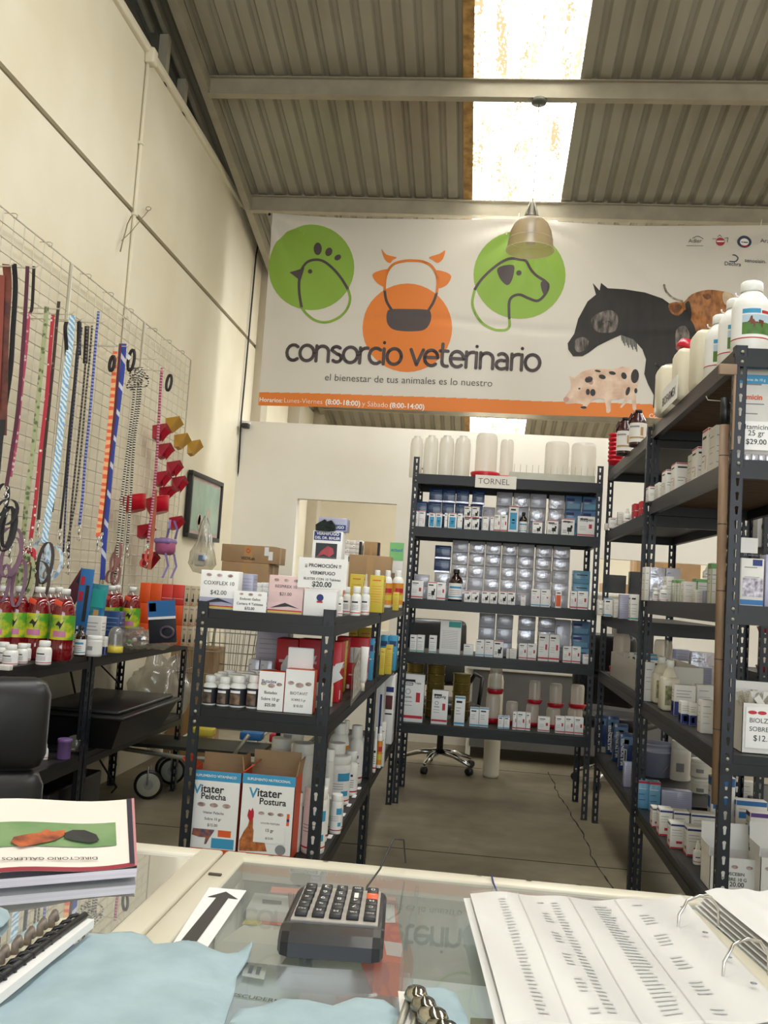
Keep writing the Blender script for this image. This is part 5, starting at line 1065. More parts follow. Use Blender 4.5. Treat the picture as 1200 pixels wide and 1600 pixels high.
card([('Enduvet Galios', .62, .56, .012), ('Cartera 4 Tabletas', .8, .32, .012), ('$32.00', .3, .1, .02)], .112, .068, sum(cw(314, 482, 3.125))/2, 3.125, A1, 'price card reading Enduvet Galios 32.00 on the nearest left rack', -.04)
for i, (a_, b_) in enumerate(((408, 446), (440, 478), (350, 385))): pkb('jar', a_, b_, 392, 3.36+.02*i, A1, 'white lidded bottle behind the Enduvet card, %s' % ('middle one', 'right one', 'left one')[i])
carded('pink_only', 483, 648, 360, 3.15, 'pale pink carton with price card RESPIREX 21.00 in the middle of the top shelf', [('RESPIREX 10', .62, .68, 0), ('$21.00', .34, .48, 0)], M_pink)
wb = pk('white_only', 646, 800, 424, 3.15, A1, .055, 'white carton with small round crest under the promotion card')
m = MB(); m.lathe([(.012, 0), (.011, .0006)], (0, 0, 0), M_navy, 20); m.xf(Matrix.Translation((0, -.0005, .062)) @ Matrix.Rotation(PI/2, 4, 'X')); m.quad([(-.01, -.0015, .045), (.01, -.0015, .045), (.01, -.0015, .051), (-.01, -.0015, .051)], M_redp); m.build('printed_emblem', wb)
# stack of worm remedy cartons with the promotion card
a, b = cw(672, 812, 3.27); vb = carton('white_only', (a+b)/2, 3.27, A1+.001, b-a, .08, atY(*K3(740, 290), 3.27).z-A1, 'plain white carton hidden behind the promotion card, base of the VERMIFUGO pile')
zb = atY(*K3(740, 290), 3.27).z; hv = atY(*K3(740, 152), 3.27).z-zb
v = carton('white_only', (a+b)/2, 3.265, zb+.0025, b-a, .08, hv, 'white carton reading VERMIFUGO with dark red photo above the promotion card'); w = b-a
m = MB(); m.quad([(-w*.46, -.001, hv*.68), (w*.44, -.001, hv*.68), (w*.44, -.001, hv*.97), (-w*.46, -.001, hv*.97)], M_navy); m.quad([(-w*.38, -.001, hv*.05), (w*.34, -.001, hv*.05), (w*.34, -.001, hv*.58), (-w*.38, -.001, hv*.58)], M_rblk)
m.add([(x*w, -.0014, z*hv) for x, z in ((-.32, .1), (-.2, .3), (.02, .5), (.2, .42), (.25, .25), (.1, .12), (-.1, .2))], [tuple(range(7))], mat('red_organ_print', 'b5404a', .5, 0, .2, 30)); m.build('printed_panel', v)
l = MB(); letter(l, 'VERMIFUGO', (0, -.0016, hv*.86), (1, 0, 0), (0, 0, 1), w*.76, M_paper, .02); letter(l, 'DEL DR. BIXLER', (0, -.0016, hv*.72), (1, 0, 0), (0, 0, 1), w*.84, M_paper, .02); l.build('lettering', v)
zb2 = zb+.0025+hv; a, b = cw(692, 828, 3.285); hv2 = atY(*K3(760, 88), 3.285).z-zb2
v2 = carton('lilac', (a+b)/2, 3.285, zb2+.0015, b-a, .07, hv2, 'second VERMIFUGO carton on top of the pile with a black cloth on it')
l = MB(); l.quad([(0, -.001, hv2*.1), (w*.45, -.001, hv2*.1), (w*.45, -.001, hv2*.5), (0, -.001, hv2*.5)], M_navy); l.build('printed_panel', v2); l = MB(); letter(l, 'UGO', (w*.25, -.0016, hv2*.22), (1, 0, 0), (0, 0, 1), w*.28, M_paper, .02); l.build('lettering', v2)
bc = MB(); a, b = cw(682, 770, 3.25); zc_ = atY(*K3(725, 150), 3.25).z
random.seed(11)
prof = [(-.5, .0), (-.52, .5), (-.3, .75), (-.05, 1), (.05, .8), (.3, .95), (.52, .5), (.5, .1), (.2, -.02)]
hc = atY(*K3(725, 96), 3.25).z-zc_
bc.prism([((a+b)/2+x*(b-a), zc_+.002+z*hc) for x, z in prof], lambda p, q, t_: (p, 3.245+t_, q), .03, mat('black_cloth', '101412', .9, 0, .3, 60, bump=.6, col2='1c2a22')); bc.build('black_cloth', label='crumpled black cloth at the top left of the VERMIFUGO pile', cat='cloth')
cd_ = card([('¡¡ PROMOCIÓN !!', .74, .7, .03), ('VERMIFUGO', .52, .46, .03), ('BLISTER CON 10 Tabletas', .76, .27, .02), ('$20.00', .4, .06, .03)], .163, .1, sum(cw(606, 852, 3.12))/2, 3.118, atY(*K3(720, 420), 3.12).z, 'price card reading PROMOCIÓN VERMIFUGO 20.00 in a clear sleeve', -.03, 0, False)
MB().box(-.088, .088, -.002, -.0012, -.003, .106, clear('sleeve', 'ffffff', .03, .1, .3, gloss=.02)).build('clear_sleeve', cd_)
# bottles on the right half of the near top shelf and the far left rack top
TR = 'along the aisle edge of the left rack top'
for i, (kind, c0, c1, cyt, Y) in enumerate((('pill', 800, 832, 425, 3.28), ('pill', 828, 866, 412, 3.55), ('pill', 866, 916, 410, 3.45), ('pill', 914, 957, 412, 3.6), ('spray', 918, 954, 350, 3.9), ('orange', 965, 1012, 333, 4.85), ('orange', 1015, 1062, 334, 5.1), ('orange', 1060, 1115, 335, 5.3))):
    pkb(kind, c0, c1, cyt, Y, A1, '%s, %s %s' % ({'pill': 'white bottle with red base line', 'spray': 'tall white spray bottle', 'orange': 'white capped bottle with orange label'}[kind], ordw(i), TR.replace('along the aisle edge of the left rack top', 'from the front on the left rack top')))
pk('yellow', 862, 926, 352, 4.3, A1, .08, 'yellow carton behind the white bottles, farther left one'); pk('yellow', 955, 1022, 358, 4.05, A1, .09, 'large yellow carton with red print at the aisle edge'); pk('yellow', 1063, 1092, 437, 4.65, A1, .03, 'small yellow carton in front of the orange labelled bottles')
gp = thing('hang_tab_pack', 'green and white hanging pack leaning by the back rack post', 'pack', (0, 0, 0))
q = [atY(*K3(*c), 5.7) for c in ((1040, 345), (1106, 345), (1104, 205), (1042, 212))]
m = MB(); m.bbox(q[0].x, q[1].x, 5.7, 5.73, q[0].z, q[2].z, M_paper, .003); m.build('pack_body', gp); m = MB(); zz_ = q[0].z+(q[2].z-q[0].z)*.42; m.box(q[0].x, q[1].x, 5.697, 5.7, zz_, q[2].z, mat('fresh_green', '7cc47a', .45)); m.build('printed_panel', gp)
m = MB(); letter(m, 'actuol', ((q[0].x+q[1].x)/2, 5.6965, zz_+(q[2].z-zz_)*.5), (1, 0, 0), (0, 0, 1), (q[1].x-q[0].x)*.8, M_bluep, .02); m.build('lettering', gp)
o = put('brownbox', 546, 612, 868, 5.6, A1, .3, 'brown cardboard carton on the far left rack top behind the yellow cartons')
m = MB(); m.bbox(-.03, .12, -.05, 0, .0, .003, M_card, .001); m.xf(Matrix.Translation((0, .05, .215)) @ Matrix.Rotation(.5, 4, 'X')); m.build('flap', o)
pk('orangepanel', 832, 850, 262, 4.2, A1, .03, 'slim white and orange carton beside the promotion card')
# --- middle shelf (.913)
random.seed(2)
for r_ in range(4):
    for c_, (c0, c1) in enumerate(((155, 222), (222, 290), (281, 362), (361, 433))):
        if r_ == 0 or True:
            Y = 3.15+r_*.075; a = atY(*K3(c0, 960), 3.15); b = atY(*K3(c1, 960), 3.15); hh = atY(*K3(c0, (826, 832, 826, 824)[c_]), 3.15).z-A2
            x_ = (a.x+b.x)/2+(.008 if r_ % 2 else 0); bottle('dark', x_, Y+.03, A2, (b.x-a.x)/2-.001, hh, 'white capped pill bottle with dark label, %s row back, %s from left, middle left shelf' % (('front', 'second', 'third', 'fourth')[r_], ordw(c_)))
def cbox(st, c0, c1, cyt, lab, lines, Y=3.14, d=.05):
    o = pk(st, c0, c1, cyt, Y, A2, d, lab); a, b = cw(c0, c1, Y); w = b-a; h = atY(*K3((c0+c1)/2, cyt), Y).z-A2; l = MB()
    for s, fw, v, bo in lines: letter(l, s, (0, -.0016, v*h), (1, 0, 0), (0, 0, 1), fw*w, M_ink, bo)
    l.build('lettering', o); e = MB()
    for u, z_, rr in ((-.3, .68, .11), (.0, .64, .14), (.3, .68, .11)): e.add([(u*w+rr*w*math.cos(a_*PI/8), -.0016, h*z_+rr*.6*w*math.sin(a_*PI/8)) for a_ in range(16)], [tuple(range(16))], mat('stamp_brown', '8a6a66', .6, 0, .3, 60, col2='c9b5b0'))
    e.build('printed_emblem', o); return o
STY['orange_side'] = (M_orangec, []); 
def ocb(c0, c1, cyt, lab, lines):
    o = cbox('orange_side', c0, c1, cyt, lab, lines); a, b = cw(c0, c1, 3.14); w = b-a; h = atY(*K3((c0+c1)/2, cyt), 3.14).z-A2
    m = MB(); m.quad([(-w/2+.001, -.0009, .001), (w/2-.001, -.0009, .001), (w/2-.001, -.0009, h-.001), (-w/2+.001, -.0009, h-.001)], M_paper); m.build('price_label', o); return o
o = ocb(437, 558, 808, 'white and orange carton with price card Butadex on the middle left shelf', [('Butadex', .5, .43, .012), ('Sobre 10 gr', .72, .27, .012), ('$25.00', .42, .12, .02)])
l = MB(); letter(l, 'Butadex', (-.008, -.0017, .092), (1, 0, 0), (0, 0, 1), .05, M_navy, .01); l.build('lettering', o)
ocb(562, 698, 800, 'white and orange carton with price card BIOTAVIT beside the near left post', [('BIOTAVIT', .6, .42, 0), ('SOBRE 5 gr', .5, .28, 0), ('$18.00', .32, .14, 0)])
pw = MB(); a, b = cw(596, 716, 3.2); zt_ = atY(*K3(655, 697), 3.2).z; zb_ = atY(*K3(655, 800), 3.2).z
pw.bbox(a, b, 3.19, 3.2, zb_, zt_, M_paper, .004); pw.build('white_pouch', label='white foil pouch standing on the BIOTAVIT carton', cat='pouch')
def shelf_run(items, zb, where):
    for i, (st, c0, c1, cyt, Y, d, desc) in enumerate(items):
        if st.startswith('b:'): pkb(st[2:], c0, c1, cyt, Y, zb, desc+' '+where)
        else: pk(st, c0, c1, cyt, Y, zb, d, desc+' '+where)
shelf_run([('silver_curl', 385, 438, 752, 3.62, .06, 'low silver carton, left of two'), ('silver_curl', 440, 498, 757, 3.62, .06, 'low silver carton, right of two'), ('lilac', 425, 573, 622, 3.9, .1, 'large lilac grey carton'), ('redbox', 519, 622, 655, 3.72, .1, 'red carton with white emblem, left one'), ('redbox', 623, 728, 658, 3.7, .1, 'red carton with white emblem, second one'),
           ('b:tub', 697, 735, 863, 3.3, 0, 'white round jar behind the near post'), ('b:jug', 738, 785, 825, 3.36, 0, 'small cream jug behind the near post'), ('redbox', 778, 826, 670, 3.5, .1, 'tall red carton with white hat emblem'), ('yellow', 822, 846, 665, 3.85, .05, 'slim tan carton beside the tall red one'), ('redbox', 800, 865, 646, 4.3, .1, 'red carton farther back, left one'), ('redbox', 866, 952, 650, 4.35, .1, 'red carton farther back, right one'),
           ('redbox', 848, 910, 772, 3.95, .05, 'low red and cream carton'), ('bluecarton', 952, 975, 655, 4.4, .05, 'slim blue carton')], A2, 'on the middle left shelf')
shelf_run([('yellow', 856, 900, 605, 4.9, .06, 'yellow carton at the back, left one'), ('yellow', 901, 972, 604, 4.9, .06, 'yellow carton at the back, right one'), ('bluecarton', 1004, 1042, 641, 5.0, .08, 'blue carton, left one'), ('bluecarton', 1043, 1084, 641, 5.0, .08, 'blue carton, right one'), ('yellow', 1003, 1028, 700, 4.72, .04, 'small yellow carton, left one'), ('yellow', 1030, 1062, 684, 4.78, .04, 'small yellow carton, right one')], A2, 'on the middle shelf of the far left rack')
for o in [o for o in COL.objects if 'hat emblem' in o.get('label', '') or 'white emblem' in o.get('label', '')]:
    m = MB(); m.prism([(-.02, .1), (.0, .14), (.03, .15), (.015, .11), (.03, .09), (-.02, .06)], lambda p, q, t_: (p, -.0012-t_, q), .0004, M_paper); m.build('printed_emblem', o)
for i, (c0, c1, cyt, Y) in enumerate(((560, 590, 695, 4.15), (862, 884, 695, 4.1), (878, 912, 695, 4.05), (912, 952, 692, 3.95))):
    a = atY(*K3(c0, cyt), Y); b = atY(*K3(c1, cyt), Y); x = (a.x+b.x)/2; w = (b.x-a.x)/2; zz_ = a.z
    t = thing('squeeze_tube', 'pale squeeze tube standing on its cap on the middle left shelf, %s from the left' % ordw(i), 'tube', (x, Y, A2+.001))
    m = MB(); h = zz_-A2; m.lathe([(w*.5, 0), (w*.5, h*.18)], (0, 0, 0), M_cream, 14); m.build('cap', t)
    m = MB(); m.lathe([(w*.6, h*.18), (w*.8, h*.25), (w*.85, h*.6), (w, h)], (0, 0, 0), M_offw, 14, sy=.5); m.build('tube_body', t)
pl = thing('plastic_price_sleeve', 'clear sleeve with leaflet hanging over the aisle edge of the middle left shelf', 'price card', (0, 0, 0))
q = [atX(*K3(*c), -.452) for c in ((910, 700), (912, 905), (862, 975), (870, 780))]
m = MB(); m.add([q[0], q[1], q[2], q[3]], [(0, 1, 2, 3)], M_bag); m.add([p+Vector((.003, 0, 0)) for p in (q[0].lerp(q[2], .12), q[1].lerp(q[3], .12), q[2].lerp(q[0], .12), q[3].lerp(q[1], .12))], [(0, 1, 2, 3)], mat('leaflet_print', 'd8d4cc', .5, 0, .2, 60, col2='8f8a84')); m.build('sleeve', pl)
# vermifugo cartons on the lower shelf of the far left rack
K4 = lambda cx, cy: (450+cx/5.714, 920+cy/5.714)
def pk4(st, c0, c1, cyt, Y, zb, d, lab): return put(st, K4(c0, 0)[0], K4(c1, 0)[0], K4(0, cyt)[1], Y, zb, d, lab)
o = pk4('white_only', 872, 962, 775, 5.6, A3, .12, 'tall white carton with dark red photo on the lower shelf by the back rack'); 
m = MB(); m.quad([(-.022, -.001, .2), (.02, -.001, .2), (.02, -.001, .28), (-.022, -.001, .28)], M_photo); m.quad([(-.026, -.001, .3), (.024, -.001, .3), (.024, -.001, .33), (-.026, -.001, .33)], M_navy); m.quad([(-.022, -.001, .17), (.02, -.001, .17), (.02, -.001, .178), (-.022, -.001, .178)], M_ink); m.build('printed_panel', o)
o = pk4('white_only', 803, 868, 810, 5.45, A3, .12, 'white carton with navy spine left of the red photo carton'); m = MB(); m.quad([(-.002, -.001, .08), (.01, -.001, .08), (.01, -.001, .3), (-.002, -.001, .3)], M_navy); m.build('printed_panel', o)
putb('pill', K4(775, 0)[0], K4(806, 0)[0], K4(0, 1240)[1], 4.72, A3, 'small white bottle with brown label at the aisle edge, lower far left shelf'); putb('orange', K4(803, 0)[0], K4(852, 0)[0], K4(0, 1235)[1], 4.85, A3, 'small bottle with tan label at the aisle edge, lower far left shelf'); pk4('plain', 838, 878, 1200, 4.9, A3, .05, 'low white carton at the aisle edge, lower far left shelf')
# --- bottom shelf (.436)
def vit(c0, c1, cyt, name2, lines, lab, hen):
    K = lambda cx, cy: (260+cx/3, 1020+cy/3); Y = 3.13
    a = atY(*K(c0, 700), Y); b = atY(*K(c1, 700), Y); tp = atY(*K((c0+c1)/2, cyt), Y); w = b.x-a.x; h = tp.z-A3; d = .12
    t = thing('supplement_carton', lab, 'box', ((a.x+b.x)/2, Y, A3+.001))
    m = MB(); m.box(-w/2, w/2, 0, .003, 0, h, M_orangec); m.box(-w/2, -w/2+.003, 0, d, 0, h, M_orangec); m.box(w/2-.003, w/2, 0, d, 0, h, M_orangec); m.box(-w/2, w/2, d-.003, d, 0, h, M_card); m.box(-w/2, w/2, 0, d, 0, .003, M_card); m.build('carton_body', t)
    f = MB(); f.box(-w*.46, w*.46, 0, .002, 0, .04 if not hen else .06, M_card); f.xf(Matrix.Translation((0, d, h)) @ Matrix.Rotation(.1, 4, 'X')); f.build('flap', t)
    for s_ in (-1, 1): f = MB(); f.box(-.0015, .0015, .01, d-.01, 0, .05, M_card if hen else M_orangec); f.xf(Matrix.Translation((s_*w/2, 0, h)) @ Matrix.Rotation(s_*(.9 if not hen else .15), 4, 'Y')); f.build('flap', t)
    p = MB(); E_ = -.001
    def R(u0, u1, v0, v1, m_, e=E_): p.quad([(-w/2+u0*w, e, v0*h), (-w/2+u1*w, e, v0*h), (-w/2+u1*w, e, v1*h), (-w/2+u0*w, e, v1*h)], m_)
    R(.0, 1, .88, 1, M_cyan); R(.01, .99, .07, .88, M_paper, -.0009)
    if not hen: R(.5, .95, .08, .2, M_cyan, -.0012); R(.62, .88, .22, .3, M_orange, -.0012)
    else: R(.8, .93, .42, .56, M_orange, -.0012); R(.8, .93, .47, .5, M_navy, -.0014)
    p.build('printed_panel', t)
    an = MB(); F = lambda L: [(-w/2+x*w, z*h) for x, z in L]
    if hen:
        an.prism(F([(.03, .08), (.02, .2), (.1, .32), (.16, .38), (.2, .5), (.25, .5), (.26, .36), (.35, .24), (.5, .2), (.55, .1)]), lambda x, z, t_: (x, -.0014-t_, z), .0003, mat('hen_feathers', 'c9783e', .6, 0, .3, 50, col2='8d4c24'))
        an.prism(F([(.14, .5), (.16, .58), (.2, .56), (.23, .6), (.26, .55), (.26, .49), (.2, .42)]), lambda x, z, t_: (x, -.0016-t_, z), .0003, M_redp); an.add([(w*.3+w*.1*math.cos(k*PI/8), -.0016, h*.13+h*.06*math.sin(k*PI/8)) for k in range(16)], [tuple(range(16))], M_grey)
    else:
        an.prism(F([(.1, .22), (.12, .32), (.2, .34), (.35, .32), (.5, .38), (.56, .36), (.54, .28), (.46, .2), (.4, .12), (.36, .12), (.38, .2), (.25, .2)]), lambda x, z, t_: (x, -.0014-t_, z), .0003, mat('rooster_blue', '3b4a6e', .6, 0, .3, 50, col2='b5652f'))
        an.prism(F([(.12, .3), (.2, .36), (.36, .36), (.4, .3)]), lambda x, z, t_: (x, -.0017-t_, z), .0003, M_orange)
    an.build('printed_bird', t)
    l = MB(); letter(l, 'SUPLEMENTO '+('NUTRICIONAL' if hen else 'VITAMÍNICO'), (0, -.0016, h*.925), (1, 0, 0), (0, 0, 1), w*.82, M_paper, .02)
    letter(l, 'V', (-w*.36+(.08*w if hen else 0), -.0016, h*.72), (1, 0, 0), (0, 0, 1), w*.17, M_cyan, .02); letter(l, 'itater', (-w*.28+(.08*w if hen else 0), -.0016, h*.74), (1, 0, 0), (0, 0, 1), w*.46, M_ink, .02, align='l'); letter(l, name2, (.0+(w*.1 if hen else -w*.02), -.0016, h*(.65 if hen else .66)), (1, 0, 0), (0, 0, 1), w*.5, M_ink, .02); l.build('lettering', t)
    pc_ = MB(); x0, x1, v0, v1 = ((-w*.42, w*.42, .3, .64) if not hen else (-w*.22, w*.38, .2, .6)); pc_.box(x0, x1, -.0022, -.0018, v0*h, v1*h, M_paper); pc_.build('price_label', t)
    l = MB(); xm = (x0+x1)/2
    for k, (s, fw) in enumerate(lines): letter(l, s, (xm, -.0026, h*(v0+(v1-v0)*(.55-.22*k))), (1, 0, 0), (0, 0, 1), fw*(x1-x0), M_ink, .008)
    for u in (-.3, 0, .3): l.add([(xm+u*(x1-x0)+.1*(x1-x0)*math.cos(k*PI/8), -.0026, h*(v0+(v1-v0)*.86)+.05*(x1-x0)*math.sin(k*PI/8)) for k in range(16)], [tuple(range(16))], MATS['stamp_brown'])
    l.build('lettering', t)
    if hen: l = MB(); letter(l, 'mayer', (w*.12, -.0016, h*.01), (1, 0, 0), (0, 0, 1), w*.4, M_paper, .03); l.build('lettering', t)
vit(108, 342, 556, 'Pelecha', [('Vitater Pelecha', .5), ('Sobre 10 gr', .4), ('$15.00', .24)], 'orange and white carton reading Vitater Pelecha on the bottom left shelf, two roosters', False)
vit(350, 600, 574, 'Postura', [('VITATER POSTURA', .6), ('15 gr', .25), ('$15.00', .24)], 'orange and white open carton reading Vitater Postura with a brown hen', True)
K5 = lambda cx, cy: (260+cx/3, 1020+cy/3)
def b5(kind, c0, c1, cyt, Y, de, zb=None, **k): return putb(kind, K5(c0, 0)[0], K5(c1, 0)[0], K5(0, cyt)[1], Y, A3 if zb is None else zb, de+' on the bottom left shelf', **k)
for i, (k_, c0, c1, cyt, Y, de) in enumerate((('jar', 640, 752, 640, 3.17, 'large white bottle with blue label squares behind the near post'), ('tub', 590, 640, 660, 3.2, 'slim white bottle left of the near post'), ('jar', 752, 828, 690, 3.42, 'short white jar with red base line at the aisle edge'), ('jar', 770, 826, 668, 3.52, 'short white jar behind the aisle edge one'),
        ('jar', 740, 862, 488, 3.6, 'wide white jar with grey lid and VITAMIN label'), ('pill', 725, 770, 590, 3.4, 'white bottle with blue label squares beside the near post'), ('pill', 826, 902, 465, 3.82, 'tall white bottle with blue squares at the aisle edge'), ('jar', 838, 935, 400, 4.05, 'large white jar with blue squares at the aisle edge'), ('tub', 752, 838, 428, 4.0, 'white grey topped jar in the second row'),
        ('orange', 762, 858, 335, 4.3, 'clear shouldered bottle with blue liquid band'), ('pill', 858, 928, 345, 4.42, 'white shouldered bottle at the far end'), ('tub', 745, 790, 455, 3.72, 'small white jar with grey lid'), ('jug', 600, 636, 560, 3.45, 'slim white bottle behind the hen carton'),
        ('tub', 485, 580, 405, 4.0, 'wide white tub at the back left'), ('tub', 582, 690, 430, 3.9, 'wide white tub at the back right'), ('pill', 830, 862, 318, 4.45, 'small pale bottle at the back'))):
    yb_ = {640: 935, 752: 822 if cyt == 690 else None, 740: 710, 826: 665, 838: 580, 590: 925}.get(c0); b5(k_, c0, c1, cyt, (atZ(*K5((c0+c1)/2, yb_), A3).y-.04) if yb_ else Y, de)
o = b5('tub', 528, 638, 345, 4.05, 'white tub with orange label line stacked on top of the tubs', zb=atY(*K5(580, 425), 4.05).z)
for k in range(6):
    x, y = -.475, 3.45+k*.17; MB().box(x-.012, x+.004, y, y+.05, A3+.003, A3+.005, M_paper).build('shelf_tag', label='small white price tag lying on the edge of the bottom left shelf, %s from front' % ordw(k), cat='price tag')
# ================================================================ BETWEEN AND BEHIND THE RACKS
# shopping cart with cartons
ct = thing('shopping_cart', 'grey wire shopping cart behind the nearest left rack', 'shopping cart', (atY(352, 1030, 6.45).x, 6.55, 0))
m = MB(); W1, L1 = .27, .42
def wp(x, y, z): return (x, y, z)
for z, s in ((.55, .82), (.7, .9), (.85, .97), (.98, 1.03)): m.tube([(-W1*s, -L1*s, z), (W1*s, -L1*s, z), (W1*s, L1*s, z), (-W1*s, L1*s, z)], .005, M_galv, 6, closed=True)
for k in range(15):
    u = -1+2*k/14
    for sy in (-1, 1): m.tube([(W1*.82*u, sy*L1*.82, .55), (W1*1.03*u, sy*L1*1.03, .98)], .0022, M_galv, 4)
for k in range(17):
    u = -1+2*k/16
    for sx in (-1, 1): m.tube([(sx*W1*.82, L1*.82*u, .55), (sx*W1*1.03, L1*1.03*u, .98)], .0022, M_galv, 4)
    m.tube([(-W1*.82, L1*.82*u, .55), (W1*.82, L1*.82*u, .55)], .0022, M_galv, 4)
m.build('basket', ct)
m = MB()
for sx in (-1, 1): m.tube([(sx*.25, .5, 1.0), (sx*.25, .36, .5), (sx*.25, .3, .25), (sx*.25, -.4, .22), (sx*.2, -.5, .24)], .011, M_galv, 8)
m.tube([(-.25, -.4, .22), (.25, -.4, .22)], .01, M_galv, 8); m.tube([(-.25, .3, .25), (.25, .3, .25)], .01, M_galv, 8); m.build('frame', ct)
MB().tube([(-.26, .5, 1.0), (.26, .5, 1.0)], .015, M_black, 10).build('handle', ct)
def wheel(x, y, r, par, rz=0):
    w_ = MB(); w_.lathe([(r*.35, -.012), (r*.8, -.012), (r, -.008), (r, .008), (r*.8, .012), (r*.35, .012)], (0, 0, 0), [M_galv, M_black, M_black, M_black, M_galv], 24); w_.lathe([(r*.34, -.014), (r*.34, .014)], (0, 0, 0), mat('wheel_hub', '8f8d88', .4, .3), 16)
    w_.xf(Matrix.Translation((x, y, r)) @ Matrix.Rotation(rz, 4, 'Z') @ Matrix.Rotation(PI/2, 4, 'X')); o = w_.build('wheel', par)
    f = MB(); f.tube([(x, y-.02, r), (x, y-.022, r*2.3)], .005, M_galv, 6); f.tube([(x, y+.02, r), (x, y+.022, r*2.3)], .005, M_galv, 6); f.build('fork', o)
for sx in (-1, 1):
    for y in (-.4, .3): wheel(sx*.25, y, .08, ct, .5)
# flat trolley with wheels under the bag
tr = thing('low_trolley', 'low tubular grey trolley with rubber wheels behind the left wall rack', 'trolley', (-1.6, 5.62, 0))
K6 = lambda x, y, X=None: None
m = MB(); m.tube([(-.48, -.0, .28), (-.1, -.0, .255), (.42, .0, .27), (.52, .05, .33), (.55, .1, .45)], .014, M_galv, 8); m.tube([(-.48, .42, .28), (.4, .42, .27)], .014, M_galv, 8); m.tube([(-.48, 0, .28), (-.48, .42, .28)], .014, M_galv, 8); m.tube([(.2, .0, .265), (.24, .0, .33), (.3, .0, .42)], .012, M_galv, 8); m.build('frame', tr)
wheel(-.28, -.02, .085, tr, .35); wheel(.47, .02, .075, tr, 1.2); wheel(-.28, .42, .085, tr, .3)
m = MB(); m.box(-.46, .36, .02, .4, .292, .312, mat('green_black_tray', '23261f', .5)); m.build('deck', tr)
for i, (x, c_) in enumerate(((-.1, M_yelc), (.1, M_bluep), (.22, M_redp))):
    m = MB(); m.bbox(-.07, .07, -.05, .05, 0, .05, c_, .008); m.build('plastic_crate', label='small %s plastic piece lying on the low trolley' % ('yellow', 'blue', 'red')[i], cat='crate', loc=(-1.55+x*1.6, 6.1, .314))
# VEDILab cardboard boxes
zc1 = .99
for i, (x0, x1, yt, yb, Y, lab) in enumerate(((342, 415, 879, 940, 6.5, 'brown cardboard box with white shipping labels, lower one in the cart'), (345, 429, 852, 879, 6.52, 'brown cardboard box marked VEDILab on top of the lower box'))):
    a = atY(x0, yb, Y); b = atY(x1, yb, Y); tp = atY((x0+x1)/2, yt, Y); z0 = zc1 if i == 0 else zlast+.002
    o = carton('brownbox', (a.x+b.x)/2, Y, z0+.001, b.x-a.x, .36, tp.z-z0, lab); zlast = tp.z; w = b.x-a.x; h = tp.z-z0
    if i == 1:
        l = MB(); letter(l, 'VEDILab', (0, -.002, .02), (1, 0, 0), (0, 0, 1), .1, M_rblk, .02); l.build('lettering', o); l = MB(); l.tube([(.0+.014*math.cos(k*PI/4), -.002, .085+.014*math.sin(k*PI/4)) for k in range(8)], .003, M_orange, 4, closed=True); l.build('printed_emblem', o)
    l = MB()
    for u, z_ in ((.3, .45), (.38, .2)): l.box(u*w, u*w+.03, -.002, -.001, z_*h, z_*h+.06, M_paper)
    l.build('shipping_label', o)
o = carton('brownbox', -2.02, 6.75, .001, .32, .3, .82, 'tall brown cardboard box standing on the floor by the left wall')
# office chairs behind the back rack
def office_chair(x, y, rz, lab, arms=False):
    t = thing('office_chair', lab, 'chair', (x, y, 0), rz)
    m = MB()
    for k in range(5):
        a = k*2*PI/5+.3; m.tube([(0, 0, .13), (.14*math.cos(a), .14*math.sin(a), .12), (.29*math.cos(a), .29*math.sin(a), .075)], [.022, .02, .014], M_chrome, 8)
    m.build('star_base', t)
    for k in range(5):
        a = k*2*PI/5+.3; c = MB(); c.lathe([(.02, -.022), (.028, -.018), (.028, .018), (.02, .022)], (0, 0, 0), M_black, 14); c.xf(Matrix.Translation((.29*math.cos(a), .29*math.sin(a), .03)) @ Matrix.Rotation(a, 4, 'Z') @ Matrix.Rotation(PI/2, 4, 'X')); c.build('caster', t)
    MB().tube([(0, 0, .12), (0, 0, .42)], .025, M_black, 12).build('gas_column', t)
    MB().bbox(-.25, .25, -.25, .25, .42, .52, M_chair, .04).build('seat', t)
    b = MB(); b.bbox(-.24, .24, .2, .29, .6, .84, M_chair, .04); b.bbox(-.25, .25, .2, .30, .83, 1.12, M_chair, .045); b.xf(Matrix.Translation((0, .25, .5)) @ Matrix.Rotation(-.12, 4, 'X') @ Matrix.Translation((0, -.25, -.5))); b.build('backrest', t)
    for sx in (-1, 1): MB().tube([(sx*.27, -.05, .48), (sx*.29, -.05, .7), (sx*.29, .15, .71), (sx*.26, .2, .62)], .015, M_black, 8).build('armrest', t)
    return t
M_chair = mat('black_leather', '17171a', .38, 0, .1, 20, bump=.1)
office_chair(-.22, 7.35, .3, 'black office chair with chrome star base behind the back rack')
office_chair(1.08, 7.3, 2.6, 'black office chair behind the far right rack')
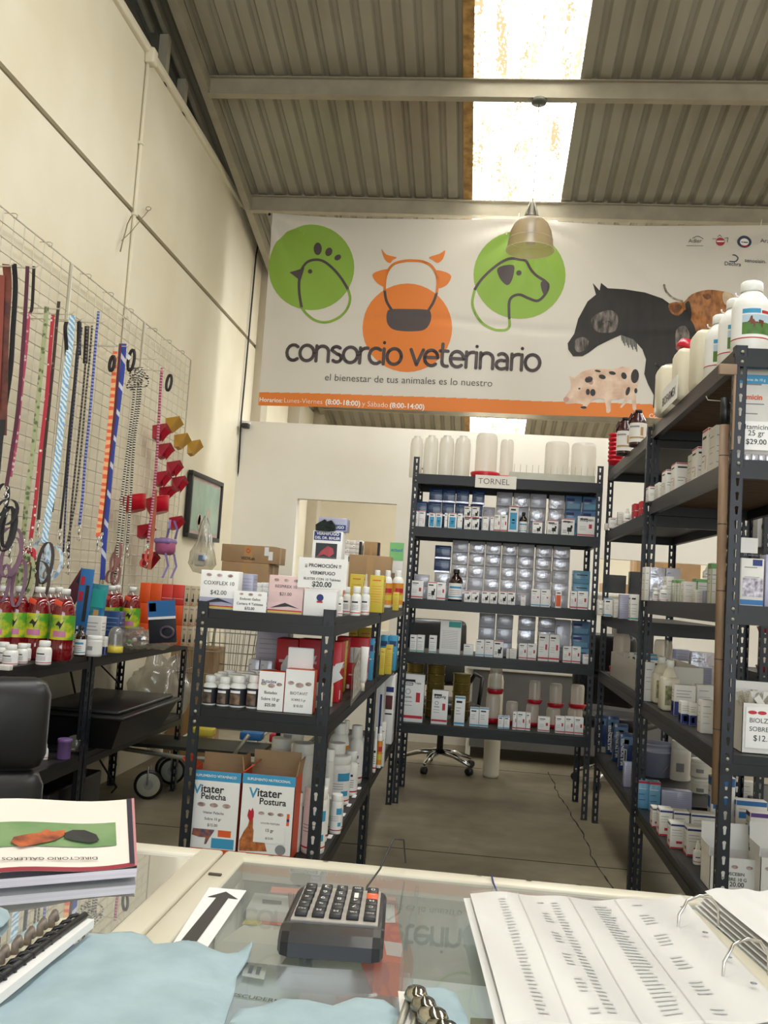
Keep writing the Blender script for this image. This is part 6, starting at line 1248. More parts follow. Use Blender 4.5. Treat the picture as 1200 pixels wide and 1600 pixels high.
# desk behind the back rack
dk = thing('office_desk', 'pale grey office desk standing behind the back rack', 'desk', (.3, 7.9, 0))
M_deskg = mat('desk_grey', '6e6c6c', .6, 0, .05, 4)
MB().bbox(-.35, 1.6, 0, .6, .72, .75, M_part, .005).build('desktop', dk); MB().box(-.3, 1.55, .02, .04, .1, .72, M_deskg).build('modesty_panel', dk)
for x in (-.33, 1.54): MB().box(x, x+.04, .03, .58, 0, .72, M_part).build('leg_panel', dk)
sp = thing('subwoofer', 'black loudspeaker box with round knob on the desk behind the far right rack', 'loudspeaker', (1.3, 8.0, .751))
MB().bbox(-.15, .15, 0, .3, 0, .4, M_black, .01).build('cabinet', sp)
m = MB(); m.lathe([(.09, 0), (.08, .01), (.05, .012), (.045, .02), (.03, .03), (0, .03)], (0, 0, 0), M_rblk, 24); m.xf(Matrix.Translation((0, 0, .1)) @ Matrix.Rotation(PI/2, 4, 'X')); m.build('dial', sp); m = MB(); m.lathe([(.012, 0), (.012, .006), (0, .006)], (0, 0, 0), M_tape, 10); m.xf(Matrix.Translation((.1, 0, .16)) @ Matrix.Rotation(PI/2, 4, 'X')); m.build('button', sp)
# white board post and stool seen below
m = MB(); m.lathe([(.05, 0), (.06, .02), (.06, .7), (.05, .75), (0, .76)], (0, 0, 0), M_cream, 20); m.build('cream_canister', label='cream plastic canister standing behind the back rack', cat='canister', loc=(.17, 7.2, .001))
for i, (x, y, w, h) in enumerate(((1.2, 8.1, .18, .16), (1.42, 8.15, .2, .2))):
    s = thing('computer_speaker', 'black desktop speaker on the hatch ledge behind the far right rack, %s' % ('left one', 'right one with blue light')[i], 'loudspeaker', (x, PY+.02, h2[2]+.002)); MB().bbox(-w/2, w/2, 0, .1, 0, h, M_black, .006).build('cabinet', s)
    if i: MB().bbox(-.004, .004, -.003, 0, h*.75, h*.78, mat('blue_led', '3a5cff', .3, emit=6), .001).build('power_light', s)
for i, (x, z, w, h) in enumerate(((1.2, .9, .7, .62), (1.95, .9, .66, .55), (1.5, 1.53, .6, .5))): carton('brownbox', x+w/2, 9.3+.02*i, z, w, .4, h, 'large brown cardboard box beyond the right wall hatch, %s' % ('lower left', 'lower right', 'upper one')[i])
m = MB(); m.box(1.1, 2.9, 9.25, 9.8, .86, .895, M_beam); [m.box(x, x+.05, 9.3, 9.35, 0, .86, M_steel) for x in (1.12, 2.8)]; m.build('storage_table', label='dark table carrying brown boxes beyond the right wall hatch', cat='table')
mb = MB(); mb.bbox(h2[0]-.05, h2[1], PY-.14, PY, h2[2]-.03, h2[2], M_part, .004); mb.build('trim_40', kind='structure')
# next room seen through the hatch
XH = atY(537, 845, 11.2).x
for r_ in range(4):
    for c_ in range(3):
        carton('redline' if (r_+c_) % 2 else 'plain', XH+.035+c_*.074, 11.2, 1.668+r_*.051, .072, .2, .049, 'white carton in the stack seen through the wall hatch, %s row up, %s from left' % (ordw(r_), ordw(c_)))
m = MB(); m.box(XH-.05, XH+.46, 11.0, 11.6, 1.62, 1.665, M_beam); [m.box(x, x+.03, 11.0, 11.04, 0, 1.85, M_steel) for x in (XH-.06, XH+.215, XH+.43)]; m.build('pallet_shelf', label='dark steel shelf carrying white cartons beyond the wall hatch', cat='shelf')
carton('brownbox', XH+.33, 11.25, 1.668, .17, .3, .2, 'brown carton right of the white stack beyond the wall hatch')
MB().box(-3, 3, 13.2, 13.25, 0, 2.9, M_wall).build('wall_storeroom', kind='structure')
MB().bbox(-.62, -.5, 13.16, 13.2, 1.4, 1.6, M_offw, .01).build('wall_switch', label='small pale switch box on the storeroom wall seen through the hatch', cat='switch')
# ================================================================ LEFT WALL: GRID, LEASHES
GXp = WX+.06
gy = [2.2, 3.45, atX(112, 412, GXp).y, atX(226, 502, GXp).y, atX(299, 565, GXp).y]
M_wire = mat('white_wire', 'cfc9b8', .4, .1, .03, 20)
GT, GBm = 2.93, 1.12
for i in range(4):
    y0, y1 = gy[i]+.012, gy[i+1]-.012
    g = thing('wire_grid_panel', 'white wire grid panel on the left wall, %s' % ('nearest the camera, partly out of frame', 'second one, holding the leather straps', 'third one, holding most leashes', 'farthest one, holding the red feeders')[i], 'wire grid', (GXp, y0, GBm))
    L_, H_ = y1-y0, GT-GBm
    m = MB(); m.tube([(0, 0, 0), (0, L_, 0), (0, L_, H_), (0, 0, H_)], .006, M_wire, 6, closed=True); m.build('frame', g)
    m = MB(); n = int(L_/.1)
    for k in range(1, n): m.tube([(0, L_*k/n, 0), (0, L_*k/n, H_)], .0028, M_wire, 4, cap=False)
    for k in range(1, 28): m.tube([(.003, 0, H_*k/28), (.003, L_, H_*k/28)], .0028, M_wire, 4, cap=False)
    m.build('mesh_wires', g)
    for k in range(3): m = MB(); y = L_*(.2+.3*k); m.tube([(-.055, y, H_+.02), (-.01, y, H_+.02)]+[(.012*math.sin(a), y, H_+.008+.012*math.cos(a)) for a in (0, 1.2, 2.4, 3.6, 4.8)], .002, M_galv, 4); m.build('eye_hook', g)
HX = -2.0
def P7(x, y, X=HX): return atX(x, y, X)
def K7(cx, cy): return (cx/4, 380+cy/4)
def K8(cx, cy): return (cx/3.43, 650+cy/3.43)
def pmat(name, c1, c2, kind='wave', scale=60, thr=(.48, .52), dist=2, c3=None):
    if name in MATS: return MATS[name]
    m = mat(name, c1, .6); nt = m.node_tree; b = nt.nodes['Principled BSDF']
    tc = nt.nodes['Texture Coordinate']
    if kind == 'wave': t = nt.nodes.new('ShaderNodeTexWave'); t.inputs['Scale'].default_value = scale; t.inputs['Distortion'].default_value = dist; t.bands_direction = 'DIAGONAL'; out = t.outputs['Fac']
    elif kind == 'zig': t = nt.nodes.new('ShaderNodeTexWave'); t.inputs['Scale'].default_value = scale; t.inputs['Distortion'].default_value = dist; t.bands_direction = 'Z'; out = t.outputs['Fac']
    elif kind == 'check': t = nt.nodes.new('ShaderNodeTexChecker'); t.inputs['Scale'].default_value = scale; out = t.outputs['Fac']
    else: t = nt.nodes.new('ShaderNodeTexVoronoi'); t.inputs['Scale'].default_value = scale; out = t.outputs['Distance']
    nt.links.new(tc.outputs['Object'], t.inputs['Vector'])
    r = nt.nodes.new('ShaderNodeValToRGB'); r.color_ramp.elements[0].position = thr[0]; r.color_ramp.elements[1].position = thr[1]
    r.color_ramp.elements[0].color = (*lin(c1), 1); r.color_ramp.elements[1].color = (*lin(c2), 1)
    nt.links.new(out, r.inputs[0]); nt.links.new(r.outputs[0], b.inputs['Base Color']); return m
def strap_mb(pts, w, m, t=.0035):
    mb = MB(); dz = Vector((1, 0, 0)).cross(Vector((0, 0, 1)))
    side = Vector((.96, .28, 0)); nrm = Vector((.28, -.96, 0)); vs = []; P = [Vector(p) for p in pts]
    for p in P:
        for s, n in ((-1, -1), (1, -1), (1, 1), (-1, 1)): vs.append(p+side*(s*w/2)+nrm*(-n*t/2))
    k = len(P); fs = []
    for i in range(k-1):
        for j in range(4): fs.append((i*4+j, i*4+(j+1) % 4, (i+1)*4+(j+1) % 4, (i+1)*4+j))
    fs += [(0, 3, 2, 1), (4*k-4, 4*k-3, 4*k-2, 4*k-1)]; mb.add(vs, fs, m); return mb
def clip_mb(p, s=1):
    mb = MB(); p = Vector(p); mb.tube([p+Vector((.011*s*math.cos(a), 0, -.012*s+.012*s*math.sin(a))) for a in [k*PI/4 for k in range(8)]], .0028*s, M_chrome, 5, closed=True)
    mb.tube([p+Vector((0, 0, -.024*s)), p+Vector((0, 0, -.06*s))], .005*s, M_chrome, 6); mb.tube([p+Vector((0, 0, -.06*s)), p+Vector((.014*s, 0, -.075*s)), p+Vector((.008*s, 0, -.1*s)), p+Vector((-.008*s, 0, -.09*s))], .003*s, M_chrome, 5); return mb
def hook(px, py, Y=None, lab=''):
    p = P7(px, py); m = MB(); m.tube([(GXp, p.y, p.z-.004), (p.x+.03, p.y, p.z-.004), (p.x+.05, p.y, p.z+.012)], .003, M_wire, 6); m.tube([(GXp+.004, p.y-.03, p.z-.004), (GXp+.004, p.y+.03, p.z-.004)], .003, M_wire, 5)
    return m.build('display_hook', label=lab, cat='hook')
def wpx(w, p): return w*(p.y*1.02)/FPX
def leash(pts, w, m, lab, parts=(), rope=False, clip=True, two=0, double=None):
    P = [P7(*q) for q in pts]; P = [Vector(p) for p in smooth_3(P)]; o = P[0].copy(); t = thing('dog_leash', lab, 'leash', o)
    Q = [p-o for p in P]; ww = wpx(w, o)
    mb = MB().tube(Q, ww/2, m, 8) if rope else strap_mb(Q, ww, m)
    mb.build('strap', t)
    if double:
        D = [Vector(p)-o for p in smooth_3([P7(*q, HX-.012) for q in double[0]])]; (MB().tube(D, wpx(double[1], o)/2, double[2], 8) if rope else strap_mb(D, wpx(double[1], o), double[2])).build('second_strap', t)
    if clip: clip_mb(Q[-1], .8).build('snap_hook', t)
    return t
def smooth_3(P, n=5):
    out = []; k = len(P)
    for i in range(k-1):
        p0 = P[max(0, i-1)]; p1 = P[i]; p2 = P[i+1]; p3 = P[min(k-1, i+2)]
        for j in range(n): t = j/n; out.append(.5*((2*p1)+(-p0+p2)*t+(2*p0-5*p1+4*p2-p3)*t*t+(-p0+3*p1-3*p2+p3)*t**3))
    out.append(P[-1]); return out
Mlb = mat('brown_leather', '7a3825', .5, 0, .15, 18, col2='3c1a12'); Mbs = mat('black_webbing', '1d1a1d', .6, 0, .1, 60); Mmar = mat('maroon_webbing', '5a2238', .6, 0, .1, 50)
leash([(10, 413), (12, 450), (8, 520), (6, 600), (4, 680)], 13, Mlb, 'bundle of wide brown leather straps at the far left of the wall grid', clip=False, double=([(3, 430), (0, 520), (-6, 640)], 9, mat('red_leather', '8d3a26', .5)))
leash([(22, 412), (24, 450), (20, 520), (16, 580), (4, 660), (-4, 740)], 8, Mbs, 'thick black strap hanging behind the brown leather straps', clip=False)
leash([(43, 416), (41, 460), (36, 540), (28, 640), (18, 710), (10, 760)], 6, Mmar, 'black and maroon leash with metal clips, left of the green one', double=([(53, 416), (50, 480), (44, 500), (34, 600), (20, 720)], 5, Mbs))
leash([(45, 488), (40, 550), (32, 620), (25, 690), (16, 745)], 6, pmat('pink_pattern', 'e8c9cd', 'b84c68', 'voro', 45, (.25, .4)), 'pink patterned leash hanging among the black and maroon ones', clip=False)
leash([(73, 479), (68, 540), (60, 620), (52, 700), (44, 760), (36, 842)], 7, pmat('green_camo', '5e6b45', 'a8ae82', 'voro', 45, (.3, .5)), 'green camouflage leash on the wall grid')
leash([(83, 492), (79, 540), (73, 620), (64, 700), (56, 780), (48, 842)], 6, pmat('red_skull', 'eadfdc', 'b8283a', 'voro', 38, (.18, .26)), 'red leash with white spots right of the green one')
leash([(92, 471), (89, 500), (84, 560), (76, 640), (68, 720), (60, 812)], 5, pmat('brown_studs', '8a7468', '3f2c27', 'voro', 30, (.12, .2)), 'dark brown studded leash right of the red one')
leash([(113, 493), (109, 540), (102, 600), (94, 680), (84, 760), (76, 800), (69, 848)], 10, pmat('sky_swirl', '7fb4dc', 'e6f0f6', 'wave', 24, (.45, .55), 5), 'wide light blue and white patterned leash', double=([(104, 503), (102, 515), (104, 560), (99, 640), (90, 720), (80, 800)], 6, Mbs))
leash([(124, 501), (123, 530), (120, 552), (116, 600), (108, 680), (102, 750), (94, 826)], 4, Mbs, 'black leash with thick black handle', rope=True, double=([(124, 503), (123, 555)], 8, Mbs))
leash([(128, 512), (122, 560), (114, 650), (105, 750), (99, 862)], 3, pmat('navy_rope', '1d1b33', '5e5b80', 'zig', 18), 'thin navy rope leash beside the black handle one', rope=True)
leash([(136, 510), (134, 560), (129, 620), (121, 700), (112, 790), (107, 872)], 3.4, pmat('black_rope', '141317', '6f5f58', 'zig', 18), 'black flecked rope leash with black handle sleeve', rope=True, double=([(136, 510), (133, 568)], 8, Mbs))
leash([(144, 509), (140, 560), (134, 620), (127, 700), (118, 780), (106, 846)], 3.4, pmat('grey_rope', '23211f', '8f8878', 'zig', 18), 'grey and black rope leash beside the blue rope', rope=True)
leash([(154, 487), (150, 530), (146, 580), (140, 650), (133, 720), (129, 775), (124, 820)], 4.5, pmat('blue_rope', '2b3a8c', '8f97c8', 'zig', 18), 'blue twisted rope leash with a metal ring', rope=True)
leash([(180, 549), (177, 600), (172, 660), (165, 730), (160, 780), (153, 838)], 7, pmat('orange_aztec', 'e8603a', 'f2b27a', 'zig', 8, (.4, .5), 5), 'orange patterned leash left of the blue striped one')
leash([(188, 537), (184, 590), (178, 660), (168, 740), (159, 832)], 4.5, Mmar, 'thin maroon leash between the orange and the blue striped ones')
leash([(194, 537), (191, 580), (184, 640), (175, 710), (168, 790), (163, 850), (160, 906)], 7.5, pmat('blue_stripe', '2a3f9e', 'cfd3e2', 'wave', 4, (.9, .94), 0), 'blue leash with white diagonal stripes and a white price tag', clip=False)
tg = MB(); p = P7(197, 556, HX+.01); tg.add([p+Vector((a, 0, b)) for a, b in ((-.025, .012), (.018, -.024), (.032, -.006), (-.01, .03))], [(0, 1, 2, 3)], M_paper); tg.build('price_tag', label='white price tag hanging on the blue striped leash', cat='price tag')
ck_ = pmat('chess_rope', '151315', 'd8d0c0', 'zig', 22)
for i, (x0, x1, x2, yb, lab) in enumerate(((212, 204, 180, 900, 'left'), (218, 208, 188, 870, 'middle'), (222, 213, 199, 850, 'right'))):
    leash([(x0, 574), (x0-4, 630), (x1-3, 690), ((x1+x2)/2-2, 780), (x2, yb)], 4.2, ck_, 'black and white checked rope leash, %s of the three' % lab, rope=True)
kb = MB(); random.seed(4)
for k in range(7): c = P7(216+random.uniform(-9, 9), 590+random.uniform(-10, 20)); kb.tube([c+Vector((.035*math.cos(a+k), random.uniform(-.01, .01), .03*math.sin(a*1.0))) for a in [j*PI/5 for j in range(10)]], .0045, ck_, 5, closed=True)
kb.build('rope_bundle', label='knotted bunch of checked rope at the top of the three checked leashes', cat='rope')
leash([(253, 575), (250, 620), (247, 680), (243, 740), (237, 800), (231, 848)], 4.5, pmat('purple_rope', '7a2f52', 'd98a9a', 'zig', 18), 'red and purple rope leash in front of the red feeders', rope=True)
def handle_loop(c, rx, rz, lab, m=Mbs):
    p = P7(*c); mb = MB(); mb.tube([p+Vector((rx*math.cos(a)*.8, rx*.2*math.sin(a), rz*math.sin(a)+rx*.4*math.cos(a))) for a in [k*PI/8 for k in range(16)]], .009, m, 8, closed=True); mb.build('padded_handle', label=lab, cat='handle')
handle_loop((205, 563), .022, .06, 'black padded leash handle behind the blue striped leash'); handle_loop((175, 568), .016, .04, 'black and red padded handle left of the orange leash'); handle_loop((264, 598), .02, .05, 'black padded handle of the red rope leash loop')
mb = strap_mb(smooth_3([P7(243, 765, HX-.02), P7(240, 820, HX-.02), P7(233, 890, HX-.02)]), .022, mat('salmon_strap', 'b5603f', .5)); mb.build('flat_strap', label='flat salmon coloured strap hanging over the round red bowls', cat='strap')
for i, q in enumerate(((4, 414), (44, 417), (83, 481), (100, 490), (115, 499), (150, 503), (170, 540), (190, 540), (235, 560), (250, 578))): hook(*q, lab='white wire display hook on the left grid, %s from the left' % ordw(i))
# harnesses hanging at the bottom
def harness(cx, cy, s, m, lab, seed, n=4):
    random.seed(seed); t = thing('dog_harness', lab, 'harness', P7(cx, cy))
    for k in range(n):
        c = Vector((random.uniform(-.3, .3)*s, random.uniform(-.2, .2)*s, random.uniform(-.8, .5)*s)); r1, r2, tw_ = random.uniform(.15, .4)*s, random.uniform(.35, .75)*s, random.uniform(-.5, .5)
        pts = [c+Vector((r1*math.cos(a), r1*.5*math.sin(a+tw_), r2*math.sin(a))) for a in [j*PI/8 for j in range(17)]]; strap_mb(pts, .015, m).build('harness_strap', t)
    clip_mb((0, 0, .4*s), 1).build('snap_hook', t)
Mcam = pmat('brown_camo', '5a4733', '8f8060', 'voro', 30, (.3, .5)); Mbc = pmat('blue_camo', '6f9cc8', 'd4e2ee', 'voro', 30, (.25, .5))
harness(8, 790, .13, Mbs, 'black harness with orange tag at the left frame edge', 1); harness(14, 870, .15, mat('mauve_webbing', '7a5a6e', .6), 'mauve harness hanging above the red bottles at left', 2)
harness(32, 900, .14, pmat('green_camo', '5e6b45', 'a8ae82', 'voro', 45, (.3, .5)), 'green camouflage harness above the red bottles', 3); harness(52, 890, .17, Mlb if 0 else mat('dark_leather', '3d2f28', .5), 'dark brown leather harness above the red bottles', 4)
harness(72, 890, .13, Mbc, 'light blue camouflage harness hanging from the light blue leash', 5); harness(40, 865, .09, pmat('red_skull', 'eadfdc', 'b8283a', 'voro', 38, (.18, .26)), 'small red patterned harness under the red leash', 6, 3)
harness(182, 880, .1, mat('grey_red_cord', '8a5a52', .6), 'thin reddish cord halter hanging right of the blue striped leash', 7, 4); harness(228, 868, .07, mat('coral_cord', 'c04a3a', .6), 'small coral cord collar over the lowest red feeder', 8, 2)
# red and yellow feeders hooked on the grid
def feeder(cx, cy, w, h, m, lab, tri=True):
    p = P7(cx, cy, GXp+.015); W_ = wpx(w, p); H_ = wpx(h, p); t = MB()
    a = W_/2; vs = [(0, -a, H_*.35), (0, a, H_*.1), (.0, a*.6, -H_*.45), (0, -a*.8, -H_*.35), (.09, -a*.7, H_*.55), (.09, a*.9, H_*.2), (.03, a*.4, -H_*.4), (.03, -a*.6, -H_*.3)]
    t.add(vs, [(0, 1, 2, 3), (4, 5, 6, 7), (0, 4, 7, 3), (1, 5, 6, 2), (3, 2, 6, 7)], m)
    if tri: t.add([(.045, -a*.8, H_*.5), (.1, 0, H_*.1), (.045, a, -.0*H_), (.05, 0, -H_*.5)], [(0, 1, 2, 3)], m)
    o = t.build('plastic_feeder', label=lab, cat='feeder', loc=p); o.scale = (1, 1, 1); return o
Mrf = mat('red_feeder', 'a8152a', .35, 0, .05, 9); Myf = mat('mustard_feeder', 'b98a1e', .4, 0, .05, 9)
for i, (x, y, w, h) in enumerate(((243, 677, 34, 28), (249, 706, 30, 26), (264, 733, 28, 26), (245, 749, 28, 26), (272, 757, 27, 26), (253, 770, 30, 20), (267, 818, 22, 24), (219, 831, 30, 26), (226, 876, 30, 28))):
    feeder(x, y, w, h, Mrf, 'dark red plastic wedge feeder on the grid, %s' % ('topmost', 'second from the top', 'third from the top, right', 'third level, left', 'fourth level, right', 'just above the round bowls', 'right, just above the purple bag', 'left, below the round bowls', 'lowest one')[i])
for i, (x, y, w, h) in enumerate(((263, 665, 32, 26), (276, 691, 30, 26), (296, 701, 26, 26))): feeder(x, y, w, h, Myf, 'mustard yellow plastic feeder on the grid, %s' % ('topmost', 'middle', 'rightmost')[i], False)
for i, (x, y) in enumerate(((210, 786), (246, 789))):
    p = P7(x, y, GXp+.09); mb = MB(); r = wpx(19, p); mb.lathe([(r*.72, -r*.7), (r*.95, r*.3), (r*1.0, r*.5), (r*1.03, r*.55), (r*.9, r*.5), (r*.66, -r*.6), (0, -r*.62)], (0, 0, 0), M_redpl, 24, sx=1.1, sy=1.1); mb.xf(Matrix.Rotation(-.3, 4, 'Y'))
    mb.build('round_hanging_bowl', label='bright red round plastic bowl hooked on the grid, %s one' % ('left', 'right')[i], cat='bowl', loc=p)
# purple bag
pb_ = thing('pet_harness_bag', 'pink and purple pet bag hanging on the grid by the picture', 'bag', P7(258, 855, HX-.05)); Mpu = mat('lilac_fabric', '8878b0', .7, 0, .08, 30); Mpk = mat('pink_fabric', 'b05a86', .7, 0, .1, 20)
m = MB(); m.bbox(-.05, .05, -.08, .09, -.05, .06, Mpk, .03); m.build('bag_body', pb_); m = MB(); m.bbox(-.055, .052, -.085, .095, .02, .055, Mpu, .015); m.build('bag_flap', pb_)
for sx in (-.07, .1): strap_mb([(.03, sx, .06), (.05, sx-.03, .12), (.03, sx*.5, .18)], .015, Mpu).build('bag_strap', pb_); strap_mb([(.03, sx, -.04), (.05, sx+.01, -.12), (.03, sx-.02, -.2)], .014, Mpu).build('bag_strap', pb_)
# hanging clear bag with things by the picture
hb = thing('hanging_clear_bag', 'clear plastic bag with small items hanging beside the framed picture', 'bag', P7(318, 850, -1.95)); random.seed(9)
m = MB(); prof = [(0, .2), (.03, .14), (.05, .02), (.09, -.06), (.1, -.14), (.06, -.2), (0, -.21)]; m.lathe([(r, z) for r, z in prof][::-1], (0, 0, 0), M_bag, 18, sy=.6); 
m.v = [(x+random.uniform(-.008, .008), y+random.uniform(-.008, .008), z) for x, y, z in m.v]; m.build('bag_film', hb)
for k in range(4): strap_mb([(.0, 0, .2), (.03*k-.04, .01, .05), (.05*k-.08, .02, -.15)], .012, M_bag if k % 2 else M_offw).build('bag_strip', hb)
m = MB(); m.bbox(-.05, .02, -.03, .02, -.16, -.06, M_white, .015); m.bbox(-.02, .03, -.04, -.02, -.12, -.08, M_bluep, .005); m.build('packed_item', hb)
# ================================================================ TABLE TOP GOODS
ZT_ = ST[0]
Mliq = mat('red_liquid', '7a0c18', .1, 0, .1, 5, coat=1); Mlabg = mat('green_label', '4f9a2c', .35, 0, .2, 12, col2='c8c22a', coat=.3, thr=(.45, .55)); Mclr = clear('bottle_neck', 'd8c8c4', .25, .1, .4)
def soda(xc, w, yt, Y, lab):
    a = atY(xc-w/2, yt+60, Y); b = atY(xc+w/2, yt+60, Y); r = (b.x-a.x)/2; tp = atY(xc, yt, Y).z; h = tp-ZT_
    t = thing('red_drink_bottle', lab, 'bottle', ((a.x+b.x)/2, Y, ZT_+.001)); m = MB()
    pr = [(r*.85, 0), (r, .012), (r, h*.2), (r*.96, h*.24), (r, h*.3), (r, h*.62), (r*.95, h*.68), (r*.8, h*.78), (r*.58, h*.86)]; m.lathe(pr, (0, 0, 0), Mliq, 24); m.build('bottle_body', t)
    m = MB(); m.lathe([(r*.58, h*.86), (r*.34, h*.92), (r*.3, h*.95)], (0, 0, 0), Mclr, 20, capb=False); m.build('bottle_neck', t)
    m = MB(); m.lathe([(r*.4, h*.925), (r*.41, h*.99), (r*.36, h)], (0, 0, 0), M_white, 18); m.build('cap', t)
    m = MB(); m.lathe([(r+.001, h*.3), (r+.0012, h*.47), (r+.001, h*.64)], (0, 0, 0), Mlabg, 24, capb=False, capt=False)
    m.arcband((0, 0, 0), r+.0018, h*.34, h*.42, -PI*.62, -PI*.28, mat('label_pink', 'c87aa0', .4), 8); m.prism([(-.3, .5), (-.1, .56), (.1, .52), (.3, .58), (.15, .5), (.02, .44), (-.05, .49)], lambda u, v, t_: ((r+.0016+t_)*math.cos(-PI*.45+u*1.2), (r+.0016+t_)*math.sin(-PI*.45+u*1.2), v*h), .0004, M_ink); m.build('label', t)
    m = MB(); m.bbox(-.018, .018, -.004, .0, -.01, .012, mat('tag_orange', 'e8502e', .5), .002); m.xf(Matrix.Translation((-.01, -r*.8, h*.8)) @ Matrix.Rotation(.4, 4, 'Y')); m.build('sticker', t); return t
for i, (xc, w, yt, Y) in enumerate(((98, 35, 920, 4.0), (58, 37, 917, 4.0), (74, 34, 918, 4.13), (26, 34, 916, 3.97), (87, 30, 917, 4.2), (0, 34, 915, 3.9))):
    soda(xc, w, yt, Y, 'plastic bottle of red liquid with green and yellow label, %s' % ('rightmost of the near row', 'second from right in the near row', 'behind the two rightmost near ones', 'third from right in the near row', 'in the back, mostly hidden by the rightmost', 'at the left frame edge')[i])
for i, (xc, w, yt, Y) in enumerate(((170, 27, 915, 5.0), (178, 26, 914, 5.12), (203, 28, 917, 5.1))): soda(xc, w, yt, Y, 'red liquid bottle in the farther row before the orange cartons, %s' % ('left one', 'middle one', 'right one')[i])
for i, (x0, x1, yt, Y) in enumerate(((1, 24, 1008, 3.66), (22, 41, 1006, 3.76), (-8, 12, 1004, 3.78), (54, 77, 1002, 3.78), (34, 47, 1006, 3.9))): putb('pill', x0, x1, yt, Y, ZT_, 'small white pill bottle with red base line before the red bottles, %s' % ('leftmost in front', 'second from left', 'at the left frame edge', 'standing alone on the right', 'half hidden behind the second')[i])
put('plain', -6, 14, 1050, 3.5, ZT_, .03, 'low white carton at the table edge by the left frame side')
# blister packs and small goods
def pack(x0, x1, yt, yb, Y, m, lab, tilt=0, panels=(), lean=.0):
    a = atY(x0, yb, Y); b = atY(x1, yb, Y); tp = atY((x0+x1)/2, yt, Y); w = b.x-a.x; h = tp.z-a.z; t = thing('blister_pack', lab, 'pack', ((a.x+b.x)/2, Y, max(ZT_+.001, a.z))); R = Matrix.Rotation(tilt, 4, 'Y')
    q = MB(); q.bbox(-w/2, w/2, 0, .004, 0, h, m, .0015); q.xf(R); q.build('backing_card', t)
    q = MB()
    for u0, u1, v0, v1, mm in panels: q.box(-w/2+u0*w, -w/2+u1*w, -.003, -.0005, v0*h, v1*h, mm)
    if panels: q.xf(R); q.build('printed_panel', t)
    return t
pack(113, 134, 888, 990, 4.5, M_bluep, 'tall blue blister pack with black thermometer strip behind the bottles', .05, [(.55, .8, .2, .75, M_rblk), (.1, .4, .5, .65, M_redp), (.1, .4, .75, .88, M_redp)])
pack(131, 157, 912, 992, 4.6, mat('blue_green_card', '1f5f9a', .4, 0, .3, 20, col2='3c9a8a'), 'blue and green bubble pack right of the thermometer pack', .08, [(.1, .9, .55, .9, M_teal), (.35, .65, .35, .5, M_tape)])
pack(95, 117, 884, 940, 4.7, Mmar, 'maroon and black pack tilted behind the red bottles', .5, [(.2, .9, .6, .95, M_rblk)])
pack(233, 276, 938, 1003, 4.85, M_rblk, 'black pack with blue header holding a dark collar, before orange cartons', -.12, [(.0, 1, .62, 1, M_bluep), (0, 1, .56, .62, M_paper), (.05, .3, .75, .95, M_lblue)])
q = MB(); p = atY(262, 988, 4.84); q.tube([p+Vector((.035*math.cos(a), -.01, .028*math.sin(a))) for a in [k*PI/8 for k in range(16)]], .008, mat('purple_grey', '4a4050', .5), 8, closed=True); q.build('flea_collar', label='dark coiled collar at the bottom of the black pack', cat='collar')
put('bluebase', 132, 160, 963, 4.55, ZT_, .06, 'white carton with dark device picture before the blue pack'); put('deepblue', 150, 188, 955, 4.75, ZT_, .08, 'blue topped clear box behind the dome')
putb('amber', 116, 133, 978, 4.25, ZT_, 'dark bottle with white label before the white device carton'); putb('tub', 132, 156, 994, 4.3, ZT_, 'round white tub with orange label right of the dark bottle', cat='tub', name='tub'); putb('pill', 117, 130, 947, 4.5, ZT_+.0, 'white capped jar with brown label before the blue pack'); put('bluebase', 155, 166, 995, 4.42, ZT_, .03, 'small blue and red box between the tub and the dome')
dm = thing('clear_dome', 'clear plastic dome on a yellow base at the table edge', 'dome', atY(179, 1018, 4.6)); dm.location.z = ZT_+.001
MB().lathe([(.038, 0), (.04, .003), (.04, .03), (.036, .032)], (0, 0, 0), M_yelc, 24).build('yellow_base', dm); MB().lathe([(.037, .03), (.036, .09), (.028, .115), (.012, .127), (0, .129)], (0, 0, 0), M_bag, 24, capb=False).build('dome', dm)
random.seed(21)
for i, (x, y, Y, sx, sz) in enumerate(((210, 1004, 4.9, .09, .06), (245, 1004, 5.0, .1, .055))):
    b = bmesh.new(); bmesh.ops.create_icosphere(b, subdivisions=3, radius=1); mb = MB()
    for v in b.verts: n_ = math.sin(v.co.x*7+i)*math.sin(v.co.y*6)*.12+random.uniform(-.06, .06); v.co = Vector((v.co.x*sx*(1+n_), v.co.y*.06*(1+n_), max(-.9, v.co.z)*sz*(1+n_)))
    b.verts.index_update(); mb.add([v.co[:] for v in b.verts], [[v.index for v in f.verts] for f in b.faces], M_bag, False); b.free()
    p = atY(x, y, Y); t = mb.build('clear_bag', label='crumpled clear bag of small toys on the table, %s one' % ('left', 'right')[i], cat='bag', loc=(p.x, Y, ZT_+sz*.92))
    for k, mm in enumerate((M_greenc, M_white, M_navy)): q = MB(); q.lathe([(.0, -.012), (.012, -.006), (.014, .004), (.008, .012), (0, .014)], (0, 0, 0), mm, 12); q.build('small_toy', t, loc=(-.03+.03*k, 0, -.02+.01*k))
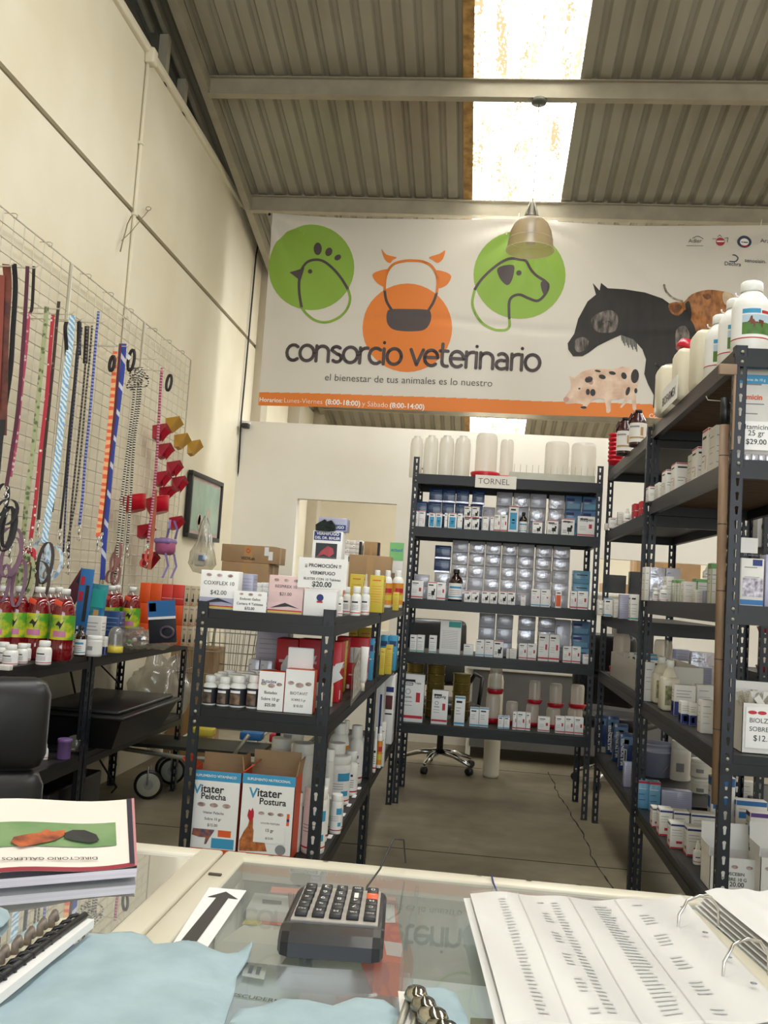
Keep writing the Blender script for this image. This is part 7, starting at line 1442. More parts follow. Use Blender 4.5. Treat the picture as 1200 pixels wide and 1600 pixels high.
# orange carton stack
for r_ in range(3):
    yt, yb = ((932+34*(2-r_))-34, 0)
    for c_ in range(4):
        Y = 5.32; hgt = .114; a = atY(216+17.5*c_, 950, Y); b = atY(216+17.5*(c_+1), 950, Y)
        st_ = 'ored' if (r_ == 2 and c_ > 1) else 'oran'
        STY['ored'] = (mat('coral_red_card', 'd8392f', .45), [(.0, 1, .3, .32, M_pink)]); STY['oran'] = (mat('bright_orange_card', 'e8561a', .45), [(0, 1, .5, .52, M_orange)])
        carton(st_, (a.x+b.x)/2, Y, ZT_+.001+r_*(hgt+.001), b.x-a.x-.0015, .1, hgt, '%s carton in the orange stack on the table, %s row up, %s from left' % ('coral red' if st_ == 'ored' else 'bright orange', ordw(r_), ordw(c_)))
    for c_ in range(2):
        a = atY(286+9.5*c_, 950, 5.32); b = atY(286+9.5*(c_+1), 950, 5.32); STY['hen_end'] = (mat('beige_end', 'c9b79a', .5), [(.3, .7, .2, .35, M_ink), (.5, .62, .35, .6, M_ink), (.2, .8, .8, .86, M_grey), (.2, .5, .05, .12, M_orange)])
        carton('hen_end', (a.x+b.x)/2, 5.32, ZT_+.001+r_*(hgt+.001), b.x-a.x-.001, .1, hgt, 'narrow beige carton with dark bird at right of the orange stack, %s row up, %s one' % (ordw(r_), ('left', 'right')[c_]))
# ================================================================ UNDER THE TABLE
ZL = ST[1]
bn = thing('litter_tray', 'black plastic litter tray with lid on the lower shelf of the wall rack', 'tray', (-1.93, 4.86, ZL+.001))
m = MB(); m.add([(-.2, -.3, 0), (.2, -.3, 0), (.2, .42, 0), (-.2, .42, 0), (-.24, -.36, .15), (.26, -.36, .15), (.26, .5, .15), (-.24, .5, .15)], [(0, 3, 2, 1), (0, 1, 5, 4), (1, 2, 6, 5), (2, 3, 7, 6), (3, 0, 4, 7)], M_black); m.build('tray_body', bn)
m = MB(); m.bbox(-.26, .28, -.38, .52, .15, .17, M_black, .008); m.bbox(-.22, .24, -.34, .48, .17, .19, M_black, .008); m.build('lid', bn)
for i, (x0, x1, yt, Y, k_, lab) in enumerate(((47, 56, 1152, 3.9, 'dropper', 'small bottle with green cap on the lower wall shelf'), (57, 66, 1160, 3.95, 'dropper', 'small white dropper bottle on the lower wall shelf, middle one'), (66, 75, 1158, 4.0, 'dropper', 'small white dropper bottle on the lower wall shelf, right one'))): putb(k_, x0, x1, yt, atZ((x0+x1)/2, 1196-.12*x0, ZL).y, ZL, lab)
pz = atZ(99, 1186, ZL); q = MB(); q.lathe([(.028, 0), (.03, .004), (.03, .075), (.033, .077), (.033, .09), (.03, .092)], (0, 0, 0), mat('purple_plastic', '7d5f96', .4), 20); q.build('tub', label='purple lidded tub on the lower shelf of the wall rack', cat='tub', loc=(pz.x, pz.y, ZL+.001))
q = MB(); q.lathe([(.0, 0), (.04, .01), (.048, .04), (.035, .075), (0, .085)], (0, 0, 0), M_bag, 14); p = atZ(118, 1176, ZL); q.build('crumpled_bag', label='crumpled white plastic bag on the lower wall shelf beside the purple tub', cat='bag', loc=(p.x, p.y, ZL+.001))
random.seed(33); b = bmesh.new(); bmesh.ops.create_icosphere(b, subdivisions=4, radius=1)
from mathutils import noise as mnoise
for v in b.verts:
    n_ = mnoise.noise(v.co*2.2)*.28+mnoise.noise(v.co*6)*.12; c = v.co*(1+n_); tz = c.z; taper = 1 if tz > -.1 else max(.3, 1+.75*(tz+.1)); v.co = Vector((c.x*.2*taper, c.y*.22*taper, tz*.31))
b.verts.index_update(); mb = MB(); mb.add([v.co[:] for v in b.verts], [[v.index for v in f.verts] for f in b.faces], clear('cloudy_bag', 'd9d6ca', .42, .2, .4, bump=1.0, gloss=.12), True); b.free(); p = atY(231, 1098, 6.2)
mb.build('big_clear_bag', label='big bulging clear plastic bag behind the litter tray on the trolley', cat='bag', loc=(p.x+.06, 6.2, p.z+.01))
q = MB(); q.bbox(-.06, .06, -.04, .04, -.03, .03, mat('vivid_green', '2aa03c', .5), .012); p = atY(209, 1092, 5.96); q.build('green_brush', label='vivid green plastic brush inside the big clear bag', cat='brush', loc=(p.x, 6.05, p.z))
q = MB(); q.bbox(-.1, .1, -.003, 0, -.03, .03, M_paper, .001); q.xf(Matrix.Rotation(-.25, 4, 'Y')); p = atY(245, 1100, 5.93); q.build('paper_note', label='white paper note stuck on the big clear bag', cat='paper', loc=(p.x, 5.93, p.z))
pcb = thing('computer_tower', 'black computer box with small blue light under the wall rack', 'computer', (-2.02, 4.5, 0)); MB().bbox(-.16, .16, -.3, .3, .001, .32, M_black, .01).build('case', pcb); MB().bbox(-.06, -.054, -.304, -.3, .22, .226, mat('blue_led', '3a5cff', .3, emit=6), .001).build('power_light', pcb); MB().box(.0, .12, -.302, -.3, .2, .24, M_grey).build('drive_panel', pcb)
q = MB(); q.tube([(-2.2, 5.0, .9), (-2.15, 5.1, .6), (-2.0, 5.2, .55), (-2.1, 5.3, .3), (-2.0, 5.4, .1), (-2.1, 5.6, .02)], .006, M_black, 6); q.tube([(-2.2, 5.1, .95), (-2.0, 5.3, .7), (-2.1, 5.5, .5), (-2.05, 5.5, .2)], .005, M_black, 6); q.build('loose_cable', label='loose black cables hanging under the wall rack', cat='cable', kind='stuff')
# near chair back at the left frame edge
nc = thing('office_chair', 'black leather office chair back at the left frame edge before the wall rack', 'chair', (-1.42, 2.55, 0), .5)
m = MB(); m.bbox(-.25, .25, 0, .1, .48, .76, M_chair, .05); m.bbox(-.25, .25, 0, .1, .75, 1.02, M_chair, .05); m.build('backrest', nc)
MB().bbox(-.25, .25, -.5, -.02, .36, .46, M_chair, .04).build('seat', nc); MB().tube([(0, -.25, .1), (0, -.25, .37)], .025, M_black, 12).build('gas_column', nc)
m = MB()
for k in range(5): a = k*2*PI/5; m.tube([(0, -.25, .1), (.28*math.cos(a), -.25+.28*math.sin(a), .07)], [.02, .014], M_black, 8)
m.build('star_base', nc)
for k in range(5): a = k*2*PI/5; c = MB(); c.lathe([(.02, -.02), (.03, -.016), (.03, .016), (.02, .02)], (0, 0, 0), M_black, 12); c.xf(Matrix.Translation((.28*math.cos(a), -.25+.28*math.sin(a), .031)) @ Matrix.Rotation(PI/2, 4, 'X')); c.build('caster', nc)
# ================================================================ COUNTER IN THE FOREGROUND
ZC = .95
M_frame = mat('counter_paint', 'dcd6c4', .35, 0, .03, 6, col2='d2cbb6'); M_chip = mat('chipped_dark', '4a4236', .7)
def vitrine(x0, x1, bar, lab, rx):
    t = thing('glass_counter', lab, 'display counter', ((x0+x1)/2, .98, 0)); o = Vector(((x0+x1)/2, .98, 0)); y0, y1 = .42, 1.40
    def B(a, b, c, d, e, f, m, bev=.003): q = MB(); q.bbox(a-o.x, b-o.x, c-o.y, d-o.y, e, f, m, bev); return q
    B(x0, x1, y1-bar, y1, ZC-.03, ZC, M_frame, .005).build('frame_rail', t); B(x0, x1, y0, y0+bar, ZC-.03, ZC, M_frame, .005).build('frame_rail', t)
    B(x0, x0+bar, y0, y1, ZC-.03, ZC+.0004, M_frame, .005).build('frame_rail', t); B(x1-bar, x1, y0, y1, ZC-.03, ZC+.0004, M_frame, .005).build('frame_rail', t)
    q = MB(); q.quad([(x0+bar-.003-o.x, y0+bar-.003-o.y, ZC-.004), (x1-bar+.003-o.x, y0+bar-.003-o.y, ZC-.004), (x1-bar+.003-o.x, y1-bar+.003-o.y, ZC-.004), (x0+bar-.003-o.x, y1-bar+.003-o.y, ZC-.004)], M_ctop); q.build('glass_top', t)
    for x in (x0, x1-.03):
        for y in (y0, y1-.03): B(x, x+.03, y, y+.03, 0, ZC-.03, M_frame).build('corner_post', t)
    B(x0+.01, x1-.01, y0+.01, y1-.01, .08, .3, M_frame).build('cabinet_base', t)
    B(x0+.01, x1-.01, y0+.03, y1-.02, .80, .806, mat('inner_shelf', 'f2f5f8', .3, 0, .03, 5), .001).build('glass_shelf', t)
    B(x0+.03, x1-.03, y1-.012, y1-.006, .3, ZC-.03, M_glass, .001).build('glass_front', t); return t
def ctop():
    m = bpy.data.materials.new('counter_glass'); m.use_nodes = True; nt = m.node_tree; N = nt.nodes; N.clear()
    o = N.new('ShaderNodeOutputMaterial'); t = N.new('ShaderNodeBsdfTransparent'); t.inputs[0].default_value = (.92, .97, .97, 1); g = N.new('ShaderNodeBsdfGlossy'); g.inputs['Roughness'].default_value = .015
    f = N.new('ShaderNodeFresnel'); f.inputs[0].default_value = 1.6; ns = N.new('ShaderNodeTexNoise'); ns.inputs['Scale'].default_value = 3
    ma = N.new('ShaderNodeMath'); ma.operation = 'MULTIPLY_ADD'; ma.inputs[1].default_value = .03; nt.links.new(ns.outputs[0], ma.inputs[0]); nt.links.new(f.outputs[0], ma.inputs[2])
    mx = N.new('ShaderNodeMixShader'); nt.links.new(ma.outputs[0], mx.inputs[0]); nt.links.new(t.outputs[0], mx.inputs[1]); nt.links.new(g.outputs[0], mx.inputs[2]); 
    du = N.new('ShaderNodeBsdfDiffuse'); du.inputs[0].default_value = (.72, .78, .78, 1); m2 = N.new('ShaderNodeMixShader'); m2.inputs[0].default_value = .13; nt.links.new(mx.outputs[0], m2.inputs[1]); nt.links.new(du.outputs[0], m2.inputs[2]); nt.links.new(m2.outputs[0], o.inputs[0]); return m  # pale diffuse haze mixed into the glass colour to brighten the counter top
M_ctop = ctop()
vitrine(-.3445, 1.6, .035, 'white framed glass display counter in the foreground under calculator and binder', 0)
vitrine(-1.9, -.3475, .036, 'white framed glass display counter at lower left under the magazine', 0)
c = MB()
for x, y in ((.02, 1.392), (.09, 1.39), (.16, 1.394), (-.28, 1.392), (-.2, 1.39)): c.add([(x, y, ZC+.0009), (x+.007, y-.001, ZC+.0009), (x+.009, y+.002, ZC+.0009), (x+.002, y+.003, ZC+.0009)], [(0, 1, 2, 3)], M_chip)
c.build('paint_chips', label='small dark paint chips along the back rail of the counter', cat='paint chips', kind='stuff')
def zq(pts, z=ZC): return [Vector(atZ(x, y, z)) for x, y in pts]
# arrow sticker
ar = thing('arrow_sticker', 'white paper sticker with black arrow on the left of the counter glass', 'sticker', (0, 0, 0))
q = zq([(327, 1387), (385, 1392), (311, 1500), (256, 1496)], ZC+.001); m = MB(); m.add(q+[p+Vector((0, 0, .0006)) for p in q], [(4, 5, 6, 7), (0, 1, 5, 4), (1, 2, 6, 5), (2, 3, 7, 6), (3, 0, 4, 7)], M_paper); m.build('paper', ar)
q = zq([(353, 1393), (372, 1405), (357, 1403), (290, 1495), (262, 1495), (338, 1402), (324, 1401)], ZC+.0022); m = MB(); m.add(q, [(0, 1, 2, 5, 6), (2, 3, 4, 5)], mat('arrow_black', '3b3733', .6)); m.build('printed_arrow', ar)
MB().bbox(*(lambda a: (a.x-.009, a.x+.009, a.y-.003, a.y+.003))(atZ(336, 1368, ZC)), ZC+.0005, ZC+.003, M_chip, .001).build('latch', label='small dark metal latch on the counter frame above the arrow sticker', cat='latch')
# cloths
def cloth(poly, z, lab, amp=.006, seed=0, sub=14, thick=.003):
    q = zq(poly, z); tb = bmesh.new(); vs = [tb.verts.new(p) for p in q]; es = [tb.edges.new((vs[i], vs[(i+1) % len(vs)])) for i in range(len(vs))]; bmesh.ops.triangle_fill(tb, edges=es, use_beauty=True)
    x0, x1 = min(p.x for p in q), max(p.x for p in q); y0, y1 = min(p.y for p in q), max(p.y for p in q)
    for ax, lo, hi in ((0, x0, x1), (1, y0, y1)):
        n = int((hi-lo)/.009)
        for k in range(1, n):
            co = Vector((0, 0, 0)); co[ax] = lo+(hi-lo)*k/n; no = Vector((0, 0, 0)); no[ax] = 1; bmesh.ops.bisect_plane(tb, geom=tb.verts[:]+tb.edges[:]+tb.faces[:], plane_co=co, plane_no=no)
    for v in tb.verts:
        e = min(1, min((v.co-(a+(b-a)*max(0, min(1, (v.co-a).dot(b-a)/max(1e-9, (b-a).length_squared))))).length for a, b in zip(q, q[1:]+q[:1]))/.02)
        v.co.z += e*(.006+amp*(mnoise.noise(Vector((v.co.x*9+seed, v.co.y*5, 0)))+.5*mnoise.noise(Vector((v.co.x*26, v.co.y*18+seed, 2)))))+amp*.35*e*math.sin(v.co.x*60+v.co.y*25)*.3
    r = bmesh.ops.extrude_face_region(tb, geom=tb.faces[:]); [setattr(g.co, 'z', g.co.z-thick*.6) for g in r['geom'] if isinstance(g, bmesh.types.BMVert)]
    tb.verts.index_update(); mb = MB(); mb.add([v.co[:] for v in tb.verts], [[v.index for v in f.verts] for f in tb.faces], mat('blue_cloth', 'a6bcc4', .9, 0, .04, 22, bump=.25, col2='99afb8'), True); tb.free()
    return mb.build('blue_cloth', label=lab, cat='cloth')
cloth([(-60, 1700), (-60, 1590), (0, 1566), (60, 1515), (125, 1470), (140, 1458), (160, 1459), (182, 1456), (205, 1455), (228, 1462), (240, 1474), (262, 1476), (285, 1469), (308, 1471), (330, 1482), (352, 1490), (372, 1488), (396, 1470), (388, 1497), (370, 1525), (366, 1552), (356, 1580), (345, 1620), (330, 1700)], ZC+.003, 'large pale blue cloth spread on the counter at lower left', .008, 1)
cloth([(345, 1700), (358, 1598), (372, 1576), (408, 1572), (440, 1560), (480, 1562), (520, 1571), (556, 1558), (600, 1562), (622, 1578), (640, 1700)], ZC+.002, 'second pale blue cloth at the bottom edge below the calculator', .005, 5)
cloth([(652, 1560), (664, 1543), (692, 1542), (712, 1552), (730, 1590), (745, 1640), (660, 1640)], ZC+.002, 'small pale blue cloth under the metal clippers', .004, 9)
cloth([(-60, 1520), (0, 1482), (55, 1442), (68, 1436), (96, 1438), (84, 1456), (40, 1500), (0, 1530), (-60, 1580)], ZC+.002, 'pale blue cloth strip beyond the spiral notebook at left', .004, 12)
cloth([(-60, 1415), (0, 1417), (12, 1422), (16, 1433), (5, 1445), (-60, 1470)], ZC+.002, 'pale green blue cloth corner at the left frame edge', .006, 15)
# magazine pile
bk = thing('magazine', 'thick magazine with a green rooster picture lying at the left on the counter', 'magazine', (0, 0, 0))
F0 = atZ(-70, 1394, ZC+.001); F1 = atZ(213, 1370, ZC+.001); T0f = F0+Vector((0, 0, .011)); T1f = F1+Vector((0, 0, .011))
b1 = atY(209, 1251, 1.44); b0 = atY(-70, 1253, 1.44+(F0.y-F1.y)*1.0); b0.z = b1.z
m = MB(); m.add([F0, F1, Vector((b1.x, b1.y, ZC+.001)), Vector((b0.x, b0.y, ZC+.001)), T0f, T1f, b1, b0], [(0, 1, 5, 4), (1, 2, 6, 5), (2, 3, 7, 6), (3, 0, 4, 7), (0, 3, 2, 1)], mat('page_edges', 'cfcbd6', .7, 0, .12, 3, stretch=(1, 1, 120))); m.build('pages', bk)
# covers as folded sheets
nrm = (T1f-T0f).cross(b0-T0f).normalized(); nrm = nrm if nrm.z > 0 else -nrm
Mcov = mat('cover_cream', 'efe6dc', .45, 0, .02, 8); Mcr = mat('cover_red', '9c2a3c', .5); Mcn = mat('cover_navy', '2b2438', .5)
def cvp(u, v, e): return T0f+(T1f-T0f)*u+(b0-T0f)*v+((b1-b0)-(T1f-T0f))*(u*v)+nrm*(e+.004*math.sin(u*6))
def sheet_uv(u0, u1, v0, v1, e, m_, nu=12, nv=8, name='cover', par=bk):
    q = MB(); q.add([cvp(u0+(u1-u0)*i/nu, v0+(v1-v0)*j/nv, e) for j in range(nv+1) for i in range(nu+1)], [(j*(nu+1)+i, j*(nu+1)+i+1, (j+1)*(nu+1)+i+1, (j+1)*(nu+1)+i) for j in range(nv) for i in range(nu)], m_, True); return q
q = sheet_uv(0, 1, 0, 1, .0045, Mcov); q2 = sheet_uv(0, 1, 0, .05, .005, Mcr); q3 = sheet_uv(.955, .985, 0.03, 1, .0052, Mcn); q4 = sheet_uv(.985, 1, 0, 1, .0053, mat('cover_pink', 'c98a8e', .5))
q.add(q2.v, q2.f, Mcr, True); q.add(q3.v, q3.f, Mcn, True); q.add(q4.v, q4.f, MATS['cover_pink'], True); q.build('cover', bk)
def uvof(x, y):
    # invert pixel -> cover uv numerically
    best = (9e9, 0, 0)
    for i in range(61):
        for j in range(61):
            u, v = i/60, j/60; p = cvp(u, v, .006)-CAM; X = 600+FPX*p.dot(_r)/p.dot(_f); Y = 800-FPX*p.dot(_u)/p.dot(_f); d = (X-x)**2+(Y-y)**2
            if d < best[0]: best = (d, u, v)
    return best[1], best[2]
ua, va = uvof(-40, 1328); ub, vb = uvof(182, 1284)
q = sheet_uv(ua, ub, va, vb, .0058, mat('cover_grass', '7f9c6b', .5, 0, .2, 14, col2='5f8a52')); q.build('cover_picture', bk)
def cblob(pts, m_, e, name):
    q = MB(); P = [cvp(*uvof(x, y), e) for x, y in pts]; c0_ = sum(P, Vector())/len(P); n_ = len(P); q.add(P+[c0_], [(i, (i+1) % n_, n_) for i in range(n_)], m_); return q.build(name, bk)
cblob([(16, 1318), (22, 1310), (40, 1305), (65, 1302), (72, 1298), (80, 1302), (100, 1299), (104, 1305), (85, 1314), (55, 1322), (30, 1325)], mat('rooster_orange', 'c4622e', .5, 0, .3, 40, col2='6d2f1e'), .0078, 'printed_bird')
cblob([(98, 1304), (115, 1298), (130, 1299), (148, 1306), (157, 1315), (140, 1319), (115, 1316), (100, 1312)], mat('tail_black', '2a2a2a', .5, 0, .2, 40), .0082, 'printed_tail')
ut, vt = uvof(150, 1340); ut0, _ = uvof(4, 1346); q = MB(); P0 = cvp(ut, vt, .0075); P1 = cvp(ut0, vt, .0075); vdir = (cvp(.5, .1, 0)-cvp(.5, .3, 0)); letter(q, 'DIRECTORIO GALLEROS', P0, P1-P0, vdir, (P1-P0).length, M_ink, .01, align='l'); q.build('lettering', bk)
# spiral notebook seen from the side
nb = thing('spiral_notebook', 'white notepad with black spiral binding on the blue cloth at left', 'notebook', (0, 0, 0))
A_, B_ = atZ(-20, 1580, ZC+.012), atZ(142, 1449, ZC+.012); d_ = (B_-A_).normalized(); n_ = Vector((-d_.y, d_.x, 0))
m = MB(); P = [A_-n_*.003, B_-n_*.003, B_+n_*.02, A_+n_*.028]; m.add(P+[p+Vector((0, 0, .009)) for p in P], [(0, 3, 2, 1), (4, 5, 6, 7), (0, 1, 5, 4), (1, 2, 6, 5), (2, 3, 7, 6), (3, 0, 4, 7)], M_paper); m.build('pages', nb)
P = [A_+n_*.02, B_+n_*.014, B_+n_*.03-d_*.02, A_+n_*.06]; m = MB(); m.add([p+Vector((0, 0, .010)) for p in P]+[p+Vector((0, 0, .012)) for p in P], [(4, 5, 6, 7), (0, 1, 5, 4), (1, 2, 6, 5), (2, 3, 7, 6), (3, 0, 4, 7)], M_cream); m.build('cover', nb)
m = MB(); L_ = (B_-A_).length; m.tube([A_+n_*.012+Vector((0, 0, .012)), B_+n_*.008+Vector((0, 0, .012))], .004, M_black, 8)
for k in range(11): p = A_+d_*(L_*(.06+.085*k))+n_*.013+Vector((0, 0, .011)); m.tube([p+d_*(.003*j)+n_*(.006*math.cos(a))+Vector((0, 0, .005*math.sin(a))) for j, a in enumerate([0, .9, 1.8, 2.7, 3.6, 4.5, 5.4])], .0022, M_black, 6)
m.build('spiral_binding', nb)
m = MB()
for k in range(6): p = A_+d_*(L_*(.2+.12*k))+n_*.026+Vector((0, 0, .012)); m.tube([p+Vector((0, 0, 0)), p+Vector((0, 0, .009)), p+d_*.006+Vector((0, 0, .012)), p+d_*.01+Vector((0, 0, .004))], .004, mat('taupe_plastic', '7d7268', .4), 8)
m.build('page_tabs', nb)
# calculator
ca = atZ(430, 1500, ZC); cb = atZ(597, 1513, ZC); cc = atZ(599, 1403, ZC); cdd = atZ(466, 1399, ZC)
ux = (cb-ca); ux.z = 0; wC = ux.length; ux.normalize(); uy = Vector((-ux.y, ux.x, 0)); LC = ((cc-cb).dot(uy)+(cdd-ca).dot(uy))/2; oC = (ca+cb)/2; oC.z = ZC+.001
Rz = math.atan2(ux.y, ux.x)
cl_ = thing('calculator', 'black desktop calculator with grey keypad and black keys, seen from behind', 'calculator', oC, Rz)
w = wC; m = MB(); pr = [(0, .003), (0, .018), (.01, .026), (.032, .027), (.05, .023), (LC, .009), (LC, .0)]
def slab(prof, x0, x1, mm, mb, rnd=.012):
    k = len(prof); xs = [(x0, .86), (x0+rnd*.3, .96), (x0+rnd, 1), (x1-rnd, 1), (x1-rnd*.3, .96), (x1, .86)]; cy = sum(p[0] for p in prof)/k; vs = []
    for x, s in xs:
        for y, z in prof: vs.append((x, cy+(y-cy)*(s if s < 1 else 1), z*s if z > .005 else z+(1-s)*.02))
    fs = [(i*k+j, i*k+(j+1) % k, (i+1)*k+(j+1) % k, (i+1)*k+j) for i in range(5) for j in range(k)]+[tuple(range(k)), tuple(range(5*k, 6*k))]
    mb.add(vs, fs, mm, False)
slab(pr, -w/2, w/2, mat('calculator_black', '121318', .35, 0, .05, 20, coat=.3), m); m.build('housing', cl_)
sl = (.009-.023)/(LC-.05)
def kz(y): return .023+sl*(y-.05)
m = MB(); x0, x1 = -w*.43, w*.43; y0_, y1_ = .053, LC-.006; m.add([(x0, y0_, kz(y0_)+.0012), (x1, y0_, kz(y0_)+.0012), (x1, y1_, kz(y1_)+.0012), (x0, y1_, kz(y1_)+.0012), (x0, y0_, kz(y0_)-.003), (x1, y0_, kz(y0_)-.003), (x1, y1_, kz(y1_)-.003), (x0, y1_, kz(y1_)-.003)], [(0, 1, 2, 3), (0, 1, 5, 4), (1, 2, 6, 5), (2, 3, 7, 6), (3, 0, 4, 7)], mat('keypad_silver', 'c9c4bc', .35, .3, .03, 20)); m.build('keypad_panel', cl_)
keys = [['MU', '√', 'M', 'MR', 'MC'], ['÷', '%', 'GT', '7', 'C'], ['×', '9', '8', '4', '▲'], ['-', '6', '5', '1', 'AC'], ['+', '3', '2', '00', '0']]
for r_ in range(5):
    for c_ in range(5):
        kx = x0+(c_+.5)*(x1-x0)/5; ky = y0_+.008+(r_+.5)*(y1_-y0_-.012)/5; hw, hd = (x1-x0)/5*.36, (y1_-y0_)/5*.33; m = MB(); zk = kz(ky)+.001
        m.bbox(kx-hw, kx+hw, ky-hd, ky+hd, zk, zk+.006, (M_orange if (r_, c_) == (3, 4) else mat('key_black', '1a1a1e', .45)), .0015); o = m.build('key', cl_)
        m = MB(); letter(m, keys[r_][c_] if keys[r_][c_] not in '√▲' else 'M', (kx, ky+hd*.45, zk+.0064), (-1, 0, 0), (0, -1, 0), min(hw*1.1, hw*.45*len(keys[r_][c_])+.002), mat('key_white', 'e8e6e2', .5), 0); m.build('legend', o)
m = MB(); m.tube([Vector(p) for p in ((.03, LC-.004, .006), (.03, LC+.02, .008), (.045, LC+.06, .02), (.06, LC+.1, .05), (.075, LC+.12, .045), (.08, LC+.14, .008))], .0014, M_black, 6); m.build('wire', label='thin black wire rising behind the calculator', cat='wire', loc=oC, rz=Rz)
# pen, thread
a, b = atZ(822, 1426, ZC+.006), atZ(896, 1411, ZC+.006); d_ = (b-a); pn = thing('pen', 'orange ballpoint pen lying behind the binder', 'pen', (0, 0, 0)); MB().tube([a, b], .0052, mat('pen_orange', 'e8892a', .4), 8).build('barrel', pn); MB().tube([b, b+d_*.09], [.0052, .004], mat('pen_blue_cap', '2a2f63', .4), 8).build('end_plug', pn)
m = MB(); m.tube([atZ(768, 1367, ZC+.004), atZ(771, 1380, ZC+.003), atZ(776, 1392, ZC+.002), atZ(776, 1404, ZC+.002), atZ(779, 1412, ZC+.002)], .0013, M_navy, 5); m.build('thread', label='short blue thread lying over the counter rail', cat='thread')
# ring binder with printed sheets
bd = thing('ring_binder', 'open ring binder full of printed sheets at lower right on the counter', 'binder', (0, 0, 0))
M_sheet = mat('sheet_white', 'dcdbd8', .45, 0, .01, 8, coat=.15); Msl = clear('sheet_sleeve', 'ffffff', .05, .25, .3, gloss=.02)
def page(q, z, wav, m_, name, par, lift=0, nu=26, nv=16, holes=False):
    a, b, c, d = q; mb = MB()
    def pt(u, v):
        p = a*(1-u)*(1-v)+b*u*(1-v)+c*u*v+d*(1-u)*v; zz = z+wav*(math.sin(u*3.1*2+.6)*.5+.5)*(.35+.65*v)+lift*u*u+wav*.25*math.sin(u*21+v*5); return Vector((p.x, p.y, zz))
    mb.add([pt(i/nu, j/nv) for j in range(nv+1) for i in range(nu+1)], [(j*(nu+1)+i, j*(nu+1)+i+1, (j+1)*(nu+1)+i+1, (j+1)*(nu+1)+i) for j in range(nv) for i in range(nu)], m_, True); return mb, pt
base = [atZ(790, 1640, ZC), atZ(1240, 1640, ZC), atZ(1062, 1437, ZC), atZ(733, 1424, ZC)]
for k in range(5):
    qd = [p+Vector((-.002*k, -.001*k, 0)) for p in base]; mb, pt = page(qd, ZC+.004+.0026*k, .004, M_sheet, 'sheet', bd, .006); mb.build('sheet', bd)
mb, pt = page(base, ZC+.0185, .006, M_sheet, 'sheet', bd, .006); mb.build('sheet', bd)
# printed table on the upper sheet
pr_ = MB(); Mtab = mat('table_print', 'cfcfd0', .55); random.seed(8)
for cidx, (u0, u1) in enumerate(((.12, .16), (.3, .34), (.36, .4), (.56, .64), (.74, .8))):
    for k in range(34):
        v = .06+k*.026
        if v > .93 or (cidx in (1, 4) and k % 7 in (2, 3, 4)): continue
        uu = u1-(random.uniform(0, .3)*(u1-u0)); P = [pt(u0, v), pt(uu, v), pt(uu, v+.011), pt(u0, v+.011)]; pr_.add([p+Vector((0, 0, .0012)) for p in P], [(0, 1, 2, 3)], Mtab)
for u in (.22, .46, .68):
    P = [(pt(u, v/12)+Vector((0, 0, .0012)), pt(u+.004, v/12)+Vector((0, 0, .0012))) for v in range(13)]; pr_.add([x for pr2 in P for x in pr2], [(2*i, 2*i+1, 2*i+3, 2*i+2) for i in range(12)], mat('fold_grey', 'cdcbc8', .5))
pr_.build('printed_table', bd)
mb, pt2 = page([p+Vector((0, 0, 0)) for p in base], ZC+.0215, .006, Msl, 'sleeve', bd, .006); mb.build('clear_sleeve', bd)
ho = MB()
for k, (u, v) in enumerate(((.955, .86), (.955, .62), (.955, .4), (.955, .2))): p = pt(u, v)+Vector((0, 0, .0045)); ho.lathe([(.0035, 0), (.0001, .0002)], p, M_grey, 10)
ho.build('punch_hole', bd)
# right block of sheets
rb = [atZ(1320, 1640, ZC), atZ(1420, 1560, ZC), atZ(1230, 1418, ZC), atZ(1085, 1426, ZC)]
for k in range(5): mb, pt3 = page([p+Vector((.003*k, 0, 0)) for p in rb], ZC+.006+.005*k, .005, M_sheet, 'sheet', bd, .0); mb.build('sheet', bd)
sp_ = [atZ(1062, 1440, ZC), atZ(1085, 1428, ZC), atZ(1330, 1640, ZC), atZ(1250, 1650, ZC)]; m = MB(); m.add([p+Vector((0, 0, .002)) for p in sp_]+[p+Vector((0, 0, .006)) for p in sp_], [(4, 5, 6, 7), (0, 1, 5, 4), (1, 2, 6, 5), (2, 3, 7, 6), (3, 0, 4, 7)], M_cream); m.build('spine_plate', bd)
for (x0, y0, x1, y1, top) in ((1058, 1455, 1122, 1433, 1402), (1128, 1534, 1200, 1508, 1470), (1215, 1640, 1290, 1612, 1560)):
    p, q = atZ(x0, y0, ZC+.02), atZ(x1, y1, ZC+.028); mid = (p+q)/2; tz = atY((x0+x1)/2, top, mid.y).z; hh = tz-ZC-.022
    m = MB(); m.tube([p+Vector((0, 0, -.012)), p+Vector((.002, .002, hh*.55)), p.lerp(q, .22)+Vector((0, 0, hh*.96)), p.lerp(q, .5)+Vector((0, 0, hh)), p.lerp(q, .8)+Vector((0, 0, hh*.8)), q+Vector((0, 0, hh*.3)), q+Vector((.001, 0, -.01))], .0018, M_chrome, 8); m.build('binder_ring', bd)
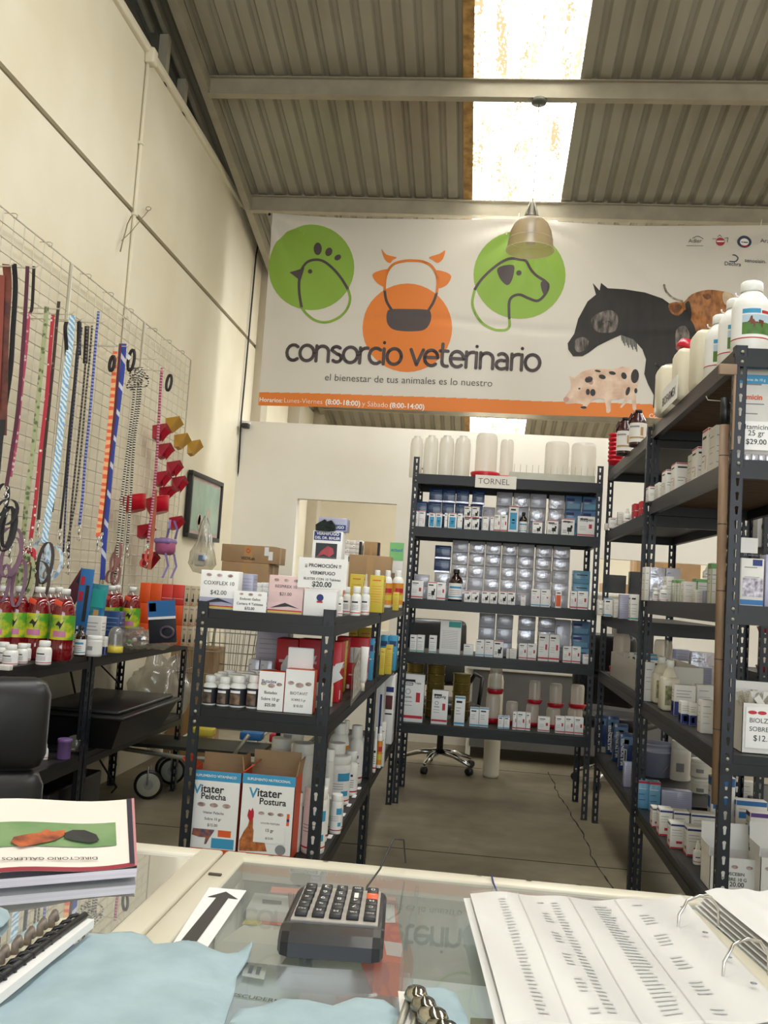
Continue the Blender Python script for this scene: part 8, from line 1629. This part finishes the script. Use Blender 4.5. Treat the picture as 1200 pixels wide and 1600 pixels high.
# metal clippers at the bottom edge
mc = thing('nail_clippers', 'shiny metal clippers with rounded jaws at the bottom edge of the counter', 'clippers', (0, 0, 0)); base_ = ZC+.012
for i, (x, y, s) in enumerate(((650, 1556, 1), (662, 1574, 1.1), (676, 1592, 1.2), (690, 1612, 1.2))):
    p = atZ(x, y, base_+.006); m = MB(); m.lathe([(0, -.009*s), (.008*s, -.006*s), (.0115*s, 0), (.009*s, .006*s), (0, .009*s)], (0, 0, 0), mat('polished_steel', 'b9b4a8', .12, 1, .25, 60), 16, sy=1.25); m.xf(Matrix.Translation(p) @ Matrix.Rotation(.4*i, 4, 'Z')); m.build('jaw', mc)
p = [atZ(x, y, base_) for x, y in ((640, 1556), (632, 1580), (622, 1610))]; MB().tube(p, .0035, M_galv, 8).build('handle', mc); p = [atZ(x, y, base_) for x, y in ((652, 1580), (646, 1600), (640, 1620))]; MB().tube(p, .003, M_galv, 8).build('handle', mc)
q = zq([(622, 1550), (642, 1552), (660, 1620), (630, 1640)], ZC+.008); m = MB(); m.add(q+[p+Vector((0, 0, .001)) for p in q], [(4, 5, 6, 7), (0, 1, 2, 3), (0, 1, 5, 4), (1, 2, 6, 5), (2, 3, 7, 6), (3, 0, 4, 7)], M_offw); m.build('paper_scrap', label='white paper scrap under the metal clippers', cat='paper')
# goods under the counter glass
ZI = .806
def flatp(px, z, m_, name, lab, cat, h=.02, extra=None):
    q = zq(px, z+h); k = len(q); m = MB(); m.add([Vector((p.x, p.y, z+.001)) for p in q]+q, [tuple(range(k))[::-1], tuple(range(k, 2*k))]+[(i, (i+1) % k, k+(i+1) % k, k+i) for i in range(k)], m_); o = m.build(name, label=lab, cat=cat); 
    if extra:
        for pts, mm in extra: e = zq(pts, z+h+.0008); n_ = MB(); n_.add(e, [tuple(range(len(e)))], mm); n_.build('printed_panel', o)
    return o
flatp([(565, 1398), (618, 1402), (622, 1440), (628, 1480), (632, 1506), (585, 1500), (560, 1440)], ZI+.06, M_orangec, 'orange_carton', 'orange and white packs under the counter glass right of the calculator', 'pack', .04, [([(598, 1412), (616, 1414), (618, 1442), (602, 1442)], M_offw), ([(600, 1470), (628, 1474), (630, 1496), (604, 1492)], M_offw)])
flatp([(398, 1395), (450, 1400), (452, 1426), (385, 1420)], ZI+.06, M_offw, 'white_pack', 'white pack with dark lettering under the glass left of the calculator', 'pack', .03, [([(410, 1405), (440, 1408), (440, 1413), (410, 1411)], M_ink)])
flatp([(400, 1432), (470, 1440), (440, 1478), (345, 1470)], ZI+.05, M_cream, 'leaflet_pack', 'cream pack with yellow green print under the glass by the arrow', 'pack', .025, [([(385, 1434), (410, 1436), (402, 1446), (378, 1444)], M_yelc), ([(410, 1436), (450, 1441), (446, 1447), (408, 1443)], M_orange)])
flatp([(425, 1385), (500, 1391), (502, 1400), (422, 1394)], ZI+.06, M_orangec, 'orange_strip_pack', 'orange strip pack near the back rail under the glass', 'pack', .03)
es = flatp([(355, 1505), (640, 1520), (655, 1620), (340, 1620)], ZI+.03, mat('leaflet_blue_grey', 'dde4f0', .5, 0, .03, 6), 'leaflet', 'pale blue leaflet reading ESCUDERM under the glass below the calculator', 'leaflet', .003)
m = MB(); A_, B_ = atZ(362, 1556, ZI+.0345), atZ(438, 1567, ZI+.0345); letter(m, 'ESCUDERM', A_, B_-A_, Vector((0, 1, 0)), (B_-A_).length, M_ink, .02, align='l'); m.build('lettering', es)
flatp([(385, 1502), (418, 1507), (413, 1528), (378, 1522)], ZI+.04, M_paper, 'small_card', 'small white card with two dark marks under the glass near the cloth', 'card', .003, [([(390, 1508), (397, 1509), (393, 1521), (387, 1520)], M_navy), ([(402, 1510), (409, 1511), (405, 1523), (399, 1522)], M_navy)])
flatp([(735, 1590), (770, 1592), (772, 1620), (735, 1620)], ZI+.03, M_tape, 'brown_pack', 'brown pack under the glass beside the binder', 'pack', .02)
m = MB(); a, b = atZ(650, 1390, ZC-.012), atZ(644, 1500, ZC-.012); m.box(min(a.x, b.x)-.001, min(a.x, b.x)+.003, b.y, 1.36, ZC-.2, ZC-.012, M_glass); m.build('glass_divider', label='upright glass divider under the counter glass', cat='divider')
# ---------------------------------------------------------------- groups for the repeats
RULES = [('silver', 'carton', 'silver cartons on the back rack'), ('deep blue carton', 'carton', 'deep blue cartons on the back rack'), ('steel blue carton', 'carton', 'pale blue cartons on the back rack'), ('blue carton at the right end', 'carton', 'pale blue cartons on the back rack'), ('light blue carton', 'carton', 'pale blue cartons on the back rack'),
         ('front row, second shelf', 'carton', 'small cartons in front on the second shelf'), ('front row of the second', 'carton', 'small cartons in front on the second shelf'), ('front row, third shelf', 'carton', 'small cartons in front on the third shelf'), ('front row of the third', 'carton', 'small cartons in front on the third shelf'),
         ('front row, fourth shelf', 'carton', 'small cartons in front on the fourth shelf'), ('front row of the fourth', 'carton', 'small cartons in front on the fourth shelf'), ('front row, bottom shelf', 'carton', 'small cartons in front on the bottom shelf'), ('front row of the bottom', 'carton', 'small cartons in front on the bottom shelf'),
         ('orange stack', 'carton', 'orange cartons stacked on the wall table'), ('stack seen through', 'carton', 'white cartons beyond the hatch'), ('along', 'carton', 'cartons along the second shelf edge'), ('navy band', 'carton', 'white cartons with a navy band'), ('vertical white name', 'carton', 'blue cartons with vertical name'),
         ('clear tray', 'carton', 'cartons in the clear tray'), ('white emblem', 'carton', 'red cartons on the middle left shelf'), ('pill bottle with dark label', 'bottle', 'white capped bottles with dark labels'), ('pill bottle with red base', 'bottle', 'small pill bottles on the wall table'), ('orange label,', 'bottle', 'orange labelled bottles on the left rack top'),
         ('bottom left shelf', 'bottle', 'white jars on the bottom left shelf'), ('shampoo bottle', 'bottle', 'shampoo bottles on the right rack top'), ('red base line,', 'bottle', 'white bottles on the left rack top')]
NAMED = {'dog_leash': 'leashes on the wall grid', 'display_hook': 'wire hooks on the wall grid', 'plastic_feeder': 'feeders hooked on the grid', 'round_hanging_bowl': 'red bowls hooked on the grid', 'dog_harness': 'harnesses on the wall grid', 'red_drink_bottle': 'red drink bottles on the wall table', 'milky_jar': 'milky jars on the back rack', 'upturned_jar': 'wide jars on the back rack',
         'white_jug': 'square jugs on the right rack top', 'brown_gallon_bottle': 'brown gallons on the far right rack', 'squeeze_tube': 'squeeze tubes on the middle left shelf', 'shelf_tag': 'price tags on the bottom left shelf', 'wire_grid_panel': 'wire grid panels on the left wall', 'metal_shelving_rack': 'dark steel racks', 'cream_jug': 'cream jugs on the right rack',
         'poultry_drinker': 'poultry drinkers with red bases', 'plastic_crate': 'plastic pieces on the trolley', 'padded_handle': 'padded leash handles', 'glass_counter': 'glass display counters', 'supplement_carton': 'supplement cartons on the bottom left shelf', 'blue_cloth': 'blue cloths on the counter', 'computer_speaker': 'desktop speakers'}
for o in list(COL.objects):
    if o.parent or not o.get('label') or o.get('group') or o.get('kind'): continue
    b = o.name.split('.')[0]
    if b in NAMED: o['group'] = NAMED[b]; continue
    for key, nm, g in RULES:
        if b == nm and key in o['label']: o['group'] = g; break
bpy.context.view_layer.update()
